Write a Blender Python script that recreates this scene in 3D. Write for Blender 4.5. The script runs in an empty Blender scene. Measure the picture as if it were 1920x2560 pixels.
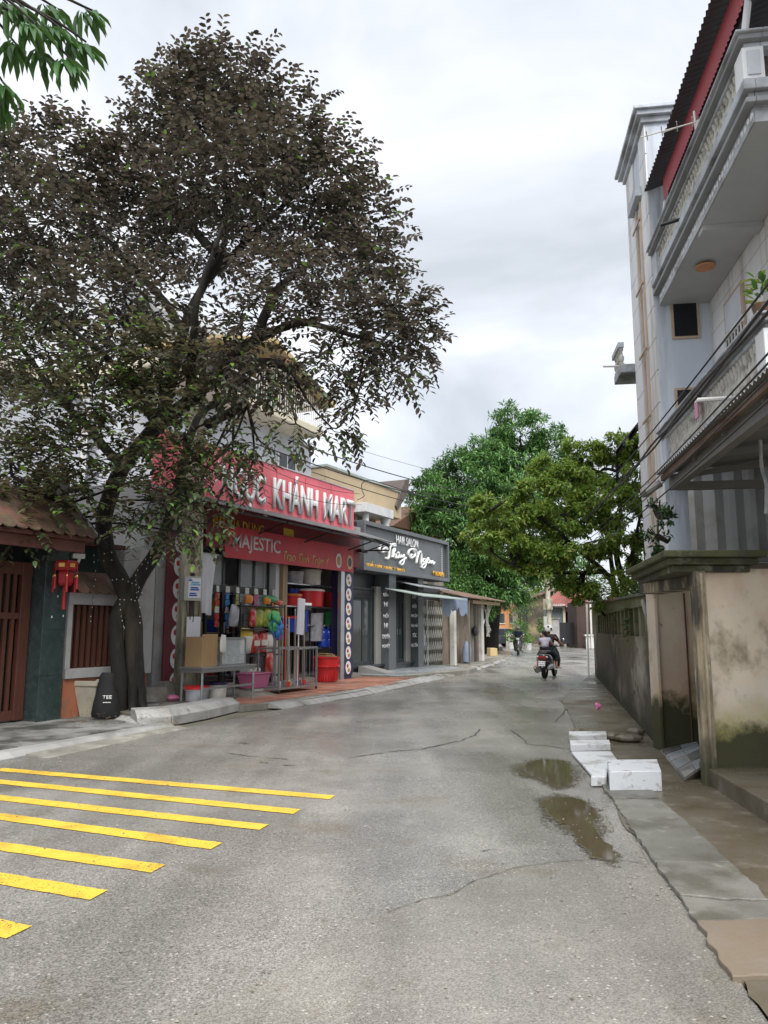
import bpy, bmesh, math, random
import numpy as np
from mathutils import Vector, Matrix, noise as mnoise
random.seed(7); np.random.seed(7)
R = math.radians
S = bpy.context.scene
COL = S.collection
# ------------------------------------------------------------------ camera
FPX = 1920.0; PITCH = math.atan(292 / FPX); CAMZ = 1.5
cam_d = bpy.data.cameras.new('Camera'); cam = bpy.data.objects.new('Camera', cam_d); COL.objects.link(cam)
cam_d.sensor_fit = 'HORIZONTAL'; cam_d.sensor_width = 36; cam_d.lens = 36; cam_d.clip_start = .05; cam_d.clip_end = 2000
cam.location = (0, 0, CAMZ); cam.rotation_euler = (R(90) + PITCH, 0, 0); S.camera = cam
S.render.resolution_x = 768; S.render.resolution_y = 1024
# ------------------------------------------------------------------ sky, sun, exposure
SUN_EL, SUN_AZ = R(54), R(171)
w = bpy.data.worlds.new('World'); S.world = w; w.use_nodes = True
nt = w.node_tree; nt.nodes.clear(); N = nt.nodes.new; Lk = nt.links.new
wo = N('ShaderNodeOutputWorld'); sky = N('ShaderNodeTexSky'); sky.sky_type = 'NISHITA'; sky.sun_disc = False
sky.sun_elevation = SUN_EL; sky.sun_rotation = SUN_AZ
b1 = N('ShaderNodeBackground'); b1.inputs[1].default_value = .1; Lk(sky.outputs[0], b1.inputs[0])
tc = N('ShaderNodeTexCoord'); sx = N('ShaderNodeSeparateXYZ'); Lk(tc.outputs['Generated'], sx.inputs[0])
ad = N('ShaderNodeMath'); ad.operation = 'ADD'; ad.inputs[1].default_value = .35; Lk(sx.outputs[2], ad.inputs[0])
vm = N('ShaderNodeVectorMath'); vm.operation = 'DIVIDE'; Lk(tc.outputs['Generated'], vm.inputs[0])
cb = N('ShaderNodeCombineXYZ'); [Lk(ad.outputs[0], cb.inputs[i]) for i in range(3)]; Lk(cb.outputs[0], vm.inputs[1])
n1 = N('ShaderNodeTexNoise'); n1.inputs['Scale'].default_value = 1.7; n1.inputs['Detail'].default_value = 7; n1.inputs['Roughness'].default_value = .52; n1.inputs['Distortion'].default_value = .35
mp = N('ShaderNodeMapping'); mp.inputs['Location'].default_value = (3.1, 1.7, .4); mp.inputs['Scale'].default_value = (1, 1, 1.5)
Lk(vm.outputs[0], mp.inputs[0]); Lk(mp.outputs[0], n1.inputs['Vector'])
cr = N('ShaderNodeValToRGB'); e = cr.color_ramp.elements
e[0].position = .36; e[0].color = (.56, .595, .64, 1); e[1].position = .64; e[1].color = (1.04, 1.05, 1.08, 1)
m_ = cr.color_ramp.elements.new(.5); m_.color = (.76, .79, .85, 1)
Lk(n1.outputs[0], cr.inputs[0])
b2 = N('ShaderNodeBackground'); b2.inputs[1].default_value = .42; Lk(cr.outputs[0], b2.inputs[0])
mx = N('ShaderNodeMixShader'); mx.inputs[0].default_value = .93; Lk(b1.outputs[0], mx.inputs[1]); Lk(b2.outputs[0], mx.inputs[2]); Lk(mx.outputs[0], wo.inputs[0])
sd = bpy.data.lights.new('Sun', 'SUN'); sd.energy = 1.5; sd.angle = R(45); sd.color = (1, .97, .93)
so = bpy.data.objects.new('Sun', sd); COL.objects.link(so); so.rotation_euler = (R(90) - SUN_EL, 0, math.pi - SUN_AZ)
S.view_settings.view_transform = 'Standard'; S.view_settings.look = 'None'; S.view_settings.gamma = 1
S.view_settings.exposure = 1.58; S.view_settings.use_curve_mapping = False
S.render.engine = 'CYCLES'; S.cycles.max_bounces = 6; S.cycles.transparent_max_bounces = 8
# ------------------------------------------------------------------ pixel -> place
_c, _s = math.cos(PITCH), math.sin(PITCH)
def ray(px, py):
    y = (1280 - py) / FPX
    return Vector(((px - 960) / FPX, _c - y * _s, _s + y * _c))
def G(px, py, z=0.):                       # point on the level ground (or a level at height z) under a pixel
    r = ray(px, py); t = (z - CAMZ) / r.z
    return Vector((r.x * t, r.y * t, z))
def D(px, py, d):                          # point at distance d in front of the camera
    r = ray(px, py); t = d / r.y
    return Vector((r.x * t, d, CAMZ + r.z * t))
class Fr:                                  # vertical street-line: x = along, y = to the left of it, z = up
    def __init__(s, o, deg):
        a = R(deg); s.o = Vector((o[0], o[1], 0)); s.d = Vector((math.sin(a), math.cos(a), 0)); s.n = Vector((-math.cos(a), math.sin(a), 0)); s.rz = math.pi / 2 - a
    def pt(s, u, y=0, z=0): return s.o + s.d * u + s.n * y + Vector((0, 0, z))
    def uz(s, px, py, off=0):
        r = ray(px, py); o = s.o + s.n * off
        t = (o.x * s.d.y - s.d.x * o.y) / (r.x * s.d.y - s.d.x * r.y)
        return ((r.x * t - o.x) * s.d.x + (r.y * t - o.y) * s.d.y, CAMZ + r.z * t)
    def u(s, px, off=0, py=1572): return s.uz(px, py, off)[0]
    def z(s, px, py, off=0): return s.uz(px, py, off)[1]
# ------------------------------------------------------------------ materials
def rgb(h): 
    h = h.lstrip('#'); v = [int(h[i:i + 2], 16) / 255 for i in (0, 2, 4)]
    return tuple(((x + .055) / 1.055) ** 2.4 if x > .04045 else x / 12.92 for x in v)
MATS = {}
def mat(name, col, rough=.7, var=.15, vs=1.5, bump=.12, bs=45, metal=0, spec=.5, rand=0, coat=0, dirt=None, ds=.8, dt=.5, dw=.12, stretch=None, alpha=None, trans=0, rvar=0, under=None, isl=0, local=False, ior=None):
    if isinstance(col, str): col = rgb(col)
    m = bpy.data.materials.new(name); m.use_nodes = True; MATS[name] = m
    t = m.node_tree; N = t.nodes.new; L = t.links.new; p = t.nodes['Principled BSDF']
    p.inputs['Roughness'].default_value = rough; p.inputs['Metallic'].default_value = metal; p.inputs['Specular IOR Level'].default_value = spec
    if coat: p.inputs['Coat Weight'].default_value = coat; p.inputs['Coat Roughness'].default_value = .08
    if trans: p.inputs['Transmission Weight'].default_value = trans
    if alpha is not None: p.inputs['Alpha'].default_value = alpha
    if local: pos = N('ShaderNodeTexCoord').outputs['Object']
    else: pos = N('ShaderNodeNewGeometry').outputs['Position']
    vec = pos
    if stretch:
        mm = N('ShaderNodeMapping'); mm.inputs['Scale'].default_value = stretch; L(pos, mm.inputs[0]); vec = mm.outputs[0]
    def noi(sc, v, det=5, ro=.55):
        n = N('ShaderNodeTexNoise'); n.inputs['Scale'].default_value = sc; n.inputs['Detail'].default_value = det; n.inputs['Roughness'].default_value = ro; L(v, n.inputs['Vector']); return n.outputs[0]
    def mix(f, a, b, mode='MIX'):
        x = N('ShaderNodeMix'); x.data_type = 'RGBA'; x.blend_type = mode
        for i, q in ((0, f), (6, a), (7, b)):
            if hasattr(q, 'is_linked'): L(q, x.inputs[i])
            elif i == 0: x.inputs[0].default_value = q
            else: x.inputs[i].default_value = (*q, 1) if len(q) == 3 else q
        return x.outputs[2]
    def rng(v, a, b, c=0, d=1):
        r = N('ShaderNodeMapRange'); r.inputs[1].default_value = a; r.inputs[2].default_value = b; r.inputs[3].default_value = c; r.inputs[4].default_value = d; L(v, r.inputs[0]); return r.outputs[0]
    lo = tuple(c * (1 - var) for c in col); hi = tuple(min(1, c * (1 + var)) for c in col)
    f = noi(vs, vec)
    c = mix(rng(f, .3, .7), lo, hi)
    if dirt is not None:
        for k, (dc, dsc, dth) in enumerate(dirt if isinstance(dirt, list) else [(dirt, ds, dt)]):
            if isinstance(dc, str): dc = rgb(dc)
            c = mix(rng(noi(dsc, vec, 6, .62), dth - dw, dth + dw), c, dc)
    if rand:
        oi = N('ShaderNodeObjectInfo'); c = mix(1.0, c, (1, 1, 1), 'MULTIPLY') if False else c
        hs = N('ShaderNodeHueSaturation'); L(c, hs.inputs['Color']); L(rng(oi.outputs['Random'], 0, 1, 1 - rand, 1 + rand), hs.inputs['Value']); c = hs.outputs[0]
    if isl:
        g = N('ShaderNodeNewGeometry'); hs = N('ShaderNodeHueSaturation'); L(c, hs.inputs['Color']); L(rng(g.outputs['Random Per Island'], 0, 1, 1 - isl, 1 + isl), hs.inputs['Value']); c = hs.outputs[0]
        if under is not None:
            c = mix(g.outputs['Backfacing'], c, mix(g.outputs['Random Per Island'], under, tuple(x * .55 for x in under)))
    L(c, p.inputs['Base Color'])
    if rvar: L(rng(noi(vs * .7, vec), .35, .65, max(.02, rough - rvar), min(1, rough + rvar)), p.inputs['Roughness'])
    if bump:
        b = N('ShaderNodeBump'); b.inputs['Strength'].default_value = bump; b.inputs['Distance'].default_value = .02; L(noi(bs, vec, 4), b.inputs['Height']); L(b.outputs[0], p.inputs['Normal'])
    m['_h'] = 1
    return m
def leafmat(name, col, under, young=None, ymin=.95, rough=.35, transl=.25, isl=.45, spec=.5):
    m = bpy.data.materials.new(name); m.use_nodes = True; MATS[name] = m
    t = m.node_tree; N = t.nodes.new; L = t.links.new; p = t.nodes['Principled BSDF']; out = t.nodes['Material Output']
    g = N('ShaderNodeNewGeometry'); ri = g.outputs['Random Per Island']
    def rng(v, a, b, c, d):
        r = N('ShaderNodeMapRange'); r.inputs[1].default_value = a; r.inputs[2].default_value = b; r.inputs[3].default_value = c; r.inputs[4].default_value = d; L(v, r.inputs[0]); return r.outputs[0]
    def mx(f, a, b):
        x = N('ShaderNodeMix'); x.data_type = 'RGBA'
        L(f, x.inputs[0])
        for i, q in ((6, a), (7, b)):
            if hasattr(q, 'is_linked'): L(q, x.inputs[i])
            else: x.inputs[i].default_value = (*q, 1)
        return x.outputs[2]
    c = mx(g.outputs['Backfacing'], col, under)
    hs = N('ShaderNodeHueSaturation'); L(c, hs.inputs['Color'])
    wn = N('ShaderNodeTexWhiteNoise'); wn.noise_dimensions = '1D'; L(ri, wn.inputs['W'])
    L(rng(wn.outputs[0], 0, 1, 1 - isl, 1 + isl), hs.inputs['Value']); sat = rng(wn.outputs[1], 0, 1, .7, 1.1) if False else None
    c = hs.outputs[0]
    if young: c = mx(rng(ri, ymin, ymin + .004, 0, 1), c, young)
    L(c, p.inputs['Base Color']); p.inputs['Roughness'].default_value = rough; p.inputs['Specular IOR Level'].default_value = spec
    tr = N('ShaderNodeBsdfTranslucent'); L(c, tr.inputs[0]); ms = N('ShaderNodeMixShader'); ms.inputs[0].default_value = transl
    L(p.outputs[0], ms.inputs[1]); L(tr.outputs[0], ms.inputs[2]); L(ms.outputs[0], out.inputs[0])
    return m
# ------------------------------------------------------------------ mesh builder
class MB:
    def __init__(s): s.v = []; s.f = []
    def _a(s, vs, fs):
        k = len(s.v); s.v += [tuple(v) for v in vs]; s.f += [tuple(i + k for i in f) for f in fs]; return s
    def box(s, x0, x1, y0, y1, z0, z1):
        return s._a([(x0, y0, z0), (x1, y0, z0), (x1, y1, z0), (x0, y1, z0), (x0, y0, z1), (x1, y0, z1), (x1, y1, z1), (x0, y1, z1)],
                    [(0, 3, 2, 1), (4, 5, 6, 7), (0, 1, 5, 4), (1, 2, 6, 5), (2, 3, 7, 6), (3, 0, 4, 7)])
    def hexa(s, b, t):                     # any 4 bottom + 4 top corners
        return s._a(list(b) + list(t), [(0, 3, 2, 1), (4, 5, 6, 7), (0, 1, 5, 4), (1, 2, 6, 5), (2, 3, 7, 6), (3, 0, 4, 7)])
    def prism(s, poly, a, b, ax='z'):      # polygon extruded along an axis
        n = len(poly)
        def P(p, h): return {'z': (p[0], p[1], h), 'y': (p[0], h, p[1]), 'x': (h, p[0], p[1])}[ax]
        return s._a([P(p, a) for p in poly] + [P(p, b) for p in poly], [tuple(range(n))[::-1], tuple(range(n, 2 * n))] + [(i, (i + 1) % n, n + (i + 1) % n, n + i) for i in range(n)])
    def tube(s, path, r, n=8, cap=True):
        path = [Vector(p) for p in path]; m = len(path); rs = r if isinstance(r, (list, tuple)) else [r] * m
        vs = []; ref = None
        for i, p in enumerate(path):
            t = (path[min(i + 1, m - 1)] - path[max(i - 1, 0)]).normalized()
            if ref is None:
                ref = Vector((0, 0, 1)) if abs(t.z) < .9 else Vector((1, 0, 0))
            a = t.cross(ref); a.normalize(); b = a.cross(t); ref = b.copy()
            for k in range(n):
                an = 2 * math.pi * k / n; vs.append(p + (a * math.cos(an) + b * math.sin(an)) * rs[i])
        fs = [(i * n + k, i * n + (k + 1) % n, (i + 1) * n + (k + 1) % n, (i + 1) * n + k) for i in range(m - 1) for k in range(n)]
        if cap: fs += [tuple(range(n))[::-1], tuple(range((m - 1) * n, m * n))]
        return s._a(vs, fs)
    def lathe(s, prof, n=16, c=(0, 0, 0), sx=1, sy=1):
        m = len(prof); vs = [(c[0] + r * sx * math.cos(2 * math.pi * k / n), c[1] + r * sy * math.sin(2 * math.pi * k / n), c[2] + z) for r, z in prof for k in range(n)]
        fs = [(i * n + k, i * n + (k + 1) % n, (i + 1) * n + (k + 1) % n, (i + 1) * n + k) for i in range(m - 1) for k in range(n)]
        fs += [tuple(range(n))[::-1], tuple(range((m - 1) * n, m * n))]
        return s._a(vs, fs)
    def loft(s, secs, n=16, e=2.4, axis='x'):   # sections (x, y, z, half width y, half height z)
        vs = []
        for (x, y, z, hw, hh) in secs:
            for k in range(n):
                an = 2 * math.pi * k / n; ca, sa = math.cos(an), math.sin(an)
                q = (hw * math.copysign(abs(ca) ** (2 / e), ca), hh * math.copysign(abs(sa) ** (2 / e), sa))
                vs.append((x, y + q[0], z + q[1]) if axis == 'x' else (x + q[0], y + q[1], z))
        m = len(secs); fs = [(i * n + k, (i + 1) * n + k, (i + 1) * n + (k + 1) % n, i * n + (k + 1) % n) for i in range(m - 1) for k in range(n)]
        fs += [tuple(range(n)), tuple(range((m - 1) * n, m * n))[::-1]]
        return s._a(vs, fs)
    def ell(s, c, rx, ry, rz, n=12, m=8):
        return s.lathe([(max(.001, math.sin(math.pi * i / m)), -math.cos(math.pi * i / m) * rz) for i in range(m + 1)], n, c, rx, ry)
    def corr(s, p0, p1, q0, pitch=.076, amp=.012, th=.0015):  # corrugated sheet: ridges run p0->q0, waves along p0->p1
        p0, p1, q0 = Vector(p0), Vector(p1), Vector(q0); L = (p1 - p0).length; n = max(4, int(L / pitch * 4)); e = (p1 - p0) / L; g = q0 - p0; nn = e.cross(g).normalized()
        vs = []
        for i in range(n + 1):
            u = L * i / n; o = nn * (amp * math.sin(2 * math.pi * u / pitch))
            vs += [p0 + e * u + o, p0 + e * u + o + g]
        vs += [Vector(v) + nn * th for v in vs]
        h = 2 * (n + 1); fs = []
        for i in range(n):
            a = 2 * i; fs += [(a, a + 2, a + 3, a + 1), (h + a, h + a + 1, h + a + 3, h + a + 2), (a, h + a, h + a + 2, a + 2), (a + 1, a + 3, h + a + 3, h + a + 1)]
        fs += [(0, 1, h + 1, h), (2 * n, h + 2 * n, h + 2 * n + 1, 2 * n + 1)]
        return s._a(vs, fs)
    def strap(s, path, wv, hv):            # ribbon with rectangular section given by two vectors
        wv, hv = Vector(wv) * .5, Vector(hv) * .5; vs = []
        for p in path:
            p = Vector(p); vs += [p - wv - hv, p + wv - hv, p + wv + hv, p - wv + hv]
        m = len(path); fs = [(i * 4 + k, i * 4 + (k + 1) % 4, (i + 1) * 4 + (k + 1) % 4, (i + 1) * 4 + k) for i in range(m - 1) for k in range(4)]
        fs += [(3, 2, 1, 0), tuple((m - 1) * 4 + k for k in range(4))]
        return s._a(vs, fs)
    def mesh(s, name, m=None, smooth=False, fix=True):
        me = bpy.data.meshes.new(name); me.from_pydata(s.v, [], s.f)
        if fix:
            bm = bmesh.new(); bm.from_mesh(me); bmesh.ops.recalc_face_normals(bm, faces=bm.faces); bm.to_mesh(me); bm.free()
        if smooth:
            for p in me.polygons: p.use_smooth = True
            me.set_sharp_from_angle(angle=R(50))
        if m: me.materials.append(MATS[m] if isinstance(m, str) else m)
        return me
    def build(s, name, m, parent=None, loc=(0, 0, 0), rot=(0, 0, 0), smooth=False, bevel=0, fix=True):
        return ob(name, s.mesh(name, m, smooth, fix), parent, loc, rot, bevel)
def ob(name, me, parent=None, loc=(0, 0, 0), rot=(0, 0, 0), bevel=0, scale=None):
    o = bpy.data.objects.new(name, me); COL.objects.link(o); o.location = loc; o.rotation_euler = rot
    if scale is not None: o.scale = scale
    if parent: o.parent = parent
    if bevel:
        b = o.modifiers.new('bevel', 'BEVEL'); b.width = bevel; b.segments = 2; b.limit_method = 'ANGLE'; b.angle_limit = R(40)
    return o
def tag(o, label=None, cat=None, group=None, kind=None):
    if label: o['label'] = label
    if cat: o['category'] = cat
    if group: o['group'] = group
    if kind: o['kind'] = kind
    return o
def thing(name, label, cat, loc=(0, 0, 0), rz=0, group=None):
    o = bpy.data.objects.new(name, None); COL.objects.link(o); o.location = loc; o.rotation_euler = (0, 0, rz); o.empty_display_size = .2
    return tag(o, label, cat, group)
def struct(name, mb, m, **k): return tag(mb.build(name, m, **k), kind='structure')
def tree_copy(o, parent=None):
    c = o.copy(); COL.objects.link(c); c.parent = parent
    for ch in o.children: tree_copy(ch, c)
    return c
def box(name, m, parent, x0, x1, y0, y1, z0, z1, bevel=0): 
    return MB().box(x0, x1, y0, y1, z0, z1).build(name, m, parent, bevel=bevel)
_TX = {}
def textmesh(body, w, h, ext=.01, shear=0, off=0., sp=1.):
    c = bpy.data.curves.new('t', 'FONT'); c.body = body; c.extrude = 0; c.shear = shear; c.offset = off; c.space_character = sp; c.resolution_u = 3
    o = bpy.data.objects.new('t', c); COL.objects.link(o); dg = bpy.context.evaluated_depsgraph_get(); dg.update()
    me = bpy.data.meshes.new_from_object(o.evaluated_get(dg)); bpy.data.objects.remove(o); bpy.data.curves.remove(c)
    bm = bmesh.new(); bm.from_mesh(me); bmesh.ops.remove_doubles(bm, verts=bm.verts, dist=1e-5)
    xs = [v.co.x for v in bm.verts]; ys = [v.co.y for v in bm.verts]; x0, x1, y0, y1 = min(xs), max(xs), min(ys), max(ys)
    for v in bm.verts: v.co = ((v.co.x - (x0 + x1) / 2) * w / (x1 - x0), (v.co.y - (y0 + y1) / 2) * h / (y1 - y0), 0)
    g = bmesh.ops.extrude_face_region(bm, geom=list(bm.faces)); vs = [q for q in g['geom'] if isinstance(q, bmesh.types.BMVert)]
    bmesh.ops.translate(bm, verts=vs, vec=(0, 0, ext)); bmesh.ops.recalc_face_normals(bm, faces=bm.faces)
    bm.to_mesh(me); bm.free(); me.name = 'lettering'; return me
def text(body, m, parent, loc, w, h, ext=.01, shear=0, off=0., rot=(R(90), 0, 0), name='lettering'):
    me = textmesh(body, w, h, ext, shear, off); me.materials.append(MATS[m]); return ob(name, me, parent, loc, rot)
def smooth_path(pts, k=4):
    P = [Vector(p) for p in pts]; out = []
    for i in range(len(P) - 1):
        a, b, c, d = P[max(i - 1, 0)], P[i], P[i + 1], P[min(i + 2, len(P) - 1)]
        for j in range(k):
            t = j / k; out.append(.5 * ((2 * b) + (c - a) * t + (2 * a - 5 * b + 4 * c - d) * t * t + (3 * b - a - 3 * c + d) * t ** 3))
    out.append(P[-1]); return out
def sheet(poly, z=None):                   # flat irregular sheet from ground points
    m = MB(); m._a([(p[0], p[1], z if z is not None else p[2]) for p in poly], [tuple(range(len(poly)))]); return m
def wob(pts, k=6, amp=.02, closed=True):   # roughen an outline
    out = []; n = len(pts)
    for i in range(n if closed else n - 1):
        a, b = Vector(pts[i]), Vector(pts[(i + 1) % n])
        for j in range(k):
            p = a.lerp(b, j / k); q = mnoise.noise_vector(p * 9) * amp; out.append(Vector((p.x + q.x, p.y + q.y, p.z)))
    if not closed: out.append(Vector(pts[-1]))
    return out
# ------------------------------------------------------------------ palette
mat('dirt', (.2, .18, .14), .9, .3, .4, .4, 12, dirt=(.09, .085, .06), ds=.3)
mat('concrete', (.235, .222, .19), .75, .2, 2, .25, 40, dirt=[((.13, .125, .1), 1.3, .56), ((.4, .37, .32), 3, .62)], rvar=.2)
mat('concrete_wet', (.17, .152, .118), .4, .22, 1.6, .22, 38, dirt=[((.095, .075, .045), .8, .5), ((.24, .22, .18), 4, .66)], rvar=.22)
mat('slab_wet', (.175, .17, .148), .45, .2, 1.6, .3, 60, rand=.14, dirt=[((.1, .095, .075), 1.5, .55), ((.28, .27, .24), 5, .66), ((.08, .08, .07), 40, .68)], dw=.07, rvar=.2)
mat('concrete_brown', (.2, .175, .145), .6, .16, 2, .2, 38, dirt=(.2, .15, .1), ds=1.2, rvar=.2)
mat('kerbstone', (.34, .34, .325), .6, .14, 3, .2, 55, rand=.12, dirt=(.2, .19, .17), ds=2.2, dt=.6)
mat('paver', (.215, .215, .205), .55, .15, 3, .2, 55, rand=.2, dirt=(.07, .07, .062), ds=1.1, dt=.52, dw=.07, rvar=.25)
mat('red_tile', (.43, .2, .135), .5, .15, 3, .15, 45, rand=.12, dirt=[((.17, .08, .055), .9, .57), ((.5, .33, .25), 2.5, .68)], rvar=.2)
mat('terrace_tile', (.33, .36, .38), .28, .08, 2, .03, 30, rand=.06, rvar=.1, dirt=(.42, .42, .4), ds=1.2, dt=.65)
mat('yellow_paint', (.80, .51, .055), .6, .1, 5, .35, 120, dirt=[((.58, .37, .045), 2.2, .58), ((.42, .29, .07), 26, .66), ((.2, .17, .12), 70, .69)], dw=.05)
mat('puddle', (.09, .072, .045), .05, .15, 2, .0, 10)
mat('crack', (.06, .056, .05), .9, .2, 8, 0)
mat('white_slab', (.62, .64, .66), .5, .08, 3, .12, 60, dirt=[((.4, .4, .39), 3, .57), ((.22, .2, .16), 8, .66), ((.15, .13, .1), 30, .7)], dw=.05)
mat('peel', (.33, .32, .3), .6, .12, 4, .2, 60, dirt=(.2, .19, .17), ds=4)
def damp(name, col, thr):
    m = mat(name, col, .18, .2, 3, .15, 60); t = m.node_tree; N = t.nodes.new; L = t.links.new
    n = N('ShaderNodeTexNoise'); n.inputs['Scale'].default_value = 55; n.inputs['Detail'].default_value = 5; L(N('ShaderNodeNewGeometry').outputs['Position'], n.inputs['Vector'])
    r = N('ShaderNodeMapRange'); r.inputs[1].default_value = thr - .06; r.inputs[2].default_value = thr + .06; L(n.outputs[0], r.inputs[0]); L(r.outputs[0], t.nodes['Principled BSDF'].inputs['Alpha'])
damp('damp0', (.11, .09, .06), .42); damp('damp1', (.11, .095, .07), .5); damp('damp2', (.12, .105, .08), .57)
def worn(m, sc, thr):                       # paint rubbed through to the grain
    t = m.node_tree; N = t.nodes.new; L = t.links.new; g = N('ShaderNodeNewGeometry').outputs['Position']
    a = N('ShaderNodeTexNoise'); a.inputs['Scale'].default_value = sc; a.inputs['Detail'].default_value = 3; L(g, a.inputs['Vector']); b = N('ShaderNodeTexNoise'); b.inputs['Scale'].default_value = 1.7; L(g, b.inputs['Vector'])
    m2 = N('ShaderNodeMath'); m2.operation = 'MULTIPLY_ADD'; L(b.outputs[0], m2.inputs[0]); m2.inputs[1].default_value = -.35; L(a.outputs[0], m2.inputs[2])
    r = N('ShaderNodeMapRange'); r.inputs[1].default_value = thr; r.inputs[2].default_value = thr + .06; L(m2.outputs[0], r.inputs[0]); L(r.outputs[0], t.nodes['Principled BSDF'].inputs['Alpha'])
worn(MATS['yellow_paint'], 85, .14)
def asphalt(name, base, fine, speck, wet):
    m = mat(name, base, .5, .13, .35, 0, 1, dirt=[(tuple(c * .62 for c in base), .3, .57), (tuple(min(1, c * 1.28) for c in base), .5, .6), ((base[0] * .6, base[1] * .52, base[2] * .4), 1.1, .66)], dw=.1)
    t = m.node_tree; N = t.nodes.new; L = t.links.new; p = t.nodes['Principled BSDF']; base_in = p.inputs['Base Color'].links[0].from_socket
    pos = N('ShaderNodeNewGeometry').outputs['Position']
    v = N('ShaderNodeTexVoronoi'); v.inputs['Scale'].default_value = fine; L(pos, v.inputs['Vector'])
    v2 = N('ShaderNodeTexVoronoi'); v2.inputs['Scale'].default_value = 42; L(pos, v2.inputs['Vector'])
    def rng(s, a, b, c, d):
        r = N('ShaderNodeMapRange'); r.inputs[1].default_value = a; r.inputs[2].default_value = b; r.inputs[3].default_value = c; r.inputs[4].default_value = d; L(s, r.inputs[0]); return r.outputs[0]
    hs = N('ShaderNodeHueSaturation'); L(base_in, hs.inputs['Color'])
    sp = N('ShaderNodeSeparateColor'); L(v.outputs['Color'], sp.inputs[0]); L(rng(sp.outputs[0], 0, 1, 1 - speck, 1 + speck), hs.inputs['Value'])
    sp2 = N('ShaderNodeSeparateColor'); L(v2.outputs['Color'], sp2.inputs[0])
    mu = N('ShaderNodeMath'); mu.operation = 'MULTIPLY'; L(rng(sp2.outputs[1], .86, .9, 0, 1), mu.inputs[0]); L(rng(v2.outputs['Distance'], .22, .34, .75, 0), mu.inputs[1])
    x = N('ShaderNodeMix'); x.data_type = 'RGBA'; L(mu.outputs[0], x.inputs[0]); L(hs.outputs[0], x.inputs[6]); x.inputs[7].default_value = (.5, .48, .43, 1); L(x.outputs[2], p.inputs['Base Color'])
    nz = N('ShaderNodeTexNoise'); nz.inputs['Scale'].default_value = .55; nz.inputs['Detail'].default_value = 6; L(pos, nz.inputs['Vector'])
    mp2 = N('ShaderNodeMapping'); mp2.inputs['Rotation'].default_value = (0, 0, R(20)); mp2.inputs['Scale'].default_value = (1.3, .14, 1); L(pos, mp2.inputs[0])
    tk = N('ShaderNodeTexNoise'); tk.inputs['Scale'].default_value = 1.0; tk.inputs['Detail'].default_value = 5; L(mp2.outputs[0], tk.inputs['Vector'])
    h2 = N('ShaderNodeHueSaturation'); L(x.outputs[2], h2.inputs['Color']); L(rng(tk.outputs[0], .35, .65, .8, 1.15), h2.inputs['Value']); L(h2.outputs[0], p.inputs['Base Color'])
    am = N('ShaderNodeMath'); am.operation = 'MULTIPLY_ADD'; L(tk.outputs[0], am.inputs[0]); am.inputs[1].default_value = .5; L(nz.outputs[0], am.inputs[2])
    L(rng(am.outputs[0], .6, .92, wet, .46), p.inputs['Roughness'])
    bp = N('ShaderNodeBump'); bp.inputs['Strength'].default_value = .24; bp.inputs['Distance'].default_value = .006; L(v.outputs['Distance'], bp.inputs['Height'])
    b3 = N('ShaderNodeBump'); b3.inputs['Strength'].default_value = .35; b3.inputs['Distance'].default_value = .05; L(nz.outputs[0], b3.inputs['Height']); L(bp.outputs[0], b3.inputs['Normal']); L(b3.outputs[0], p.inputs['Normal'])
asphalt('asphalt', (.235, .225, .203), 120, .42, .13)
asphalt('asphalt_fine', (.248, .234, .206), 150, .34, .13)
# ------------------------------------------------------------------ ground and road
gm = MB(); gm._a([(-600, -60, -.03), (600, -60, -.03), (600, 900, -.03), (-600, 900, -.03)], [(0, 1, 2, 3)]); struct('ground', gm, 'dirt')
KL = [(-6.4, 3.6), (-5.3, 6.6), (-4.37, 9.08), (-3.29, 11.65), (-2.48, 13.44), (-1.84, 15.11), (-.53, 17.6), (.87, 21.3), (3.09, 27.5), (4.6, 32.6), (6.2, 39), (7.2, 43.6), (8.2, 50), (8.6, 60), (8.5, 80), (8, 120)]
KR = [(1.1, -3), (1.35, 1.5), (1.48, 3.21), (1.63, 4.28), (1.87, 6.27), (2.41, 9.21), (3.36, 14.4), (3.75, 16.8), (5.0, 20.5), (6.6, 25.2), (9.2, 32), (12.2, 42), (15.2, 56), (16.5, 80), (17, 120)]
road = struct('road', sheet([(-8, -3)] + KL + KR[::-1], 0.), 'asphalt')
def zm(ox, oy, sc): return lambda x, y: G(ox + x * sc, oy + y * sc)
q6 = zm(960, 1650, .5786); q5 = zm(0, 1650, .5786)
edge = [q6(*p) for p in [(0, 1095), (60, 1080), (170, 1040), (300, 1010), (400, 955), (560, 905), (700, 880), (820, 870), (1000, 865), (1150, 890)]]
pl = wob([Vector((-1.6, 2.6, 0)), Vector((-.7, 3.35, 0))] + edge, 8, .035, False) + [Vector((1.84, 6.0, 0)), Vector((1.6, 4.2, 0)), Vector((1.45, 3.1, 0)), Vector((1.3, 1, 0)), Vector((1.1, -2.8, 0)), Vector((-1.8, -2.8, 0))]
tag(sheet(pl, .004).build('asphalt_patch', 'asphalt_fine', road))
def ribbon(name, pts, wd, m, parent, z=.0065, amp=.03, k=7):
    P = wob([Vector((p.x, p.y, 0)) for p in pts], k, amp, False); vs = []; n = len(P)
    for i, p in enumerate(P):
        t = (P[min(i + 1, n - 1)] - P[max(i - 1, 0)]).normalized(); nr = Vector((-t.y, t.x, 0)); h = wd * .5 * (.35 + 1.1 * random.random()) * (.3 if i in (0, n - 1) else 1) / 2
        vs += [p + nr * h + Vector((0, 0, z)), p - nr * h + Vector((0, 0, z))]
    mb = MB(); mb._a(vs, [(2 * i, 2 * i + 1, 2 * i + 3, 2 * i + 2) for i in range(n - 1)]); return mb.build(name, m, parent)
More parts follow.
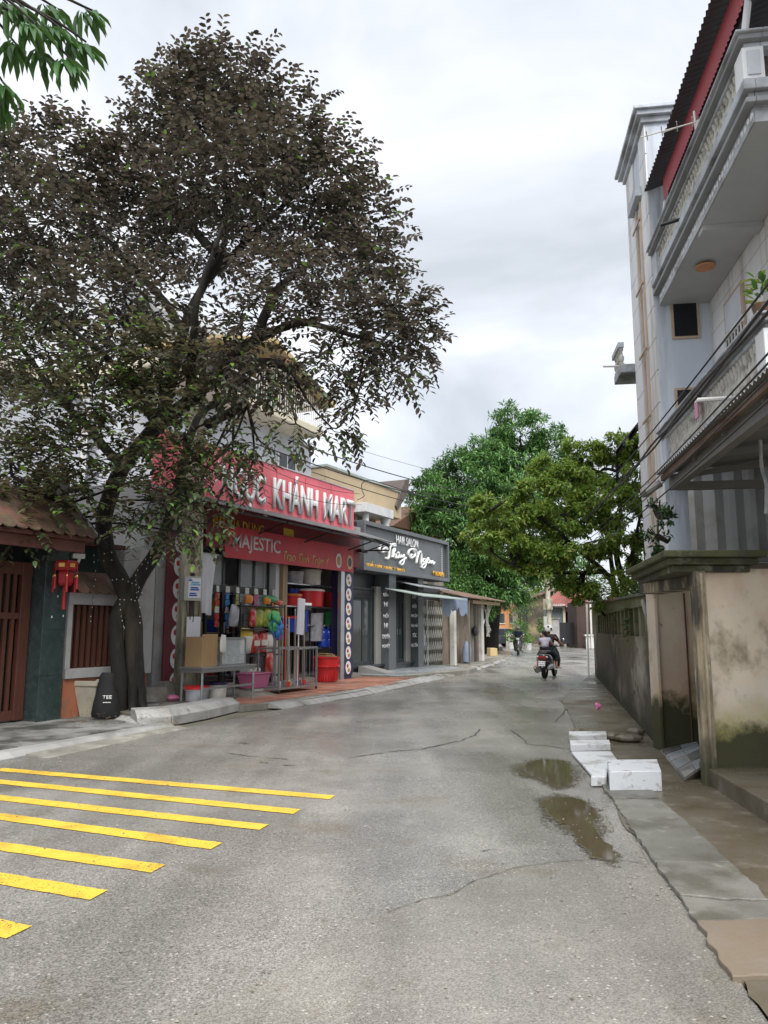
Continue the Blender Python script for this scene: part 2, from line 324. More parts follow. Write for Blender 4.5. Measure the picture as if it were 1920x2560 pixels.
mat('patch_seam', (.12, .112, .098), .8, .2, 8, 0); ribbon('crack', edge, .022, 'patch_seam', road, .008)
for c, wd in [([(0, 400), (170, 385), (330, 350), (395, 325), (415, 300)], .045), ([(550, 305), (600, 340), (620, 365), (700, 372), (790, 385)], .04), ([(720, 185), (800, 190), (905, 195)], .05), ([(800, 200), (770, 235), (740, 270)], .04), ([(410, 828), (490, 822)], .02), ([(535, 645), (600, 640)], .015)]:
    ribbon('crack', [q6(*p) for p in c], wd, 'crack', road)
for c, wd in [([(970, 400), (1060, 415), (1180, 425), (1250, 430)], .03), ([(1500, 425), (1590, 412), (1659, 402)], .04), ([(1035, 358), (1070, 362)], .05), ([(1120, 443), (1160, 447)], .05), ([(1230, 457), (1280, 458)], .05)]:
    ribbon('crack', [q5(*p) for p in c], wd, 'crack', road)
# yellow rumble stripes: far edge and near edge traced on the ground
SR = [((838, 1990), (812, 2000)), ((752, 2025), (733, 2036)), ((671, 2063), (648, 2078)), ((556, 2109), (520, 2124)), ((413, 2164), (372, 2184)), ((270, 2228), (222, 2256)), ((78, 2318), (22, 2352))]
SL = [((10, 1921), (6, 1928)), ((0, 1950), (0, 1962)), ((0, 1989), (0, 2005)), ((0, 2034), (0, 2055)), ((0, 2106), (0, 2131)), ((0, 2183), (0, 2216)), ((0, 2300), (0, 2352))]
for (a, b), (c, d) in zip(SR, SL):
    A, B, Cc, Dd = G(*a), G(*b), G(*c), G(*d)
    if c[0] == 0: Cc, Dd = A + (Cc - A) * 1.0, B + (Dd - B) * 1.0
    ext = (Cc - A).normalized(); Ln = max(4.2, (Cc - A).length) if c[0] == 0 else (Cc - A).length
    Cc = A + ext * Ln; Dd = B + (Dd - B).normalized() * (Ln + (A - B).length * .25)
    w_ = .165; nr = Vector((ext.y, -ext.x, 0)); nr = nr if nr.y < 0 else -nr
    Dd = Cc + nr * w_; B2 = A + nr * w_ - ext * .02
    P = wob([A, Cc], 60, .012, False) + wob([Dd, B2], 60, .012, False)
    tag(sheet(P, .006).build('road_stripe', 'yellow_paint', road))
for P in ([(590, 470), (640, 445), (700, 435), (790, 445), (805, 480), (810, 520), (790, 545), (740, 550), (690, 520), (630, 500)],
          [(690, 615), (760, 595), (850, 610), (905, 640), (920, 690), (900, 720), (930, 770), (985, 810), (1000, 860), (960, 865), (900, 840), (850, 800), (820, 740), (740, 690), (700, 650)]):
    sp = smooth_path([q6(*p) for p in P] + [q6(*P[0])], 3)[:-1]; cen = sum(sp, Vector()) / len(sp)
    pd = struct('puddle', sheet(wob(sp, 4, .05), .0105), 'puddle')
    for k, gr in enumerate((.05, .1, .17)): sheet(wob([p + (p - cen).normalized() * gr for p in sp], 4, .07), .0098 - .0007 * k).build('damp_margin', 'damp%d' % k, pd)
# small grit and leaf litter lying on the road
gb = MB()
for i in range(900):
    a = random.random(); y = 3 + a * 12; x = random.uniform(-.55 * y + .3, .2 * y + .7 if random.random() < .5 else .25 * y + .5); r = random.uniform(.004, .011)
    gb._a([(x - r, y, .008), (x, y - r * .8, .008), (x + r, y, .008), (x, y + r * .7, .008), (x, y, .008 + r * .8)], [(0, 1, 4), (1, 2, 4), (2, 3, 4), (3, 0, 4)])
for i in range(420):
    k = random.random(); j = random.randrange(3, 8); a, b = Vector(KR[j]), Vector(KR[j + 1]); p = a.lerp(b, k) + Vector((random.gauss(-.05, .16), 0)); r = random.uniform(.004, .012)
    gb._a([(p.x - r, p.y, .009), (p.x, p.y - r * .8, .009), (p.x + r, p.y, .009), (p.x, p.y + r * .7, .009), (p.x, p.y, .009 + r * .8)], [(0, 1, 4), (1, 2, 4), (2, 3, 4), (3, 0, 4)])
mat('grit', (.22, .2, .17), .8, .3, 20, 0, isl=.5)
tag(gb.build('grit', 'grit', fix=False), 'scattered grit and gravel along the edges of the asphalt', 'gravel', kind='stuff')
mat('litter', (.17, .115, .05), .7, .4, 9, 0, isl=.5)
lb = MB()
for i in range(190):
    if i < 170: p = G(random.uniform(170, 480), random.uniform(1762, 1812), .2); p.z = .19
    else: p = G(random.uniform(150, 560), random.uniform(1800, 1860)); p.z = .03
    a = random.random() * 6.3; l = random.uniform(.018, .04); u = Vector((math.cos(a), math.sin(a), .1)) * l; v = Vector((-math.sin(a), math.cos(a), .3)) * l * .45
    lb._a([p - u, p + v, p + u, p - v + Vector((0, 0, .01))], [(0, 1, 2, 3)])
# ------------------------------------------------------------------ right verge: concrete strip and drain slabs
vr = [Vector((x, y, 0)) for x, y in KR[1:11]]
vo = [(3.2, 1.5), (3.2, 3), (3.2, 4.4), (3.2, 6.3), (3.4, 9.4), (4.6, 14.2), (5.2, 16.8), (6.2, 20.5), (7.4, 25.2), (11, 32)]
struct('verge', sheet([(p.x + .015 * math.sin(40 * p.y), p.y) for p in wob(vr, 10, .05, False)] + [Vector(v) for v in vo[::-1]], .011), 'concrete_wet')
dr = struct('drain', MB().box(-.001, .001, -.001, .001, .001, .002), 'crack', loc=(2.2, 7, 0.014))
J = [((1490, 1955), (1600, 1955)), ((1530, 2004), (1652, 2004)), ((1573, 2075), (1732, 2075)), ((1634, 2165), (1830, 2169)), ((1700, 2255), (1935, 2268)), ((1731, 2316), (2010, 2308)), ((1830, 2460), (2230, 2450))]
for i in range(len(J) - 1):
    a, b = [G(*p) for p in J[i]]; d, c = [G(*p) for p in J[i + 1]]
    g = .012; cen = (a + b + c + d) / 4; q = [p + (cen - p).normalized() * g for p in (d, c, b, a)]
    z0, z1 = -.02, .03 + random.uniform(-.006, .008); m = MB().prism([tuple(p.xy) for p in wob([Vector((p.x, p.y, 0)) for p in q], 14, .03)], z0, z1)
    o = m.build('drain_slab', 'concrete_brown' if i == 5 else 'slab_wet', dr, loc=(-2.2, -7, -.014), bevel=.006)
# raised yard floor in front of the neighbour's wall
struct('raised_step', MB().prism([(3.13, 7.72), (2.98, 6.27), (2.9, 4.2), (2.85, 2.0), (6.5, 2.0), (6.5, 8.1), (3.2, 8.1)], -.02, .17), 'concrete_wet', bevel=.012)
# ------------------------------------------------------------------ left pavement
FL = Fr((-4.37, 9.08), 22.8)
pv = struct('pavement', sheet([FL.pt(-7, .2), FL.pt(3.2, .2), FL.pt(3.6, .7), FL.pt(5.0, 1.3), FL.pt(5, 5.2), FL.pt(-7, 5.2)], .02), 'concrete')
pm_ = MB().box(0, .292, 0, .292, 0, .06).mesh('paver', 'paver')
for i in range(-3, 12):
    for j in range(8):
        if j < 2 and i > 9: continue
        p = FL.pt(i * .3, .38 + j * .3, .012 + random.uniform(-.004, .005)); ob('paver', pm_, pv, p, (random.uniform(-.008, .008), random.uniform(-.008, .008), FL.rz), .006)
km = MB().prism([(0, -.02), (.3, -.02), (.3, .07), (.1, .068), (0, .015)], 0, .99, 'x').mesh('kerb_stone', 'kerbstone')
for i in range(-5, 3):
    ob('kerb_stone', km, pv, FL.pt(i * 1.0 + .25, .05, 0), (0, 0, FL.rz + random.uniform(-.01, .01)), .01)
ramp = MB().hexa([FL.pt(.4, -.32, -.01), FL.pt(3.35, -.1, -.01), FL.pt(3.3, .06, -.01), FL.pt(.4, .06, -.01)], [FL.pt(.42, -.3, .008), FL.pt(3.3, -.08, .008), FL.pt(3.25, .05, .04), FL.pt(.4, .05, .03)]); ramp.build('mortar_ramp', 'concrete', pv)
# raised tree bed edged by five heavy kerb blocks
bed_pts = [G(*p) for p in [(262, 1806), (340, 1819), (430, 1813), (520, 1796), (600, 1776)]]
inner = [p + Vector((-.25, .42, 0)) for p in bed_pts]
bed = struct('tree_bed', MB().prism([(p.x, p.y) for p in inner] + [(-3.0, 16.3), (-4.1, 17.4), (-5.6, 17.6), (-6.5, 15.0), (-5.6, 13.4)], -.02, .165), 'dirt')
for i in range(4):
    a, b = bed_pts[i], bed_pts[i + 1]; e = (b - a).normalized(); nr = Vector((-e.y, e.x, 0)); nr = nr if nr.y > 0 else -nr
    a2, b2 = a + e * .012, b - e * .012; h = .25 + random.uniform(-.012, .012) if i else .13
    if i == 3: h = .23
    m = MB().hexa([a2, b2, b2 + nr * .42, a2 + nr * .42], [a2 + nr * .14 + Vector((0, 0, h)), b2 + nr * .14 + Vector((0, 0, h)), b2 + nr * .42 + Vector((0, 0, h + .01)), a2 + nr * .42 + Vector((0, 0, h + .01))])
    # vertical lower face under the chamfer
    m2 = MB(); zl = .14 if i else .06
    prof = [(0, -.01), (0, zl), (.15, h), (.42 if i else .26, h + .012), (.42 if i else .26, -.01)]
    vs = []
    for P in (a2, b2):
        for (n_, z_) in prof: q = P + nr * n_; vs.append((q.x, q.y, z_))
    m2._a(vs, [(0, 1, 2, 3, 4), (9, 8, 7, 6, 5)] + [(k, 5 + k, 5 + (k + 1) % 5, (k + 1) % 5) for k in range(5)])
    m2.build('kerb_block', 'kerbstone', bed, bevel=.012)
random.seed(11)
for i in range(16):                        # cracked flagstones on the bed
    px, py = random.uniform(345, 560), random.uniform(1744, 1778)
    if py > 1779 - (px - 345) * .13: continue
    c = G(px, py, .17); n = random.randint(4, 6); r = random.uniform(.16, .3); a0 = random.random() * 6
    P = [(c.x + r * math.cos(a0 + 6.283 * k / n) * random.uniform(.8, 1.1), c.y + r * math.sin(a0 + 6.283 * k / n) * random.uniform(.8, 1.1)) for k in range(n)]
    MB().prism(P, .12, .17 + i * .0012).build('flagstone', 'paver', bed, bevel=.008)
tag(lb.build('leaf_litter', 'litter', fix=False), 'dry fallen leaves scattered round the tree and on the road', 'leaves', kind='stuff')
# ------------------------------------------------------------------ shop pavement, terrace, broken kerb
FM = Fr((-1.25, 21.9), 27)                 # market frontage
FS = Fr((.93, 27.94), 27)                  # salon frontage
mp_ = struct('shop_pavement', MB().prism([tuple(FM.pt(-8.2, -.1).xy), (-2.6, 14.6), (-1.9, 15.45), (-.75, 17.6), (.62, 21.3), (1.3, 23.0), tuple(FM.pt(1.35, -1.0).xy), tuple(FM.pt(1.35, 1).xy), tuple(FM.pt(1.35, 5).xy), tuple(FM.pt(-8.2, 5).xy)], -.02, .085), 'concrete')
tm = MB().box(.004, .396, .004, .396, 0, .02).mesh('floor_tile', 'red_tile')
import itertools
def kx(y):                                  # kerb x at depth y
    for (x0, y0), (x1, y1) in zip(KL, KL[1:]):
        if y0 <= y <= y1: return x0 + (x1 - x0) * (y - y0) / (y1 - y0)
    return 0
for i, j in itertools.product(range(-20, 4), range(-9, 4)):
    p = FM.pt(i * .4, j * .4); c = FM.pt(i * .4 + .2, j * .4 + .2)
    if c.x > kx(c.y) - .32 or FM.pt(i * .4, j * .4).x > kx(p.y) - .3 or c.y < 14.9: continue
    ob('floor_tile', tm, mp_, (p.x, p.y, .083 + random.uniform(-.003, .003)), (0, 0, FM.rz))
te = struct('salon_terrace', MB().prism([tuple(FS.pt(-4.75, -1.9).xy), tuple(FS.pt(-3.4, -2.15).xy), tuple(FS.pt(-.6, -2.5).xy), tuple(FS.pt(.9, -2.2).xy), tuple(FS.pt(2.0, -.9).xy), tuple(FS.pt(2.0, .4).xy), tuple(FS.pt(-4.75, .4).xy)], -.02, .135), 'concrete')
tt = MB().box(.002, .598, .002, .598, 0, .02).mesh('terrace_tile', 'terrace_tile')
for i, j in itertools.product(range(-8, 3), range(-4, 1)):
    u, y = i * .6 + .06, j * .6
    if (j == -4 and (i < -5 or i > 0)) or (i > 0 and j < -2) or (i == 2 and j < -1): continue
    if j == -4: continue
    p = FS.pt(u, y + .02); ob('terrace_tile', tt, te, (p.x, p.y, .131), (0, 0, FS.rz))
sp_ = struct('side_pavement', MB().prism([tuple(FS.pt(1.2, -2.0).xy), (3.1, 28.2), (4.5, 32.9), (6.0, 39), (7.0, 43.6), (8, 50), (3, 52), tuple(FS.pt(12, 3).xy), tuple(FS.pt(1.2, 1).xy)], -.02, .1), 'concrete')
kb = struct('kerb', MB().box(-.02, .02, -.02, .02, 0, .02), 'kerbstone', loc=(kx(16) - .1, 16, 0))
ko = Vector((kx(16) - .1, 16, 0)); y = 14.9; i = 0
random.seed(3)
while y < 48:
    L_ = random.uniform(.7, 1.2); x0, x1 = kx(y + .015), kx(y + L_ * .93 - .015); dirn = Vector((x1 - x0, L_ * .93, 0)).normalized(); nr = Vector((-dirn.y, dirn.x, 0))
    br = random.random() if y > 24 else .9; h = (.075 + random.uniform(-.012, .012)) * (1 if br > .25 else .6); jt = nr * random.uniform(-.03, .05)
    a = Vector((x0, y, 0)) + jt; b = Vector((x1, y + L_ * .93, 0)) + jt * .5; wd = .34
    m = MB().hexa([a, b, b + nr * wd, a + nr * wd], [a + nr * .16 + Vector((0, 0, h)), b + nr * .16 + Vector((0, 0, h + random.uniform(-.02, .02))), b + nr * wd + Vector((0, 0, h + .03)), a + nr * wd + Vector((0, 0, h + .03))])
    m.build('kerb_stone', 'kerbstone' if br > .5 else 'concrete', kb, loc=-ko, bevel=.01); y += L_ * .93 + .01
# ================================================================== left: gate house, fence, lantern
mat('green_granite', (.032, .05, .048), .22, .2, 5, .02, 60, dirt=(.05, .075, .07), ds=9, dt=.6, rvar=.08)
mat('roof_tile', (.14, .065, .042), .75, .2, 6, .3, 50, rand=.35, dirt=[((.09, .06, .04), 2.2, .52), ((.13, .12, .06), 7, .62)])
mat('red_wood', (.095, .034, .021), .5, .2, 5, .15, 40, rand=.12, stretch=(3, 3, .4))
mat('brown_fascia', (.1, .036, .028), .6, .2, 4, .15, 40)
mat('white_plaster', (.62, .63, .64), .8, .08, 1.2, .12, 50, dirt=(.42, .42, .4), ds=.9, dt=.62)
mat('grey_plaster', (.4, .4, .4), .85, .12, 1.2, .15, 50, dirt=(.24, .23, .21), ds=1.2, dt=.58)
mat('orange_plaster', (.4, .14, .07), .85, .15, 2, .2, 40, dirt=(.2, .12, .08), ds=2, dt=.56)
mat('lantern_red', (.28, .01, .013), .5, .15, 8, .1, 60); mat('gold', (.8, .5, .12), .35, .1, 5, 0, metal=.6)
mat('white_plastic', (.75, .75, .73), .4, .04, 4, 0); mat('black_metal', (.02, .02, .023), .45, .2, 6, .05, 50); mat('black_cloth', (.006, .006, .007), .8, .2, 6, .2, 50)
mat('bark', (.013, .011, .009), .9, .3, 5, .9, 26, stretch=(1, 1, .35), dirt=[((.06, .046, .03), 3, .62), ((.025, .028, .016), 1.5, .62)])
mat('cut_wood', (.5, .24, .13), .8, .15, 8, .1); mat('pale_light', (.8, .8, .72), .3, .05, 4, 0)
mat('cement_pot', (.37, .34, .27), .85, .18, 4, .3, 40)
FGt = Fr(G(90, 1806, .07).xy, 27)
gh = thing('gate_house', 'dark green tiled gateway with small red clay-tile roof left of the big tree', 'gateway', FGt.pt(0, 0, .05), FGt.rz)
uR = FGt.u(163, 0)
for (a, b) in ((0, uR), (-2.75, -2.2)):
    p = MB()
    box('pillar', 'green_granite', gh, a, b, 0, .52, 0, 2.9, .006)
for z in (.72, 1.44, 2.16): box('pillar_joint', 'black_metal', gh, -.002, uR + .002, -.002, .05, z, z + .004)
for (u0, z0) in ((uR * .55, 1.95), (uR * .35, 1.62), (uR * .85, 1.64)): box('paper_scrap', 'white_plastic', gh, u0, u0 + .018, -.006, -.002, z0, z0 + .035)
box('lintel', 'brown_fascia', gh, -2.9, uR + .25, -.28, .78, 2.9, 3.06, .01)
gd = MB().box(-2.2, 0, .3, .36, .05, .2).box(-2.2, 0, .3, .36, 1.6, 1.7).box(-2.2, 0, .3, .36, 2.3, 2.5).box(-.2, -.02, .28, .38, .05, 2.5).box(-2.18, -2.0, .28, .38, .05, 2.5)
gd = gd.build('gate_door', 'red_wood', gh, bevel=.008)
bm_ = MB().box(-.03, .03, .31, .35, .2, 2.3).mesh('gate_bar', 'red_wood')
for i in range(14): ob('gate_bar', bm_, gd, (-.3 - i * .125, 0, 0))
box('gate_backing', 'black_metal', gh, -2.2, 0, .5, .52, .05, 2.9)
# hipped little roof: eave at y=-.6, ridge at y=.3
ue, ur = FGt.u(236, -.6, 1337), FGt.u(171, .3, 1248); ze, zr = FGt.z(150, 1335, -.6) - .05, FGt.z(150, 1250, .3) - .05
rf = MB()
eA, eB, rA, rB, bA, bB = (-3.2, -.6, ze), (ue, -.6, ze), (-2.7, .3, zr), (ur, .3, zr), (-3.2, 1.2, ze), (ue, 1.2, ze)
rf._a([eA, eB, rB, rA, bB, bA] + [(p[0], p[1], p[2] - .06) for p in (eA, eB, bB, bA)], [(0, 1, 2, 3), (1, 4, 2), (4, 5, 3, 2), (5, 0, 3), (6, 9, 8, 7), (0, 6, 7, 1), (1, 7, 8, 4), (4, 8, 9, 5), (5, 9, 6, 0)])
rf = rf.build('roof', 'brown_fascia', gh)
box('fascia', 'brown_fascia', gh, -3.1, ue - .1, -.52, -.46, ze - .24, ze - .063, .006)
tl = MB()
pr = [(-.11, -.14), (.11, -.14), (.11, .06), (.08, .11), (.04, .135), (0, .14), (-.04, .135), (-.08, .11), (-.11, .06)]
tl.prism([(x, -y) for x, y in pr], 0, .022); tlm = tl.mesh('roof_tile', 'roof_tile')
sl = Vector((0, .9, zr - ze)); sln = sl.length; ang = math.atan2(zr - ze, .9); rows = 9
for r in range(rows):
    t = (r + .5) / rows; yy = -.64 + .9 * t; zz = ze + (zr - ze) * t + .03; ulim = ue + (ur - ue) * t
    n = int((ulim + 2.9) / .215)
    for k in range(n):
        u = ulim - .1 - k * .215 - (.1 if r % 2 else 0)
        if u < -2.2: continue
        ob('roof_tile', tlm, rf, (u, yy, zz + .015 + random.uniform(-.004, .006)), (ang + .1, random.uniform(-.03, .03), random.uniform(-.05, .05)))
MB().tube([(-2.8, .3, zr + .04), (ur + .03, .3, zr + .04)], .08, 8).build('ridge_cap', 'grey_plaster', rf, smooth=True)
MB().tube([(ur, .3, zr + .02), (ue + .02, -.58, ze + .05)], .06, 8).build('ridge_cap', 'grey_plaster', rf, smooth=True)
box('finial_post', 'grey_plaster', gh, ur - .42, ur - .1, .16, .44, zr + .05, zr + .42, .01)
# fence between gateway and shop
u0, u1 = FGt.u(166, .1), FGt.u(372, .1)
fw = thing('fence_wall', 'low wall with tiled coping and red-brown bars behind the big tree', 'fence', FGt.pt(u0, .1, .05), FGt.rz); LF = u1 - u0
z_b, z_t = FGt.z(250, 1668, .1) - .05, FGt.z(220, 1512, .1) - .05; zc = FGt.z(200, 1482, .1) - .05
box('base', 'orange_plaster', fw, 0, LF, 0, .2, 0, z_b - .16, .006); box('sill', 'grey_plaster', fw, 0, LF, -.05, .24, z_b - .158, z_b, .008)
box('frame_post', 'grey_plaster', fw, .0, .1, -.02, .22, z_b + .001, z_t, .006); up = FGt.u(318, .1) - u0
box('frame_post', 'grey_plaster', fw, up, LF - .4, 0, .2, z_b + .001, z_t, .006); box('frame_post', 'grey_plaster', fw, LF - .398, LF, -.1, .3, z_b - .15, 2.9, .006)
box('beam', 'grey_plaster', fw, 0, LF - .4, -.03, .23, z_t + .001, zc, .006)
brm = MB().box(-.035, .035, .05, .09, 0, z_t - z_b - .004).mesh('fence_bar', 'red_wood')
nb = int((up - .12) / .125)
for i in range(nb): ob('fence_bar', brm, fw, (.17 + i * .125, .02, z_b + .002))
box('backing', 'black_metal', fw, .1, up, .16, .18, z_b + .001, z_t)
cp = MB()._a([(-.02, -.2, zc), (LF - .4, -.2, zc), (LF - .4, .1, zc + .26), (-.02, .1, zc + .26), (-.02, .4, zc), (LF - .4, .4, zc)], [(0, 1, 2, 3), (3, 2, 5, 4), (0, 3, 4), (1, 5, 2), (0, 4, 5, 1)]).build('coping', 'brown_fascia', fw)
a2 = math.atan2(.26, .3)
for r in range(3):
    for k in range(int((LF - .45) / .215)):
        t = (r + .45) / 3; ob('roof_tile', tlm, cp, (.1 + k * .215 + (.1 if r % 2 else 0), -.23 + .3 * t, zc + .26 * t + .035), (a2 + .1, random.uniform(-.03, .03), random.uniform(-.05, .05)))
# dark back wall of the yard behind the fence
bw = thing('yard_building', 'shaded dark green house wall behind the low tiled fence', 'house', FGt.pt(u0 - .3, 1.9, 0), FGt.rz)
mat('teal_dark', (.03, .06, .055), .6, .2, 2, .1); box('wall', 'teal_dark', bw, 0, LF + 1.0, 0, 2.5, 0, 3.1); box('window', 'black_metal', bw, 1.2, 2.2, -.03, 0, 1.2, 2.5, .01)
box('eave', 'brown_fascia', bw, -.1, LF + 1.0, -.4, 2.6, 3.1, 3.18)
# lantern
lc = D(163, 1445, 12.35)
ln = thing('red_lantern', 'red and gold festival lantern with tassels hanging from the gateway eave', 'lantern', (lc.x, lc.y, lc.z + .12))
MB().lathe([(.05, .16), (.17, .155), (.185, .13), (.185, .03), (.165, 0), (.06, -.01)], 6).build('upper_drum', 'lantern_red', ln); MB().lathe([(.05, .0), (.11, -.01), (.125, -.05), (.125, -.2), (.1, -.24), (.03, -.25)], 6).build('lower_drum', 'lantern_red', ln)
for k in range(6):
    a = 6.283 * (k + .5) / 6; x, y = .162 * math.cos(a), .162 * math.sin(a)
    MB().box(-.045, .045, -.003, .003, .05, .11).build('gold_panel', 'gold', ln, (x * .99, y * .99, 0), (0, 0, a + math.pi / 2)); a = 6.283 * k / 6; x, y = .19 * math.cos(a), .19 * math.sin(a)
    t = MB().tube([(x, y, .14), (x, y, -.12)], .006, 5).tube([(x, y, -.1), (x, y, -.12), (x, y, -.3 - .05 * (k % 2))], [.012, .022, .026], 7).build('tassel', 'lantern_red', ln); MB().ell((x, y, -.09), .016, .016, .02, 8, 6).build('bead', 'gold', t)
MB().tube([(0, 0, -.25), (0, 0, -.33), (0, 0, -.62)], [.012, .028, .035], 8).build('tassel', 'lantern_red', ln); MB().tube([(0, 0, .15), (.05, .12, ze + .05 - lc.z - .12 - .1)], .005, 5).build('hanging_cord', 'black_metal', ln)
cc = D(196, 1392, 12.9); cv = thing('security_camera', 'small white security camera under the gateway eave', 'camera', cc, .6)
MB().box(-.1, .1, -.045, .045, -.03, .05).build('housing', 'white_plastic', cv, bevel=.01); MB().tube([(.02, 0, -.03), (0, 0, -.09), (-.05, -.02, -.1)], .025, 8).build('lens_mount', 'white_plastic', cv); MB().tube([(-.05, .02, .05), (-.15, .25, .3)], .012, 6).build('bracket', 'black_metal', cv)
# planter with black bag in front of the fence
pc = G(214, 1797, .05); pt = thing('cement_planter', 'tapering cement plant pot standing against the orange fence base', 'plant pot', pc + Vector((0, .25, 0)))
MB().lathe([(.16, 0), (.19, .02), (.3, .5), (.33, .52), (.33, .6), (.29, .6), (.27, .45), (.01, .44)], 4).build('pot', 'cement_pot', pt, rot=(0, 0, .5), bevel=.01)
bc = G(262, 1793, .1); bg = thing('black_bag', 'black cloth bag with white letters slumped beside the tree trunk', 'bag', bc + Vector((0, .0, .0)), .12)
bgm = MB().loft([(0, 0, 0, .24, .15), (0, 0, .08, .27, .17), (0, 0, .3, .23, .15), (0, 0, .5, .17, .1), (0, 0, .62, .13, .06), (0, 0, .72, .11, .05)], 14, 2.6, 'z') if False else MB()
vs = []
for i, (z, a, b) in enumerate([(0, .24, .13), (.06, .27, .16), (.28, .22, .15), (.48, .17, .1), (.62, .14, .06), (.74, .13, .05), (.78, .1, .03)]):
    for k in range(14):
        an = 6.283 * k / 14; w_ = 1 + .08 * math.sin(3 * an + z * 9); vs.append((a * w_ * math.cos(an), b * w_ * math.sin(an), z))
bgm._a(vs, [(i * 14 + k, i * 14 + (k + 1) % 14, (i + 1) * 14 + (k + 1) % 14, (i + 1) * 14 + k) for i in range(6) for k in range(14)] + [tuple(range(14))[::-1], tuple(range(84, 98))]); bgm.build('bag_body', 'black_cloth', bg, smooth=True); bg.scale = (.85, .85, .9)
text('TEE', 'white_plastic', bg, (.06, -.163, .36), .17, .06, .003, off=.01, rot=(R(78), 0, 0)); text('-----', 'white_plastic', bg, (.06, -.172, .27), .14, .012, .002, rot=(R(80), 0, 0))
# concrete posts and rubble near the utility pole
for i, (px, py, w_, h_, lab) in enumerate([(405, 1752, .26, .36, 'short mossy concrete post stump left of the utility pole'), (372, 1756, .5, .28, 'low pale concrete block against the wall behind the tree')]):
    p = G(px, py, .17); o = MB().hexa([(-w_ / 2, -.12, 0), (w_ / 2, -.12, 0), (w_ / 2, .12, 0), (-w_ / 2, .12, 0)], [(-w_ / 2 + .02, -.1, h_), (w_ / 2 - .03, -.1, h_ * .9), (w_ / 2, .1, h_), (-w_ / 2, .1, h_)]).build('concrete_block', 'concrete', None, (p.x, p.y + .3, .15), (0, 0, .9), bevel=.012); tag(o, lab, 'concrete block')
# ================================================================== utility pole
up_ = G(465, 1748, .15); UP = Vector((up_.x, up_.y, .14))
po = thing('utility_pole', 'weathered square concrete utility pole with slots beside the shop', 'utility pole', UP, R(38))
mat('pole_concrete', (.5, .46, .36), .85, .2, 3, .35, 30, stretch=(2, 2, .5), dirt=[((.12, .115, .07), 1.6, .52), ((.5, .48, .4), 3, .66)])
H_ = 7.6; pmb = MB()
def tap(z, a, b): t = 1 - .42 * z / H_; return a * t, b * t
zs = [0, .55]; 
while zs[-1] < H_ - .5: zs += [zs[-1] + .34, zs[-1] + .52]
zs = zs[:-1] + [H_] if len(zs) % 2 else zs + [H_]
def slab(z0, z1, x0, x1, hb):
    f0, f1 = 1 - .42 * z0 / H_, 1 - .42 * z1 / H_
    pmb.hexa([(x0 * f0, -hb * f0, z0), (x1 * f0, -hb * f0, z0), (x1 * f0, hb * f0, z0), (x0 * f0, hb * f0, z0)], [(x0 * f1, -hb * f1, z1), (x1 * f1, -hb * f1, z1), (x1 * f1, hb * f1, z1), (x0 * f1, hb * f1, z1)])
for i in range(len(zs) - 1):
    a, b = zs[i], zs[i + 1]
    if i % 2 == 0: slab(a, b, -.17, .17, .11)
    else: slab(a, b, -.17, -.06, .11); slab(a, b, .06, .17, .11)
for e in (-1, 1): slab(0, H_, e * .17 - (.05 if e < 0 else -.0), e * .17 + (.05 if e > 0 else 0), .15)
pmb.build('shaft', 'pole_concrete', po, bevel=.008)
mbx = D(477, 1468, UP.y - .22); mo = thing('meter_box', 'grey electric meter box with blue stickers strapped to the concrete pole', 'meter box', mbx - Vector((0, 0, .26)), R(34))
mat('box_grey', (.42, .43, .4), .5, .06, 3, .03); mat('sticker_blue', (.03, .08, .4), .5, .1, 9, 0); mat('sticker_sky', (.15, .4, .65), .5, .1, 9, 0); mat('paper', (.72, .73, .78), .6, .05, 4, 0)
box('case', 'box_grey', mo, -.17, .17, -.11, .11, 0, .46, .012); box('lid', 'box_grey', mo, -.175, .175, -.135, -.112, -.005, .465, .006); box('sticker', 'paper', mo, -.1, .15, -.139, -.136, .05, .43)
for (x0, x1, z0, z1, m) in ((-.1, -.02, .37, .42, 'sticker_blue'), (-.05, .14, .29, .36, 'sticker_sky'), (-.06, .12, .19, .26, 'sticker_blue'), (-.08, .08, .08, .15, 'sticker_blue')):
    for k in range(2): box('print', m, mo, x0 + .01 * k, x1 - .02 * k, -.142, -.1395, z0 + (z1 - z0) * k * .55, z0 + (z1 - z0) * (k * .55 + .42))
for k in range(3): MB().tube(smooth_path([(-.08 + .07 * k, 0, 0), (-.06 + .06 * k, -.03, -.25 - .07 * k), (.02, .1, -.38 - .05 * k)], 5), .008, 6).build('conduit', 'black_metal', mo)
pp = D(483, 1578, UP.y - .2); o = MB().box(-.13, .13, -.004, .004, -.28, .28).build('paper_notice', 'paper', None, pp, (0, 0, R(20))); tag(o, 'plain pale sheet of paper fixed to the right side of the pole', 'notice')
cab = thing('coiled_cable', 'loops of black cable coiled round the upper part of the concrete pole', 'cable', D(490, 1215, UP.y))
for k in range(6):
    r = .2 + .05 * (k % 3); MB().tube([(r * math.cos(a * .45), r * .8 * math.sin(a * .45), -.28 + .12 * k + .1 * math.sin(a * .45 + k) - .0) for a in range(15)], .012, 6).build('loop', 'black_metal', cab)
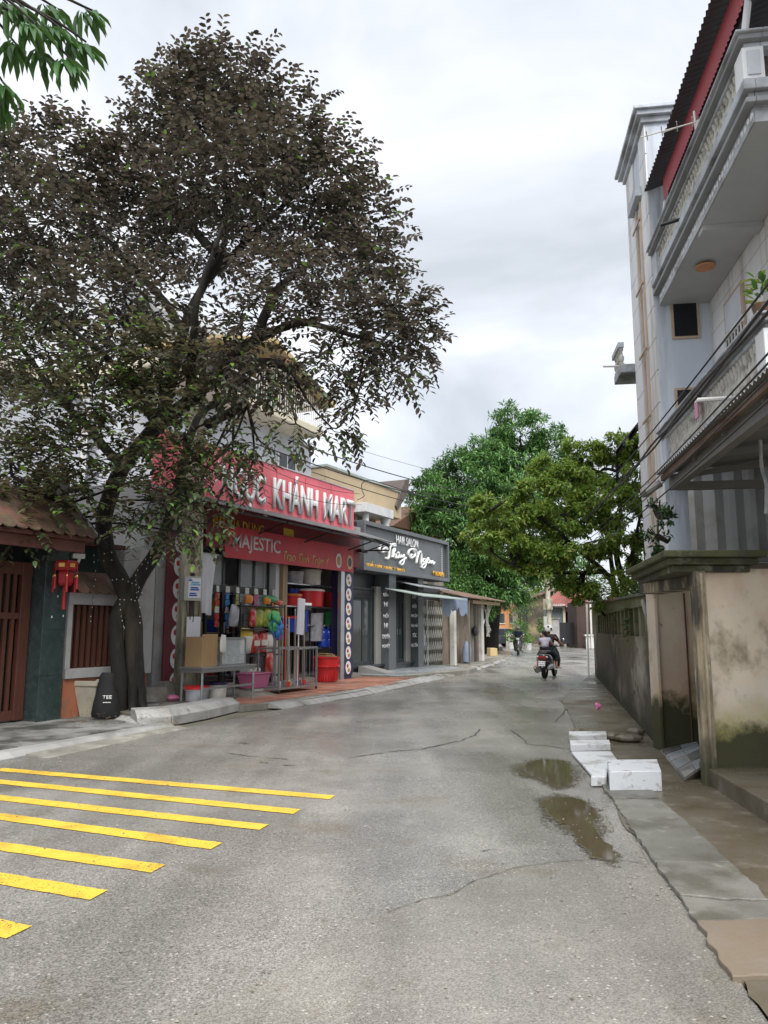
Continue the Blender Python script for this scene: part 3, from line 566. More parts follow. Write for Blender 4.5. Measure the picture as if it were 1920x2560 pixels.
# ================================================================== tree builder
def limb(mb, pts, r0, r1, n=9, k=4, jit=.02):
    P = smooth_path(pts, k); m = len(P); rs = [r0 + (r1 - r0) * (i / (m - 1)) ** .8 for i in range(m)]
    P = [p + Vector(mnoise.noise_vector(p * 2.3)) * jit * (1 if 0 < i < m - 1 else 0) for i, p in enumerate(P)]
    mb.tube(P, rs, n); return P
LEAF8 = (np.array([[0, 0, 0], [.3, .42, .06], [.3, 0, -.03], [.3, -.42, .06], [.7, .36, .05], [.7, 0, -.05], [.7, -.36, .05], [1, 0, -.12]]), [(0, 2, 1), (0, 3, 2), (1, 2, 5, 4), (2, 3, 6, 5), (4, 5, 7), (5, 6, 7)])
LEAF4 = (np.array([[0, 0, 0], [.45, .5, .08], [1, 0, -.1], [.45, -.5, .08]]), [(0, 2, 1), (0, 3, 2)])
def leaf_object(name, P, T, Nn, L, W, m, parent, tpl):
    P, T, Nn = np.array(P, float), np.array(T, float), np.array(Nn, float); L, W = np.array(L, float)[:, None, None], np.array(W, float)[:, None, None]
    T /= np.linalg.norm(T, axis=1)[:, None] + 1e-9; B = np.cross(Nn, T); B /= np.linalg.norm(B, axis=1)[:, None] + 1e-9; Nn = np.cross(T, B)
    t, fs = tpl; k = len(t)
    V = P[:, None, :] + T[:, None, :] * t[None, :, 0:1] * L + B[:, None, :] * t[None, :, 1:2] * W + Nn[:, None, :] * t[None, :, 2:3] * L
    V = V.reshape(-1, 3); n = len(P)
    loops = np.concatenate([np.array(f) for f in fs]); sizes = np.array([len(f) for f in fs])
    LI = (loops[None, :] + (np.arange(n) * k)[:, None]).reshape(-1); SZ = np.tile(sizes, n)
    me = bpy.data.meshes.new(name); me.vertices.add(len(V)); me.vertices.foreach_set('co', V.astype(np.float32).ravel())
    me.loops.add(len(LI)); me.loops.foreach_set('vertex_index', LI.astype(np.int32)); me.polygons.add(len(SZ))
    st = np.concatenate([[0], np.cumsum(SZ)[:-1]]); me.polygons.foreach_set('loop_start', st.astype(np.int32)); me.polygons.foreach_set('loop_total', SZ.astype(np.int32))
    me.update(calc_edges=True); me.materials.append(MATS[m]); return ob(name, me, parent)
def rv(): 
    v = Vector((random.gauss(0, 1), random.gauss(0, 1), random.gauss(0, 1))); return v.normalized()
# ================================================================== the big dark tree
random.seed(21); np.random.seed(21)
leafmat('leaf_dark', (.082, .108, .066), (.115, .092, .07), (.17, .28, .06), .97, .26, .3, .7, .8)
leafmat('leaf_lower', (.08, .125, .052), (.11, .095, .055), (.19, .33, .065), .92, .26, .3, .7, .8)
TB = G(322, 1772, .17); TD = TB.y
bt = thing('big_tree', 'tall tree with dense dark brown-green crown leaning over the street from the left', 'tree', (TB.x, TB.y, .14)); O = Vector((TB.x, TB.y, .14))
tm_ = MB(); q = lambda px, py, dd=0: D(px, py, TD + dd) - O
limb(tm_, [q(345, 1782, .15), q(338, 1740, .1), q(335, 1640, .1), q(332, 1540, .05), q(300, 1450), q(268, 1380, .1), q(262, 1290, .1), q(305, 1170), q(395, 1065), q(470, 1005, -.2), q(505, 975, -.3)], .175, .125, 12, 5)
limb(tm_, [q(297, 1782, -.15), q(300, 1730, -.15), q(294, 1640, -.14), q(288, 1565, -.12), q(304, 1515, -.05), q(330, 1480)], .125, .12, 10, 4)
limb(tm_, [q(318, 1510), q(350, 1440, -.05), q(392, 1375, -.1), q(425, 1290, .1), q(455, 1180, .4), q(480, 1080, .8), q(520, 1020, 1.2), q(610, 990, 1.8)], .15, .05, 9, 5)
for k in range(6):
    a = k * 1.05; limb(tm_, [Vector((math.cos(a) * .16, math.sin(a) * .16, .4)), Vector((math.cos(a) * .2, math.sin(a) * .2, .1)), Vector((math.cos(a) * .38, math.sin(a) * .38, -.03))], .08, .04, 7, 3)
LIMBS = [
    [q(470, 1005, -.2), q(560, 915, -.5), q(640, 845, -.8), q(760, 808, -1), q(870, 832, -1.2), q(960, 860, -1.2)],
    [q(400, 1060), q(450, 860, .3), q(470, 790, .4), q(515, 700, .3), q(548, 640), q(570, 520, -.2), q(560, 400, 0), q(560, 260, 0)],
    [q(505, 975, -.3), q(590, 905, -.9), q(720, 910, -1.4)],
    [q(520, 1060, .2), q(575, 1030, -.4), q(618, 1012, -.7)],
    [q(305, 1170), q(220, 1070, .5), q(120, 960, .9), q(30, 840, 1.2), q(-60, 760, 1.2)],
    [q(460, 830, .3), q(400, 740, .8), q(300, 640, 1.2), q(200, 520, 1.3), q(120, 420, 1.2)],
    [q(515, 700, .3), q(620, 600, .8), q(720, 500, 1.1), q(800, 420, 1.3)],
    [q(548, 640), q(440, 520, .8), q(380, 400, 1.2), q(340, 320, 1)],
    [q(640, 845, -.8), q(700, 720, -.6), q(800, 640, -.4), q(900, 600, -.4)],
    [q(268, 1380, .1), q(200, 1290, -.6), q(110, 1230, -1.2), q(30, 1190, -1.5)],
    [q(395, 1065), q(330, 960, -.8), q(240, 870, -1.6), q(150, 800, -2)],
    [q(470, 1005, -.2), q(480, 880, -1.2), q(500, 720, -1.8), q(560, 560, -2)]]
NODES = []
for i, l in enumerate(LIMBS): NODES += limb(tm_, l, .1 if i not in (0, 1) else .13, .025 if i not in (2, 3) else .07, 8, 5, .05)
tm_.build('trunk', 'bark', bt, smooth=True)
for l in (LIMBS[2], LIMBS[3]): d_ = (l[-1] - l[-2]).normalized(); MB().tube([l[-1] - d_ * .01, l[-1] + d_ * .012], .075, 10).build('cut_end', 'cut_wood', bt)
BL = [(570, 210, 150, 85, 0), (560, 270, 190, 120, .5), (420, 300, 130, 120, 0), (700, 330, 150, 120, 0), (820, 430, 130, 110, 0), (900, 540, 110, 90, 0), (560, 430, 220, 130, -1), (380, 450, 160, 120, 1), (270, 430, 90, 70, .5), (720, 520, 190, 120, .6), (140, 400, 140, 100, 0), (30, 420, 110, 120, .5),
      (120, 560, 180, 130, -.5), (300, 590, 180, 130, .8), (500, 590, 180, 110, 1.2), (920, 660, 110, 80, -.4), (830, 640, 130, 90, .5), (1000, 770, 90, 80, -.5), (1040, 850, 60, 70, -.5), (960, 850, 120, 85, -.8), (860, 790, 140, 80, -1), (700, 690, 150, 80, -1.2), (60, 720, 150, 130, .6), (220, 760, 170, 120, -1), (380, 730, 120, 100, -1.2),
      (820, 900, 120, 55, -1.2), (980, 930, 95, 45, -1), (880, 980, 60, 45, -1.2), (830, 1070, 50, 50, -1.2), (880, 1040, 35, 60, -1.2), (120, 880, 160, 110, -.5), (300, 880, 150, 90, -1.8), (420, 900, 90, 70, -1.6), (230, 980, 150, 80, -1.8), (80, 1030, 130, 90, -.8), (400, 990, 110, 60, -1.8), (330, 1060, 100, 60, -1.9), (150, 1120, 130, 70, -1.4), (40, 1170, 110, 80, -1.5),
      (560, 1090, 110, 40, -1.5), (660, 1110, 120, 35, -1.4), (740, 1060, 80, 40, -1.4), (600, 960, 90, 45, -1.5), (700, 960, 100, 50, -1.6), (520, 1170, 90, 45, -1.5), (620, 1200, 70, 30, -1.4), (480, 1250, 70, 50, -1.3), (440, 1330, 55, 40, -1.2), (520, 1310, 45, 35, -1.2), (90, 1250, 130, 45, -1.6), (200, 1220, 80, 50, -1.5), (400, 1180, 70, 60, -1.6), (40, 1330, 60, 40, -1.7), (640, 790, 90, 60, -1.5), (560, 870, 110, 60, -1.2), (520, 940, 90, 45, -1.4), (640, 900, 90, 45, -1.5), (440, 1110, 80, 45, -1.6), (330, 1300, 55, 35, -1.3), (380, 1250, 60, 40, -1.3), (-60, 600, 120, 200, .5), (-70, 900, 120, 200, 0)]
PL_ = [[[], [], [], [], []], [[], [], [], [], []]]; tw = MB()
for (px, py, rx, ry, off) in BL:
    d0 = TD + off; c = q(px, py, off); sx_, sz_ = rx / 1942 * d0 * 1.02, ry / 1942 * d0 * 1.02; sy_ = min(1.25, (sx_ + sz_) * .55)
    nd = min(NODES, key=lambda n: (n - c).length); low = py > 850 and px > 430
    mid = nd.lerp(c, .5) + rv() * .15
    limb(tw, [nd, mid, c], .026, .014, 5, 3)
    area = sx_ * sz_; nt_ = int(area * (225 if not low else 165 if py < 1000 else 70 if px > 590 else 135)) + 6; K_ = 1 if (py > 800 and px < 520) or py > 1050 else 0
    subs = [c + Vector((rv().x * sx_, rv().y * sy_, rv().z * sz_)) * .7 for _ in range(max(3, int(area * 4)))]
    for s_ in subs: limb(tw, [c, c.lerp(s_, .5) + rv() * .08, s_], .013, .006, 4, 2)
    for _ in range(nt_):
        v = rv(); rr = random.random() ** .45
        st = c + Vector((v.x * sx_, v.y * sy_, v.z * sz_)) * rr * .86
        dr_ = (Vector((v.x, v.y, v.z)) * .8 + rv() * .55 + Vector((0, 0, .35 if not low else -.25))).normalized()
        ln_ = random.uniform(.3, .62); nl = int(ln_ / .052); cur = st.copy(); dd = dr_.copy(); path = [cur.copy()]
        sd_ = dd.cross(Vector((0, 0, 1))); sd_ = sd_.normalized() if sd_.length > .1 else Vector((1, 0, 0))
        for k in range(nl):
            dd = (dd + Vector((0, 0, -.05 if not low else -.09)) + rv() * .05).normalized(); cur = cur + dd * .052; path.append(cur.copy())
            sgn = 1 if k % 2 else -1; t_ = (dd * .55 + sd_ * sgn * .8 + Vector((0, 0, -.12)) + rv() * .25); nn = (Vector((0, 0, 1)) + sd_ * sgn * .25 + rv() * .35)
            l_ = random.uniform(.1, .155); Q_ = PL_[K_]; Q_[0].append(cur); Q_[1].append(t_); Q_[2].append(nn); Q_[3].append(l_); Q_[4].append(l_ * .56)
        if random.random() < .35: tw.tube([path[0], path[len(path) // 2], path[-1]], [.005, .004, .002], 3, False)
tw.build('twigs', 'bark', bt, fix=False)
leaf_object('crown', *PL_[0], 'leaf_dark', bt, LEAF8); leaf_object('lower_foliage', *PL_[1], 'leaf_lower', bt, LEAF8); NLEAF = len(PL_[0][0]) + len(PL_[1][0])
# string of fairy lights wound round the forked trunk
fl = thing('fairy_lights', 'string of tiny white fairy lights wound round the forked tree trunk', 'string lights', O)
for path in ([(262, 1384, -.35), (330, 1372, -.3), (372, 1366, -.25), (376, 1380, -.25), (368, 1420, -.25)], [(245, 1400, -.3), (300, 1402, -.35), (350, 1398, -.3)], [(280, 1450, -.3), (320, 1452, -.35), (345, 1470, -.3), (338, 1500, -.3), (302, 1500, -.3), (304, 1540, -.33), (312, 1572, -.35)], [(234, 1390, -.3), (238, 1450, -.3), (232, 1500, -.3), (228, 1555, -.3)], [(338, 1452, -.3), (345, 1500, -.3), (351, 1555, -.3)], [(355, 1480, -.3), (340, 1440, -.3), (365, 1400, -.3)]):
    P = smooth_path([q(*p) for p in path], 6); MB().tube(P, .004, 4).build('wire', 'black_metal', fl); b = MB()
    for i, p in enumerate(P):
        if i % 2 == 0: r = rv() * .015; b.ell(tuple(p + r), .006, .006, .01, 5, 4)
    b.build('bulbs', 'pale_light', fl)
# ================================================================== the red market
random.seed(5)
mat('sign_red', (.88, .18, .22), .45, .08, 1.5, .03, 30, dirt=(.76, .12, .155), ds=1, dt=.62); mat('letter_white', (.86, .88, .88), .45, .04, 3, 0); mat('letter_edge', (.6, .56, .56), .6, .1, 3, 0)
mat('banner_red', (.55, .035, .05), .55, .12, 2, .04, 20); mat('banner_dark', (.2, .03, .035), .6, .15, 2, .04, 20); mat('navy', (.028, .022, .075), .5, .1, 3, .02); mat('silver_print', (.68, .69, .72), .4, .06, 5, 0); mat('gold_print', (.62, .42, .14), .45, .1, 5, 0); mat('yellow_print', (.7, .52, .04), .5, .08, 5, 0)
mat('zinc', (.33, .35, .37), .45, .12, 2, .05, 30, metal=.35, dirt=(.2, .17, .14), ds=1.5, dt=.6); mat('rust_zinc', (.22, .16, .12), .7, .2, 2, .15, 30, dirt=(.1, .05, .035), ds=2, dt=.5)
mat('steel', (.45, .46, .47), .35, .08, 4, .03, metal=.8); mat('dark_glass', (.03, .037, .04), .05, .1, 2, 0, spec=.6); mat('inner_wall', (.3, .3, .29), .85, .1, 2, .1); mat('inner_floor', (.25, .24, .22), .5, .1, 2, .05)
mat('clear_glass', (.9, .95, .95), .02, .0, 2, 0, alpha=.22); mat('cardboard', (.36, .23, .115), .8, .1, 4, .1, 30, stretch=(6, 6, .6)); mat('white_cloth', (.6, .6, .64), .75, .06, 3, .15, 12)
mat('pl_red', (.55, .025, .03), .35, .06, 4, 0); mat('pl_blue', (.02, .055, .38), .25, .1, 4, 0); mat('pl_green', (.03, .22, .07), .35, .1, 4, 0); mat('pl_pink', (.5, .14, .27), .4, .08, 4, 0); mat('pl_purple', (.15, .03, .25), .4, .1, 4, 0); mat('pl_yellow', (.62, .42, .04), .35, .15, 9, .1); mat('pl_orange', (.6, .2, .03), .35, .15, 9, .1)
mat('pl_mint', (.08, .42, .16), .6, .2, 14, .4); mat('pl_sky', (.05, .2, .5), .6, .2, 14, .4); mat('pack_white', (.62, .6, .55), .35, .12, 8, .1); mat('pack_lime', (.42, .42, .07), .3, .25, 7, .1, dirt=(.12, .2, .03), ds=6); mat('pack_red', (.45, .03, .03), .35, .2, 7, .1, dirt=(.6, .5, .4), ds=7, dt=.62); mat('pack_clear', (.45, .47, .5), .2, .25, 7, .15, alpha=.75)
mat('wood_post', (.3, .22, .13), .8, .2, 4, .2, 30, stretch=(4, 4, .4)); mat('food', (.5, .25, .05), .6, .4, 30, .1); mat('maroon', (.16, .02, .03), .6, .15, 3, .1)
mt = thing('market_building', 'shop with big red sign board, red banners and open front full of goods', 'shop', FM.pt(0, 0, .09), FM.rz)
uL, uE = -7.15, 1.22
box('rear_wall', 'inner_wall', mt, uL, uE, 5.0, 5.15, 0, 4.3); box('side_wall', 'grey_plaster', mt, uL - .15, uL, 0, 5.15, 0, 4.3); box('side_wall', 'inner_wall', mt, uE, uE + .15, .35, 5.15, 0, 4.3); box('flat_roof', 'grey_plaster', mt, uL - .15, uE + .15, .1, 5.2, 4.3, 4.45); box('shop_floor', 'inner_floor', mt, uL, uE, 0, 5, .02, .14)
zt = lambda px, py, off=0: FM.z(px, py, off) - .09
mat('awning_zinc', (.16, .165, .17), .5, .15, 2, .05, 30, metal=.2, dirt=(.1, .09, .08), ds=1.5, dt=.6)
# sign board
sL, sR, z0, z1 = FM.u(412, -.25, 1150), FM.u(883, -.25), zt(881, 1329, -.25), zt(885, 1228, -.25)
sb = box('sign_board', 'sign_red', mt, sL, sR, -.25, .1, z0, z1, .01); npn = 6
for k in range(1, npn): u = sL + (sR - sL) * k / npn; box('panel_seam', 'banner_red', sb, u - .006, u + .006, -.256, -.25, z0 + .01, z1 - .01)
box('edge_trim', 'letter_edge', sb, sL, sR, -.27, .1, z1, z1 + .03)
def sign_text(body, pxa, pxb, off=-.31, sc=1):
    ua, ub = FM.u(pxa, off), FM.u(pxb, off); zc_ = (z0 + z1) / 2 - .08; h = .74; m_ = (ua + ub) / 2; ua, ub = m_ + (ua - m_) * .93, m_ + (ub - m_) * .93
    has = any(ch in 'ÁỌ' for ch in body); hh = h * (1.28 if has else 1)
    zz = zc_ + (.09 if 'Á' in body else -.09 if 'Ọ' in body else 0)
    text(body, 'letter_edge', sb, ((ua + ub) / 2, -.26, zz), ub - ua, hh, .04, off=.022); text(body, 'letter_white', sb, ((ua + ub) / 2, -.301, zz), ub - ua, hh, .012, off=.022)
sign_text('NGỌC', 538, 660, -.3); sign_text('KHÁNH', 672, 795, -.3); sign_text('MART', 803, 886, -.3)
# emblem: white-edged angular red shapes left of the name
for k, P in enumerate(([(0, .0), (.55, .45), (.2, .95), (-.1, .6)], [(.28, -.42), (.75, .1), (.62, .28), (.1, -.2)])):
    e_ = [(FM.u(500, -.3) + x, (z0 + z1) / 2 - .2 + z * .8) for x, z in P]; MB().prism(e_, -.29, -.26, 'y').build('emblem', 'letter_white', sb); c_ = (sum(p[0] for p in e_) / 4, sum(p[1] for p in e_) / 4); MB().prism([(c_[0] + (x - c_[0]) * .8, c_[1] + (z - c_[1]) * .8) for x, z in e_], -.31, -.291, 'y').build('emblem_face', 'sign_red', sb)
# corrugated awning running out over the street front
ao = -1.15; aL, aR = FM.u(540, ao, 1262) - 1.2, FM.u(985, ao, 1357); za = zt(985, 1357, ao)
aw = MB().corr((aL, ao, za), (aR, ao, za), (aL, -.22, z0 + .04), .09, .014).build('awning_sheet', 'awning_zinc', mt)
box('awning_beam', 'black_metal', mt, aL + .1, aR - .05, ao + .12, ao + .17, za - .07, za - .02)
for u in (aL + .3, -4.2, -2.2, 0.1, aR - .2):
    MB().tube([(u, ao + .1, za - .05), (u, -.2, z0 - .02)], .02, 6).tube([(u, ao + .2, za - .06), (u, -.2, z0 - .55)], .018, 6).build('awning_bracket', 'black_metal', mt)
MB().tube([(uE + .1, -.2, z0 - .1), (aR - .05, ao + .15, za - .1)], .025, 6).tube([(uE + .1, -.2, z0 - .45), (aR - .05, ao + .15, za - .22)], .025, 6).tube([(uE + .8, -.55, z0 - .1), (uE + .8, -.55, z0 - .4)], .02, 6).build('awning_bracket', 'black_metal', mt)
# upper strip and main banner under the awning
box('upper_strip', 'banner_dark', mt, -5.9, uE - .15, -.06, 0, zt(700, 1392), z0 - .03, .005)
text('ĐỒ GIA DỤNG', 'yellow_print', mt, (-4.75, -.064, zt(620, 1316)), 1.9, .46, .004, off=.02); text('THIẾT BỊ ĐIỆN DÂN DỤNG', 'silver_print', mt, (-.95, -.064, zt(800, 1380)), 3.0, .36, .004, off=.02)
box('price_card', 'yellow_print', mt, -2.95, -2.5, -.07, -.062, zt(715, 1340) - .1, zt(715, 1340) + .18)
bL, bR = FM.u(553, -.1), FM.u(880, -.1); q0, q1 = zt(553, 1392, -.1), zt(560, 1312, -.1)
ban = MB().hexa([(bL, -.14, q0), (bR, -.14, zt(880, 1431, -.1)), (bR, -.1, zt(880, 1431, -.1)), (bL, -.1, q0)], [(bL, -.14, q1), (bR, -.14, zt(880, 1370, -.1)), (bR, -.1, zt(880, 1370, -.1)), (bL, -.1, q1)]).build('banner', 'banner_red', mt)
text('MAJESTIC', 'silver_print', ban, ((FM.u(572, -.1) + FM.u(693, -.1)) / 2, -.142, zt(632, 1363, -.1)), FM.u(693, -.1) - FM.u(572, -.1), .43, .006, off=.012)
text('Trao Tình Trọn Ý', 'gold_print', ban, ((FM.u(700, -.1) + FM.u(818, -.1)) / 2, -.142, zt(755, 1396, -.1)), FM.u(818, -.1) - FM.u(700, -.1), .36, .006, shear=.25, off=.006)
for u, m in ((FM.u(842, -.1), 'pack_white'), (FM.u(870, -.1), 'gold_print')):
    MB().lathe([(.01, 0), (.16, 0), (.16, .004), (.01, .004)], 20, sy=1.3).build('product_print', m, ban, (u, -.142, zt(850, 1403, -.1)), (R(90), 0, 0)); MB().lathe([(.01, 0), (.1, 0), (.1, .004), (.01, .004)], 20, sy=1.3).build('product_print', 'navy' if m == 'gold_print' else 'food', ban, (u, -.1465, zt(850, 1403, -.1)), (R(90), 0, 0))
# vertical banners with round food prints
def oval_banner(u0, u1, y, zb, zt_, m, n, nm):
    b = box(nm, m, mt, u0, u1, y - .03, y, zb, zt_, .004); st_ = (zt_ - zb) / n; w_ = min((u1 - u0) * .42, st_ * .36)
    for k in range(n):
        z = zb + st_ * (k + .5); c = (u0 + u1) / 2
        e_ = MB().lathe([(.01, 0), (w_, 0), (w_, .006), (.01, .006)], 22, sy=min(1.3, st_ * .44 / w_)).build('oval_print', 'letter_white', b, (c, y - .031, z), (R(90), 0, 0))
        MB().lathe([(.01, 0), (w_ * .36, 0), (w_ * .36, .003), (.01, .003)], 14).build('red_seal', 'pl_red', e_, (-w_ * .25, st_ * .12, .0062)); MB().lathe([(.01, 0), (w_ * .48, 0), (w_ * .4, .004), (.01, .006)], 10, sy=.8).build('food_print', 'food', e_, (w_ * .2, -st_ * .18, .0062))
box('left_pier', 'grey_plaster', mt, uL - .15, FM.u(404, 0) + .3, -.02, .35, 0, 4.3)
oval_banner(FM.u(408, -.05), FM.u(470, -.05), -.05, .1, 3.4, 'maroon', 7, 'side_banner'); oval_banner(FM.u(857, -.05), FM.u(880, -.05), -.05, .12, 3.0, 'navy', 7, 'side_banner')
box('banner_post', 'navy', mt, FM.u(857, -.05) - .02, FM.u(880, -.05), -.045, .32, 0, 3.1); box('steel_post', 'steel', mt, FM.u(846, -.02), FM.u(855, -.02), -.1, .02, .0, 3.25, .01)
# front: glass door bay left, open bay right
dy = .3; dL, dR = FM.u(470, dy), FM.u(668, dy)
dm = MB(); n_ = 5
for k in range(n_ + 1): u = dL + (dR - dL) * k / n_; dm.box(u - .04, u + .04, dy, dy + .06, .14, 3.2)
dm.box(dL, dR, dy + .003, dy + .057, 2.25, 2.4).box(dL, dR, dy + .003, dy + .057, 3.1, 3.2).box(dL, dR, dy + .003, dy + .057, .14, .24); dm.build('door_frame', 'black_metal', mt)
for k in range(n_):
    if k in (2,): continue
    a = dL + (dR - dL) * k / n_ + .04; b = a + (dR - dL) / n_ - .08
    box('glass_pane', 'clear_glass', mt, a, b, dy + .025, dy + .033, 2.4, 3.1)
    if k in (3, 4): box('glass_pane', 'clear_glass', mt, a, b, dy + .025, dy + .033, .24, 2.25)
box('pier', 'white_plaster', mt, dR + .04, dR + .2, .1, .45, 0, 3.3); box('wood_post', 'wood_post', mt, dR + .22, dR + .42, .0, .2, 0, 3.3, .01)
box('header', 'black_metal', mt, uL, uE, .05, .35, 3.25, 4.3)
# low ramp of concrete in the doorway
u_r = FM.u(585, -.9); MB().hexa([(u_r - .9, -.1, 0), (u_r + 1.3, -.1, 0), (u_r + 1.0, -1.35, 0), (u_r + .25, -1.35, 0)], [(u_r - .9, -.1, .2), (u_r + 1.3, -.1, .2), (u_r + 1.0, -1.35, .01), (u_r + .25, -1.35, .01)]).build('entrance_ramp', 'concrete', mt)
# wall lamp bulb under the awning
MB().tube([(-4.35, -.5, z0 - .02), (-4.35, -.5, z0 - .12)], .03, 8).ell((-4.35, -.5, z0 - .17), .05, .05, .07, 10, 6).build('bulb', 'white_plastic', mt)
# white cloth hanging left of the door
ca, cb_ = FM.u(488, -.5), FM.u(537, -.5); wc = thing('white_banner_cloth', 'crumpled white cloth banner hanging left of the shop doorway', 'banner', FM.pt(ca, -.5, .09), FM.rz)
vs = []; nx, nz = 22, 10; zT, zB = zt(520, 1385, -.5), zt(500, 1534, -.5)
for j in range(nz + 1):
    for i in range(nx + 1):
        s_, t = i / nx, j / nz; wid = (cb_ - ca) * (1 - .28 * t); x = wid * s_ + (0 if t < .9 else .02 * math.sin(9 * s_)); vs.append((x, .05 * math.sin(s_ * 14 + 2 * t) * (.3 + t) + .02 * math.sin(31 * s_), zT + (zB - zT) * t + .03 * math.sin(5 * s_) * t))
k_ = len(vs); vs += [(x, y + .006, z) for x, y, z in vs]; W1 = nx + 1
fs = [(j * W1 + i, j * W1 + i + 1, (j + 1) * W1 + i + 1, (j + 1) * W1 + i) for j in range(nz) for i in range(nx)]; fs += [tuple(k_ + a for a in f[::-1]) for f in fs]
MB()._a(vs, fs).build('cloth', 'white_cloth', wc, smooth=True); MB().tube([(-.05, 0, zT + .01), (cb_ - ca + .05, 0, zT + .01)], .015, 6).tube([(0, 0, zT), (0, .5, zT + .25)], .008, 5).tube([(cb_ - ca, 0, zT), (cb_ - ca, .5, zT + .25)], .008, 5).build('hanging_rail', 'steel', wc)
# ------------------------------------------------------------------ goods
def bucket(n, lab, cat, m, u, y, z, r, h, rim='pl_red', taper=.8, ribs=0, lid=None, scalex=1):
    t = thing(n, lab, cat, FM.pt(u, y, z), FM.rz)
    pr = [(r * taper, 0)] + [(r * (taper + (1 - taper) * k / 6), h * k / 6) for k in range(1, 7)] + [(r * 1.06, h), (r * 1.06, h + .02), (r * .97, h + .02), (r * .9 * taper, h * .1), (.01, h * .08)]
    MB().lathe(pr, 24, sx=scalex).build('body', m, t, smooth=True)
    if ribs: MB().lathe([(r * .98, h * .62), (r * 1.03, h * .62), (r * 1.03, h * .7), (r * .98, h * .7)], 24).build('rib', m, t)
    if lid: MB().lathe([(r * 1.08, h + .022), (r * 1.08, h + .06), (r * .9, h + .085), (.02, h + .09)], 24, sx=scalex).build('lid', lid, t, smooth=True)
    return t
def bag(lab, m, u, y, z, w_, h, th=.09, tilt=0, cat='bag of food', band=None):
    t = thing('food_bag', lab, cat, FM.pt(u, y, z), FM.rz); o = MB(); vs = []; rows = [(0, .7, .5), (.04, .95, .9), (.3, 1, 1), (.7, 1, .95), (.9, .92, .6), (.95, .85, .12), (1, .9, .05)]
    for (f, a, b) in rows:
        for k in range(12): an = 6.283 * k / 12; vs.append((w_ / 2 * a * math.copysign(abs(math.cos(an)) ** .5, math.cos(an)) * (1 + .05 * math.sin(7 * f + u * 9)), th / 2 * b * math.sin(an) + .015 * math.sin(3 * f + u), h * f))
    o._a(vs, [(i * 12 + k, i * 12 + (k + 1) % 12, (i + 1) * 12 + (k + 1) % 12, (i + 1) * 12 + k) for i in range(6) for k in range(12)] + [tuple(range(12))[::-1], tuple(range(72, 84))])
    b_ = o.build('packet', m, t, rot=(0, tilt, 0), smooth=True)
    if band: box('label_band', band, t, -w_ * .42, w_ * .42, -th * .62, -th * .5, h * .35, h * .6)
    return t
# rack of bagged food beside the doorway
fu = FM.u(645, -.1); fr = thing('snack_rack', 'black wire rack with shelves of bagged food at the doorway', 'rack', FM.pt(fu, -.05, .09), FM.rz); Wd = 1.75
for z in (.3, .78, 1.38, 1.92): box('shelf', 'black_metal', fr, -Wd / 2, Wd / 2, -.2, .2, z, z + .03, .004)
for sx_, sy_ in itertools.product((-1, 1), (-1, 1)): MB().tube([(sx_ * Wd / 2, sy_ * .2, 0), (sx_ * Wd / 2, sy_ * .2, 2.0)], .018, 6).build('post', 'black_metal', fr)
specs = [('pl_orange', .25, .2, 'pile of orange fruit snacks on the left of the rack top', -.55, 1.95), ('pl_orange', .22, .18, 'small orange packet in the middle of the rack top', .15, 1.95), ('pl_green', .5, .16, 'flat green packet lying on the rack top behind the orange ones', .3, 2.0), ('pack_red', .3, .12, 'low red packet at the right end of the rack top', .62, 1.95),
    ('pack_clear', .3, .5, 'clear bag of garlic hanging at the left edge of the rack', -.95, 1.42), ('pl_yellow', .46, .34, 'bright yellow bulging bag on the left of the third shelf', -.5, 1.05), ('pack_red', .2, .5, 'pink and white striped packet standing left of the yellow noodle bags', -.25, 1.41), ('pack_lime', .3, .48, 'yellow bag of noodles left in the row of three', -.02, 1.41), ('pack_lime', .34, .5, 'tall yellow bag of noodles in the middle of the row of three', .3, 1.41), ('pack_lime', .34, .46, 'yellow-green bag of noodles at the right end of the row', .62, 1.41),
    ('pack_white', .42, .52, 'large white rice bag with green print on the second shelf', -.5, .81), ('pack_red', .24, .5, 'dark red rice bag beside the large white one', -.15, .81), ('pack_red', .3, .52, 'red and gold rice bag in the middle of the second shelf', .15, .81), ('pack_white', .26, .48, 'white rice bag right of the red and gold one', .42, .81), ('pl_purple', .5, .3, 'purple plastic tub at the right end of the second shelf', .72, 1.1),
    ('pack_red', .32, .48, 'tall red-topped white bag on the lowest shelf', .3, .33), ('pack_white', .5, .16, 'flat white sack lying on the lowest shelf', -.3, .33), ('pack_clear', .4, .2, 'brown paper parcel at the left of the lowest shelf', -.65, .33)]
for (m, w_, h, lab, du, z) in specs: bag(lab, m, fu + du, -.12 - (.1 if z > 1.9 or z < .5 else 0), .09 + z + .032 if True else z, w_, h, .14, random.uniform(-.08, .08), band='pack_white' if 'red' in lab and 'rice' in lab else None)
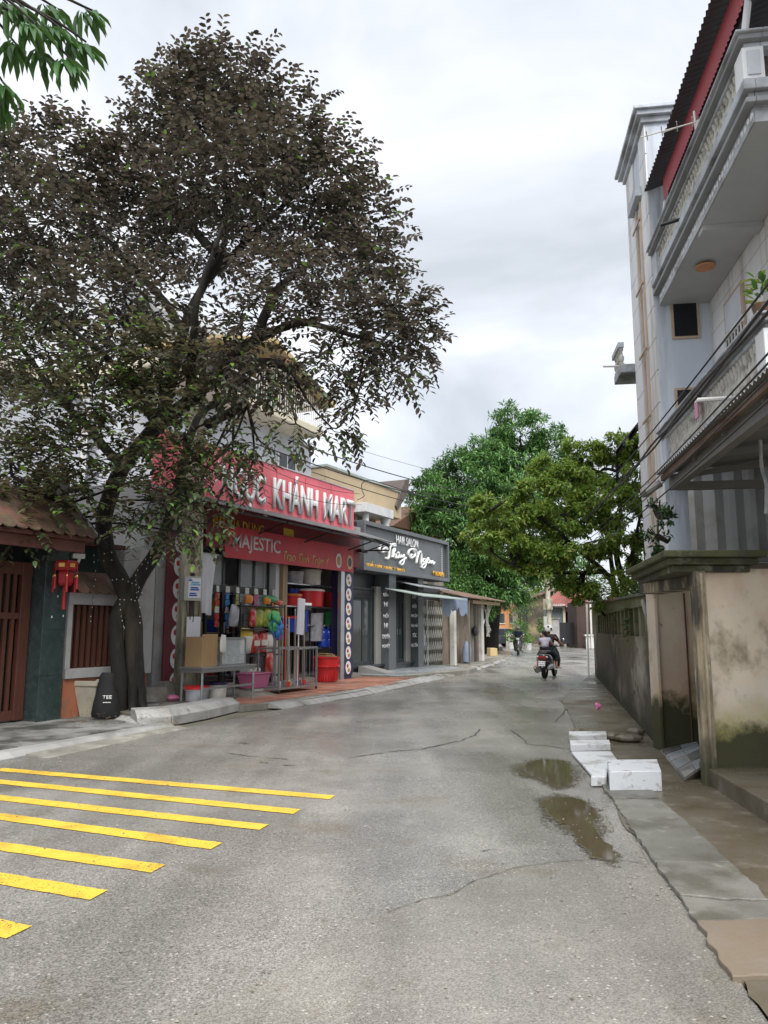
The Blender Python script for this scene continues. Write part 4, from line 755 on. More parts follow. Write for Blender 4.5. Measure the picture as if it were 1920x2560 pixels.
# steel table with glass case and carton
ty = -1.35; ta, tb = FM.u(480, ty), FM.u(616, ty); tz = zt(600, 1660, ty); tbl = thing('steel_table', 'stainless steel table in front of the shop next to the pole', 'table', FM.pt(ta, ty, .09), FM.rz); Lt = tb - ta
box('table_top', 'steel', tbl, 0, Lt, -.28, .28, tz - .04, tz, .006); box('apron', 'steel', tbl, .02, Lt - .02, -.27, .27, tz - .1, tz - .042)
for x, y in itertools.product((.05, Lt - .05), (-.24, .24)): MB().tube([(x, y, 0), (x, y, tz - .1)], .022, 8).build('leg', 'steel', tbl)
box('shelf_rail', 'steel', tbl, .05, Lt - .05, -.255, -.225, .3, .34); box('shelf_rail', 'steel', tbl, .05, Lt - .05, .225, .255, .3, .34)
cL, cR = FM.u(530, ty) , FM.u(590, ty); hh = zt(590, 1594, ty) - tz; gc = thing('glass_case', 'aluminium framed glass display case on the steel table', 'display case', FM.pt(cL, ty, .09 + tz), FM.rz); wC = cR - cL
gm_ = MB()
for x, y in itertools.product((0, wC), (-.24, .24)): gm_.box(x - .015, x + .015, y - .015, y + .015, 0, hh)
for z in (0, hh - .03): gm_.box(.015, wC - .015, -.255, -.225, z, z + .03).box(.015, wC - .015, .225, .255, z, z + .03).box(-.015, .015, -.225, .225, z, z + .03).box(wC - .015, wC + .015, -.225, .225, z, z + .03)
gm_.build('case_frame', 'steel', gc); box('glass_pane', 'clear_glass', gc, .015, wC - .015, -.243, -.238, .03, hh - .03); box('glass_pane', 'clear_glass', gc, .015, wC - .015, .238, .243, .03, hh - .03); box('glass_pane', 'clear_glass', gc, wC - .003, wC + .003, -.225, .225, .03, hh - .03); box('glass_shelf', 'clear_glass', gc, .015, wC - .015, -.22, .22, hh * .5, hh * .5 + .006); box('case_top', 'steel', gc, -.015, wC + .015, -.255, .255, hh, hh + .008)
kL, kR = FM.u(486, ty), FM.u(525, ty); kt = thing('cardboard_box', 'tall brown cardboard box on the steel table behind the pole', 'box', FM.pt(kL, ty, .09 + tz), FM.rz); box('carton', 'cardboard', kt, 0, kR - kL, -.2, .2, 0, zt(500, 1592, ty) - tz, .006); box('flap', 'cardboard', kt, 0, kR - kL, -.2, -.19, zt(500, 1592, ty) - tz, zt(500, 1592, ty) - tz + .05)
pb = bag('thin white plastic bag hanging on the cardboard box', 'pack_white', kR + .06, ty - .26, .09 + tz + .25, .16, .34, .06, .15, 'plastic bag')
for i, (px, m, lid, r, h, lab) in enumerate([(498, 'pack_clear', 'pl_red', .22, .26, 'clear storage tub under the left half of the steel table'), (548, 'pack_white', 'navy', .18, .3, 'white paint bucket with dark blue lid under the steel table')]): bucket('tub', lab, 'tub', m, FM.u(px, ty + .1), ty + .1, .105, r, h, taper=.92, lid=lid)
# open bay: steel shelving with plastic ware
su0, su1 = FM.u(712, .5), FM.u(846, .25); sh = thing('shop_shelf', 'tall metal shelving of plastic ware inside the open shop front', 'shelf', FM.pt((su0 + su1) / 2, .75, .23), FM.rz); ws = su1 - su0
SZ = [.02, .72, 1.35, 1.85, 2.45]
for z in SZ: box('shelf', 'steel', sh, -ws / 2, ws / 2, -.3, .3, z, z + .03)
for sx_, sy_ in itertools.product((-1, 0, 1), (-1, 1)): MB().box(sx_ * ws / 2 - .02, sx_ * ws / 2 + .02, sy_ * .28 - .02, sy_ * .28 + .02, 0, 2.9).build('post', 'black_metal', sh)
us = lambda px: FM.u(px, .55)
zq = lambda i: .23 + SZ[i] + .032
bucket('plastic_basin', 'orange-red plastic basin on the third shelf', 'basin', 'pl_red', us(730), .6, zq(3), .28, .24, lid='pl_orange'); bucket('ice_box', 'big red oval cool box with pale lid on the third shelf', 'cool box', 'pl_red', us(776), .55, zq(3), .33, .4, lid='pack_white', taper=.92, scalex=1.35); bucket('plastic_bucket', 'plain red bucket right of the big cool box', 'bucket', 'pl_red', us(830), .55, zq(3), .25, .42, taper=.75)
bucket('plastic_bucket', 'blue bucket standing behind the orange-red basin', 'bucket', 'pl_blue', us(747), .8, zq(3), .2, .45); bucket('plastic_bucket', 'blue bucket between the cool box and the red bucket', 'bucket', 'pl_blue', us(808), .8, zq(3), .2, .45)
bucket('ice_box', 'blue cool box with red lid on the second shelf', 'cool box', 'pl_blue', us(726), .6, zq(2) - .2, .3, .34, lid='pl_red', taper=.95); bucket('plastic_tub', 'tall blue plastic tub on the second shelf', 'tub', 'pl_blue', us(758), .65, zq(2) - .2, .22, .55, taper=.95); bucket('plastic_tub', 'white plastic sack of foam behind the broom rack', 'sack', 'pack_clear', us(790), .7, zq(2) - .45, .34, .75, taper=.9); bucket('plastic_tub', 'green storage jar on the second shelf near the steel post', 'jar', 'pl_green', us(830), .55, zq(2) - .05, .25, .36, lid='pl_green', taper=.95)
for k, (px, lab) in enumerate([(803, 'leftmost of three big blue water bottles'), (818, 'middle one of three big blue water bottles'), (833, 'rightmost of three big blue water bottles, with a white label')]):
    t = thing('water_bottle', lab, 'water bottle', FM.pt(us(px), .5 + .02 * k, zq(1)), FM.rz); MB().lathe([(.05, 0), (.16, .01), (.17, .05), (.17, .2), (.16, .22), (.17, .24), (.17, .4), (.15, .46), (.06, .52), (.05, .55), (.05, .6), (.01, .6)], 20).build('bottle', 'pl_blue', t, smooth=True); MB().lathe([(.055, .585), (.055, .63), (.01, .63)], 12).build('cap', 'pack_white', t)
    if k == 2: box('label_print', 'pack_white', t, -.09, .09, -.175, -.168, .14, .3)
t = bucket('laundry_basket', 'large red slatted basket on the floor under the blue bottles', 'basket', 'pl_red', FM.u(816, -.15), -.15, .115, .36, .62, taper=.72, ribs=1)
rb = MB().box(-.012, .012, -.01, .01, 0, .55).mesh('slat', 'pl_red')
for k in range(28): a = 6.283 * k / 28; ob('slat', rb, t, (.3 * math.cos(a), .3 * math.sin(a), .02), (math.sin(a) * -.16, math.cos(a) * .16, a))
o = MB().box(-.3, .3, -.14, .14, 0, .03).box(-.2, .26, -.1, .16, .032, .06).box(-.26, .1, -.12, .1, .062, .085).build('cardboard_pieces', 'cardboard', None, FM.pt(FM.u(818, -.15), -.15, .765), (.05, .06, FM.rz)); tag(o, 'flattened cardboard pieces lying on top of the red basket', 'cardboard')
bucket('round_box', 'white round tub on the top shelf', 'tub', 'pack_white', us(778), .6, zq(4), .3, .36, lid='pack_white', taper=.95); bucket('round_box', 'grey wrapped appliance left on the top shelf', 'appliance', 'pack_clear', us(738), .65, zq(4), .3, .3, taper=.9)
# pink crate and broom rack on the pavement
cu = FM.u(638, -.75); t = thing('pink_basket', 'pink plastic basket on the ground in front of the food rack', 'basket', FM.pt(cu, -.75, .105), FM.rz)
MB().hexa([(-.26, -.17, .12), (.26, -.17, .12), (.26, .17, .12), (-.26, .17, .12)], [(-.33, -.22, .42), (.33, -.22, .42), (.33, .22, .42), (-.33, .22, .42)]).build('tub', 'pl_pink', t, bevel=.02); MB().box(-.35, .35, -.24, .24, .421, .45).build('rim', 'pl_pink', t, bevel=.01); MB().box(-.2, .2, -.14, .14, 0, .119).build('base', 'pack_white', t, bevel=.01)
ry = -1.0; ra, rb_ = FM.u(672, ry), FM.u(768, ry); rk = thing('broom_rack', 'grey steel wheeled rack holding brooms and mops on the red pavement', 'rack', FM.pt(ra, ry, .105), FM.rz); wr = rb_ - ra; dp = .3
f_ = MB()
for z in (.08, .95): f_.box(0, wr, -dp, -dp + .035, z, z + .035).box(0, wr, dp - .035, dp, z, z + .035).box(0, .035, -dp + .035, dp - .035, z, z + .035).box(wr - .035, wr, -dp + .035, dp - .035, z, z + .035)
f_.box(.036, wr - .036, -dp + .036, dp - .036, .09, .105); f_.build('frame', 'steel', rk)
for x, y in itertools.product((.018, wr - .018), (-dp + .018, dp - .018)): MB().box(x - .018, x + .018, y - .018, y + .018, .116, .949).build('post', 'steel', rk); MB().ell((x, y, .04), .04, .025, .04, 10, 6).build('castor', 'black_metal', rk)
vb = MB().tube([(0, 0, .11), (0, 0, .955)], .007, 6).mesh('rail', 'steel')
for k in range(1, 10): ob('rail', vb, rk, (wr * k / 10, -dp + .017, 0))
hd = [('pl_mint', .16), ('pl_sky', .16), ('pl_purple', .1), ('pl_purple', .09), ('pack_white', .05), ('pl_red', .05), ('pl_yellow', .06), ('steel', .04), ('pack_white', .03), ('steel', .04), ('pl_blue', .05), ('steel', .03), ('pl_red', .04), ('steel', .04)]
for k, (m, r) in enumerate(hd):
    x = wr * (.06 + .9 * k / len(hd)); h = [1.5, 1.35, 1.42, 1.5, 1.25, 1.3, 1.55, 1.6, 1.4, 1.7, 1.75, 1.8, 1.45, 1.65][k]; nm = ['mint green feather mop head up, tallest of the bright mops', 'sky blue feather mop leaning out on the left of the rack', 'first purple mop from the left in the rack', 'second purple mop from the left in the rack', 'white handled brush in the middle of the rack', 'red handled broom near the rack middle', 'yellow topped broom in the rack', 'thin steel mop handle left of the tallest ones', 'white stick standing in the rack right half', 'steel handled squeegee in the rack', 'blue tipped pole in the rack', 'tallest steel pole in the broom rack', 'red tipped pole right of the tallest one', 'rightmost steel handle in the broom rack'][k]
    t = thing('broom', nm, 'broom', FM.pt(ra + x, ry + random.uniform(-.15, .12), .215), FM.rz); MB().tube([(0, 0, 0), (random.uniform(-.03, .03), .02, h)], .012, 6).build('handle', ('steel', 'wood_post', 'pack_white', 'pl_red')[k % 4] if k > 3 else 'steel', t)
    if r > .08:
        g = MB()
        for j in range(34): v = rv(); g.ell((v.x * r * .8, v.y * r * .8, h + v.z * r * 1.1 - .05), r * .25, r * .25, r * .4, 6, 5)
        g.build('mop_head', m, t)
    else: MB().box(-.06, .06, -.025, .025, 0, .12).build('brush', m, t, bevel=.01)
sq = thing('window_squeegee', 'wide window squeegee standing above the broom rack', 'squeegee', FM.pt(rb_ - .15, ry, .215), FM.rz); MB().tube([(0, 0, 0), (0, 0, 1.72)], .014, 6).build('handle', 'steel', sq); MB().box(-.28, .28, -.03, .03, 1.72, 1.86).build('blade', 'black_metal', sq, bevel=.008); MB().box(-.28, .28, -.034, -.03, 1.84, 1.9).build('rubber_edge', 'letter_white', sq)
fm2 = thing('flat_mop', 'pale flat mop with long head upright at the front of the rack', 'mop', FM.pt((ra + rb_) / 2, ry - .26, .215), FM.rz); MB().tube([(0, 0, 0), (.02, 0, 1.25)], .016, 6).build('handle', 'pack_white', fm2); MB().box(-.13, .13, -.025, .025, 1.15, 1.98).build('mop_pad', 'white_cloth', fm2, rot=(0, .06, 0), bevel=.012)
# strips of small packets hung across the doorway
nth = ['first', 'second', 'third', 'fourth', 'fifth', 'sixth', 'seventh']; cl_ = [('pack_red', 'red'), ('pl_sky', 'blue'), ('pack_lime', 'yellow-green'), ('pack_white', 'white'), ('pl_pink', 'pink'), ('pl_green', 'green'), ('pl_orange', 'orange')]
for k in range(7):
    u = dL + .75 + k * .36; m, cn = cl_[k]; t = thing('packet_strip', 'hanging strip of small %s packets, %s from the left in the doorway' % (cn, nth[k]), 'packets', FM.pt(u, .16, .09 + 2.42), FM.rz, 'packet strips hanging in the doorway')
    MB().tube([(0, 0, 0), (0, 0, -.95)], .004, 4).tube([(0, 0, 0), (0, .16, .0)], .004, 4).build('string', 'pack_white', t)
    for j in range(6): MB().hexa([(-.06, -.02, -.14), (.06, -.02, -.14), (.06, .01, -.14), (-.06, .01, -.14)], [(-.06, -.012, 0), (.06, -.012, 0), (.06, .0, 0), (-.06, .0, 0)]).build('packet', m if j % 3 else 'pack_white', t, (0, -.012, -.05 - j * .155), (.08 * (j % 2), 0, random.uniform(-.3, .3)))
# goods further inside the dim shop
ish = thing('rear_shelf', 'dim shelving with boxes deep inside the doorway', 'shelf', FM.pt(FM.u(560, 2.6), 2.6, .23), FM.rz)
for z in (.02, .6, 1.15, 1.7, 2.2): box('shelf', 'steel', ish, -1.6, 1.6, -.25, .25, z, z + .03)
for sx_ in (-1.6, 0, 1.6): box('post', 'black_metal', ish, sx_ - .02, sx_ + .02, -.26, .26, 0, 2.4)
cols_ = ['pack_white', 'pl_pink', 'pack_clear', 'pl_blue', 'cardboard', 'pack_red', 'pl_yellow', 'pack_white']; nn_ = 0
for r, z in enumerate((.02, .6, 1.15, 1.7)):
    for k in range(6):
        h = random.uniform(.25, .45); m = cols_[(r * 3 + k * 5) % 8]; cn = {'pack_white': 'white', 'pl_pink': 'pink', 'pack_clear': 'grey', 'pl_blue': 'blue', 'cardboard': 'brown', 'pack_red': 'red', 'pl_yellow': 'yellow'}[m]
        o = MB().box(-.2, .2, -.15, .15, 0, h).build('goods_box', m, None, FM.pt(FM.u(560, 2.6) - 1.3 + k * .53, 2.55, .23 + z + .032), (0, 0, FM.rz + random.uniform(-.15, .15)), bevel=.01)
        tag(o, '%s box, %s from the left on the %s shelf deep in the shop' % (cn, ['first', 'second', 'third', 'fourth', 'fifth', 'sixth'][k], ['lowest', 'second', 'third', 'fourth'][r]), 'box', 'boxes on the shelf deep inside the shop')
# ================================================================== tall pale house behind the market
mat('pale_house', (.58, .61, .66), .85, .06, .8, .08, 40, dirt=(.46, .48, .5), ds=.6, dt=.6); mat('tan_soffit', (.5, .38, .2), .8, .1, 1.5, .1); mat('cream', (.6, .55, .42), .8, .1, 1.5, .1)
FT = Fr(FM.pt(0, 4.6).xy, 27); tu = lambda px, py=1150, off=0: FT.u(px, off, py)
th_ = thing('tall_house', 'tall pale grey house with tan gabled eave behind the market', 'house', FT.pt(0, 0, 0), FT.rz)
wR = tu(778, 1150); wL = wR - 9.5; zsl = FT.z(806, 1092, -1.0)
box('wall', 'pale_house', th_, wL, wR, .0, 7.5, 0, zsl); box('upper_wall', 'pale_house', th_, wL, wR - .35, .9, 7.5, zsl + .32, zsl + 3.3)
box('floor_slab', 'cream', th_, wL - .1, FT.u(808, -1.0, 1085), -1.0, 7.5, zsl, zsl + .32, .06)
zw = FT.z(700, 1150, -.04); ua_, ub_ = FT.u(695, -.04, 1150), FT.u(740, -.04, 1150)
wn_ = box('window', 'white_plastic', th_, ua_, ub_, -.06, 0, zw - 1.0, zw + .3); box('pane', 'dark_glass', wn_, ua_ + .06, (ua_ + ub_) / 2 - .03, -.065, -.06, zw - .95, zw + .24); box('pane', 'dark_glass', wn_, (ua_ + ub_) / 2 + .03, ub_ - .06, -.065, -.06, zw - .95, zw + .24)
rl = MB().box(-.012, .012, -.012, .012, 0, 1.5).mesh('railing_bar', 'white_plastic'); rg = MB().box(wL, wR, -.83, -.79, zsl + 1.8, zsl + 1.84).box(wL, wR, -.83, -.79, zsl + 1.05, zsl + 1.09).build('railing', 'white_plastic', th_)
for k in range(34): ob('railing_bar', rl, rg, (wR - .05 - k * .14, -.81, zsl + .32))
box('curtain_wall', 'zinc', th_, wL + .5, wR - .8, .82, .88, zsl + .4, zsl + 2.9)
tipu, tipz = FT.uz(838, 1019, -1.25); r2u, r2z = FT.uz(725, 851, -1.25); k_ = (r2z - tipz) / (tipu - r2u); rid = (wL + wR) / 2 + .5; rz_ = tipz + k_ * .62 * (tipu - rid)
MB()._a([(tipu, -1.25, tipz), (rid, -1.25, rz_), (rid, 8, rz_), (tipu, 8, tipz), (2 * rid - tipu, -1.25, tipz), (2 * rid - tipu, 8, tipz)] + [(tipu + .03, -1.25, tipz + .16), (rid, -1.25, rz_ + .18), (rid, 8, rz_ + .18), (tipu + .03, 8, tipz + .16), (2 * rid - tipu, -1.25, tipz + .16), (2 * rid - tipu, 8, tipz + .16)], [(0, 1, 2, 3), (1, 4, 5, 2), (6, 9, 8, 7), (7, 8, 11, 10), (0, 6, 7, 1), (1, 7, 10, 4), (0, 3, 9, 6), (4, 10, 11, 5), (3, 2, 8, 9), (2, 5, 11, 8)]).build('roof', 'tan_soffit', th_)
MB().prism([(wL + .3, zsl + 3.3), (wR - .4, zsl + 3.3), (rid, rz_ - .1)], .95, 1.1, 'y').build('gable', 'pale_house', th_)
# mobile mast far behind
am = D(830, 1240, 60); at = thing('phone_mast', 'distant slim phone mast with white antennas above the red sign', 'mast', (am.x, am.y, 0)); MB().tube([(0, 0, 0), (0, 0, am.z + .6)], [.25, .08], 8).build('pole', 'steel', at)
for k in range(5): a = k * 1.256; MB().box(-.12, .12, -.06, .06, am.z - 1.0, am.z + .6).build('antenna', 'white_plastic', at, (.5 * math.cos(a), .5 * math.sin(a), 0), (0, 0, a + 1.57)); MB().tube([(0, 0, am.z - .2), (.5 * math.cos(a), .5 * math.sin(a), am.z - .2)], .03, 5).build('arm', 'steel', at)
# left: pale neighbour glimpsed through the leaves
nb_ = thing('pale_neighbour_house', 'plain bluish white house wall glimpsed through the lower left leaves', 'house', FT.pt(wL - 6.2, 1.0, 0), FT.rz)
box('wall', 'pale_house', nb_, 0, 5.6, 0, 6, 0, 7.8); box('cornice', 'cream', nb_, -.15, 5.75, -.2, 6.1, 7.8, 8.1); box('drain_pipe', 'white_plastic', nb_, 5.62, 5.74, -.1, .02, 0, 7.7)
# ================================================================== hair salon
random.seed(9)
mat('salon_grey', (.105, .115, .122), .4, .08, 1.5, .03, 30, rvar=.08); mat('salon_dark', (.03, .036, .04), .4, .1, 2, .02); mat('alu_grey', (.36, .35, .33), .45, .06, 2, .02); mat('salon_glass', (.045, .06, .06), .06, .15, .6, 0, spec=.6); mat('amber_print', (.75, .42, .05), .45, .06, 4, 0)
sa = thing('hair_salon', 'dark grey hair salon with glass doors and a wide lettered sign', 'shop', FS.pt(0, 0, .15), FS.rz)
sz = lambda px, py, off=0: FS.z(px, py, off) - .15; U = lambda px, off=0: FS.u(px, off)
aL_, aR_ = U(868), U(1046); box('wall', 'salon_dark', sa, aL_, aR_, .25, 5, 0, 4.4); box('plinth', 'salon_grey', sa, aL_, aR_, -.02, .25, 0, .2, .006); box('step_edge', 'salon_dark', sa, aL_, aR_, -.12, -.02, .14, .2)
box('roof_slab', 'grey_plaster', sa, aL_ - .1, aR_ + .1, -.1, 5.1, 4.4, 4.55)
for pxa, pxb, w_ in ((954, 972, 'NỐI'), (1028, 1042, 'GỘI')):
    box('pillar', 'salon_grey', sa, U(pxa), U(pxb), -.28, .25, 0, 3.2, .006)
col1 = ['UỐN', 'MI', 'NỐI', 'MI', 'CHUYÊN', 'NGHIỆP']; col2 = ['CẮT', 'GỘI', 'NHUỘM', 'PHỤC HỒI', 'TÓC', 'HƯ TỔN']
for (pa, pb, words, ys) in ((954, 975, col1, (1485, 1511, 1538, 1564, 1590, 1615)), (1027, 1044, col2, (1490, 1515, 1539, 1563, 1587, 1611))):
    c_ = (U(pa, -.28) + U(pb, -.28)) / 2; wd = U(pb, -.28) - U(pa, -.28)
    for w_, y_ in zip(words, ys): text(w_, 'silver_print', sa, (c_, -.285, sz((pa + pb) / 2, y_, -.28)), wd * min(.92, .17 * len(w_) + .1), .17, .006, off=.012)
def door(pa, pb, leaves):
    a, b = U(pa, .1), U(pb, .1); dz = sz(920, 1470, .1); d_ = box('door_frame', 'salon_dark', sa, a, a + .07, .1, .2, .2, dz); box('door_frame', 'salon_dark', sa, b - .07, b, .1, .2, .2, dz); box('door_frame', 'salon_dark', sa, a + .07, b - .07, .1, .2, dz - .1, dz); box('transom', 'salon_dark', sa, a + .07, b - .07, .1, .2, 2.45, 2.62)
    for k in range(leaves):
        x0 = a + .07 + (b - a - .14) * k / leaves; x1 = a + .07 + (b - a - .14) * (k + 1) / leaves
        lf = MB().box(x0 + .002, x0 + .08, .11, .17, .2, 2.448).box(x1 - .08, x1 - .002, .11, .17, .2, 2.448).box(x0 + .08, x1 - .08, .11, .17, .2, .32).box(x0 + .08, x1 - .08, .11, .17, 2.35, 2.448).build('door_leaf', 'salon_dark', sa)
        box('glass', 'salon_glass', lf, x0 + .08, x1 - .08, .13, .14, .32, 2.35); box('glass', 'salon_glass', sa, x0 + .01, x1 - .01, .13, .14, 2.62, dz - .1)
        MB().tube([(x1 - .1 if k % 2 == 0 else x0 + .1, .06, 1.15), (x1 - .1 if k % 2 == 0 else x0 + .1, .06, 1.35)], .014, 6).build('handle', 'steel', lf)
door(878, 938, 2); door(975, 1012, 2)
for pa, pb in ((938, 952), (1012, 1025)): box('panel', 'alu_grey', sa, U(pa, .05) + .03, U(pb, .05), .02, .24, .2, sz(945, 1466), .006)
# sign box
so_ = -.5; gL, gR = U(905, so_), U(1122, so_); gb, gt = sz(1122, 1455, so_), sz(1122, 1356, so_)
sg = box('sign_box', 'salon_grey', sa, gL, gR, so_ + .06, .2, gb, gt, .008); fw_ = .13
for (a, b, c, d) in ((gL, gR, gt - fw_, gt), (gL, gR, gb, gb + fw_), (gL, gL + fw_, gb + fw_, gt - fw_), (gR - fw_, gR, gb + fw_, gt - fw_)): box('sign_frame', 'alu_grey' if False else 'salon_grey', sg, a, b, so_ - .06, so_ + .058, c, d, .006)
box('sign_return', 'salon_dark', sa, gL - .9, gL, -.3, .2, gb + .1, gt - .05)
text('HAIR SALON', 'letter_white', sg, ((U(992, so_) + U(1047, so_)) / 2, so_ + .02, sz(1020, 1355, so_)), U(1047, so_) - U(992, so_), .3, .02, off=.003)
# the salon's script name as bent round tubes
def S3(x, y): px, py = 900 + x * .13864, 1330 + y * .13864; u, z = FS.uz(px, py, so_); return (u, so_ + .0, z - .15)
strokes = [[(480, 300), (440, 290), (420, 320), (450, 350), (490, 320), (480, 270), (420, 240), (370, 260), (355, 310), (390, 355), (430, 360)], [(440, 225), (520, 215), (620, 250), (645, 235), (620, 215), (560, 240), (535, 330), (525, 440), (500, 480), (465, 465)], [(580, 455), (600, 380), (635, 320), (620, 300), (595, 340), (588, 450), (615, 400), (640, 410), (635, 460), (665, 455)], [(655, 400), (650, 455), (690, 460), (705, 400), (700, 455), (730, 450)], [(680, 385), (690, 370), (705, 380), (695, 392)], [(740, 405), (745, 450), (780, 440), (795, 410), (800, 480), (770, 580), (725, 575), (735, 530), (835, 465)],
    [(960, 430), (930, 405), (915, 430), (940, 455), (985, 430), (990, 370), (950, 310), (890, 330), (875, 400), (910, 465), (950, 465)], [(950, 305), (1010, 330), (1035, 420), (1020, 550), (1045, 430), (1085, 350), (1110, 400), (1105, 560), (1115, 600)], [(1190, 500), (1150, 485), (1130, 530), (1165, 545), (1190, 500), (1185, 590), (1150, 645), (1110, 630), (1130, 590), (1205, 540)], [(1260, 520), (1220, 505), (1205, 545), (1235, 560), (1262, 520), (1262, 565)], [(1215, 490), (1230, 470), (1248, 492)], [(1280, 570), (1285, 520), (1285, 560), (1310, 525), (1318, 580), (1345, 545)]]
for st in strokes:
    P = smooth_path([S3(*p) for p in st], 4); MB().tube(P, .036, 6).build('script_stroke', 'letter_white', sg, smooth=True); MB().tube([(p[0] - .02, p[1] + .045, p[2] - .02) for p in P], .034, 5).build('script_back', 'alu_grey', sg)
text('ĐC: CHỢ NẤP - P. QUẢNG - P. AN HƯNG - TP. THANH HÓA', 'amber_print', sg, ((U(908, so_) + U(1014, so_)) / 2, so_ + .03, sz(961, 1418, so_)), U(1014, so_) - U(908, so_), .26, .015, off=.004); text('ĐT: 0373 102 193', 'amber_print', sg, ((U(1085, so_) + U(1112, so_)) / 2, so_ + .03, sz(1098, 1435, so_)), U(1112, so_) - U(1085, so_), .17, .03, off=.012)
for k in range(16): box('led_dash', 'letter_white', sg, gR - .5, gR - .47, so_ + .04, so_ + .059, gb + .2 + k * .07, gb + .24 + k * .07)
o = MB().prism([(0, 0), (1.0, 0), (1.0, .01), (.1, .2), (0, .2)], -.3, .3, 'x').build('metal_ramp', 'alu_grey', None, FS.pt(U(905, -.1), -.14, .155), (0, 0, FS.rz + math.pi), bevel=.004); tag(o, 'light grey metal wheel ramp against the salon step', 'ramp')
# flood lamp under the salon sign
fo = thing('flood_lamp', 'small black flood lamp under the left end of the salon sign', 'lamp', FS.pt(U(902, -.9), -.9, .15 + sz(902, 1378, -.9)), FS.rz); box('lamp_head', 'black_metal', fo, -.2, .2, -.12, .12, -.05, .05, .01); box('lamp_glass', 'pack_white', fo, -.17, .17, -.1, .1, -.056, -.051); MB().tube([(0, .1, 0), (0, .55, .1)], .02, 6).build('arm', 'black_metal', fo)
# ================================================================== sheds with folding gate
mat('stucco_brown', (.25, .2, .155), .9, .18, 1, .2, 40, stretch=(1, 1, .5), dirt=[((.1, .085, .065), .9, .55), ((.33, .28, .22), 2, .64)]); mat('pale_post', (.66, .65, .6), .8, .06, 2, .1, dirt=(.3, .26, .2), ds=1.5, dt=.66); mat('blue_tarp', (.2, .25, .34), .7, .15, 3, .15, 14); mat('gate_metal', (.2, .2, .16), .55, .12, 4, .05, metal=.3); mat('awning_green', (.34, .4, .37), .55, .1, 2, .05)
s1 = thing('grey_shed', 'shuttered shed with concertina metal gate right of the salon', 'shed', FS.pt(U(1048), 0, .1), FS.rz); o1 = U(1048); V = lambda px, off=0: FS.u(px, off) - o1; vz = lambda px, py, off=0: FS.z(px, py, off) - .1
gE = V(1112); box('left_post', 'pale_post', s1, .0, .14, -.1, .25, 0, 3.0, .01); box('rear_wall', 'stucco_brown', s1, 0, gE + .6, 3.5, 3.6, 0, 3.1); box('right_wall', 'stucco_brown', s1, gE, gE + .62, .1, .3, 0, 2.9); box('header', 'black_metal', s1, .14, gE, .2, .3, 2.5, 3.0); box('ceiling', 'black_metal', s1, 0, gE + .6, .1, 3.6, 3.02, 3.1)
fgt = thing('concertina_gate', 'closed pale metal concertina gate of the shed', 'gate', FS.pt(o1 + .16, .12, .1), FS.rz); GW = gE - .18
bar = MB().box(-.016, .016, -.012, .012, 0, 2.45).mesh('gate_bar', 'gate_metal'); nb2 = int(GW / .085)
for k in range(nb2 + 1): ob('gate_bar', bar, fgt, (GW * k / nb2, .02 * (k % 2), 0))
lat = MB().box(-.012, .012, -.006, .006, -.16, .16).mesh('lattice_bar', 'pale_post')
for k in range(nb2):
    for z in (.3, .75, 1.2, 1.65, 2.1): ob('lattice_bar', lat, fgt, (GW * (k + .5) / nb2, -.018, z), (0, .26 if k % 2 else -.26, 0))
box('centre_stile', 'pale_post', fgt, GW * .36, GW * .36 + .05, -.03, .03, 0, 2.5)
MB().lathe([(.05, 0), (.09, .05), (.1, .3), (.05, .45), (.02, .9)], 8, (GW * .1, -.1, .75)).build('hanging_rag', 'white_cloth', fgt)
box('backing', 'black_metal', s1, .16, gE - .02, .45, .47, 0, 2.5)
ro = -1.0; r0_, r1_ = V(1050, ro), V(1165, ro); zR = vz(1100, 1472, ro)
s1r = MB().corr((V(1048, ro), ro, zR), (V(1128, ro) + .3, ro, zR - .02), (V(1048, ro), .6, zR + .38), .12, .02).build('roof_sheet', 'zinc', s1)
MB().hexa([(V(1060, -1.7), -1.7, zR - .4), (V(1165, -1.7) + .2, -1.7, zR - .4), (V(1165, -1.7) + .2, -.3, zR - .12), (V(1060, -1.7), -.3, zR - .12)], [(V(1060, -1.7), -1.7, zR - .37), (V(1165, -1.7) + .2, -1.7, zR - .37), (V(1165, -1.7) + .2, -.3, zR - .09), (V(1060, -1.7), -.3, zR - .09)]).build('awning', 'awning_green', s1)
px_ = V(1130, -.55); box('white_post', 'pale_post', s1, px_, px_ + .22, -.65, -.45, 0, zR - .2, .015); box('awning_prop', 'gate_metal', s1, V(1172, -.9), V(1172, -.9) + .06, -.93, -.87, 0, zR - .32)
vs = []; nx = 24
ta_, tb_ = V(1106, -1.2), V(1170, -1.2)
for j in range(5):
    for i in range(nx + 1):
        s_ = i / nx; dz = j / 4; z = zR - .26 - (.62 + .12 * math.sin(9 * s_) - (.16 * max(0, math.sin(23 * s_)))) * dz; vs.append((ta_ + (tb_ - ta_) * s_, -1.2 + .04 * math.sin(19 * s_) * dz, z))
k_ = len(vs); vs += [(x, y + .006, z) for x, y, z in vs]; fs = [(j * (nx + 1) + i, j * (nx + 1) + i + 1, (j + 1) * (nx + 1) + i + 1, (j + 1) * (nx + 1) + i) for j in range(4) for i in range(nx)]; fs += [tuple(k_ + a for a in f[::-1]) for f in fs]
MB()._a(vs, fs).build('torn_tarp', 'blue_tarp', s1, smooth=True)
s2 = thing('brown_shed', 'low brown stained shed with rusty corrugated roof by the green tree', 'shed', FS.pt(o1 + gE + .65, 0, .1), FS.rz); o2 = o1 + gE + .65; V2 = lambda px, off=0: FS.u(px, off) - o2
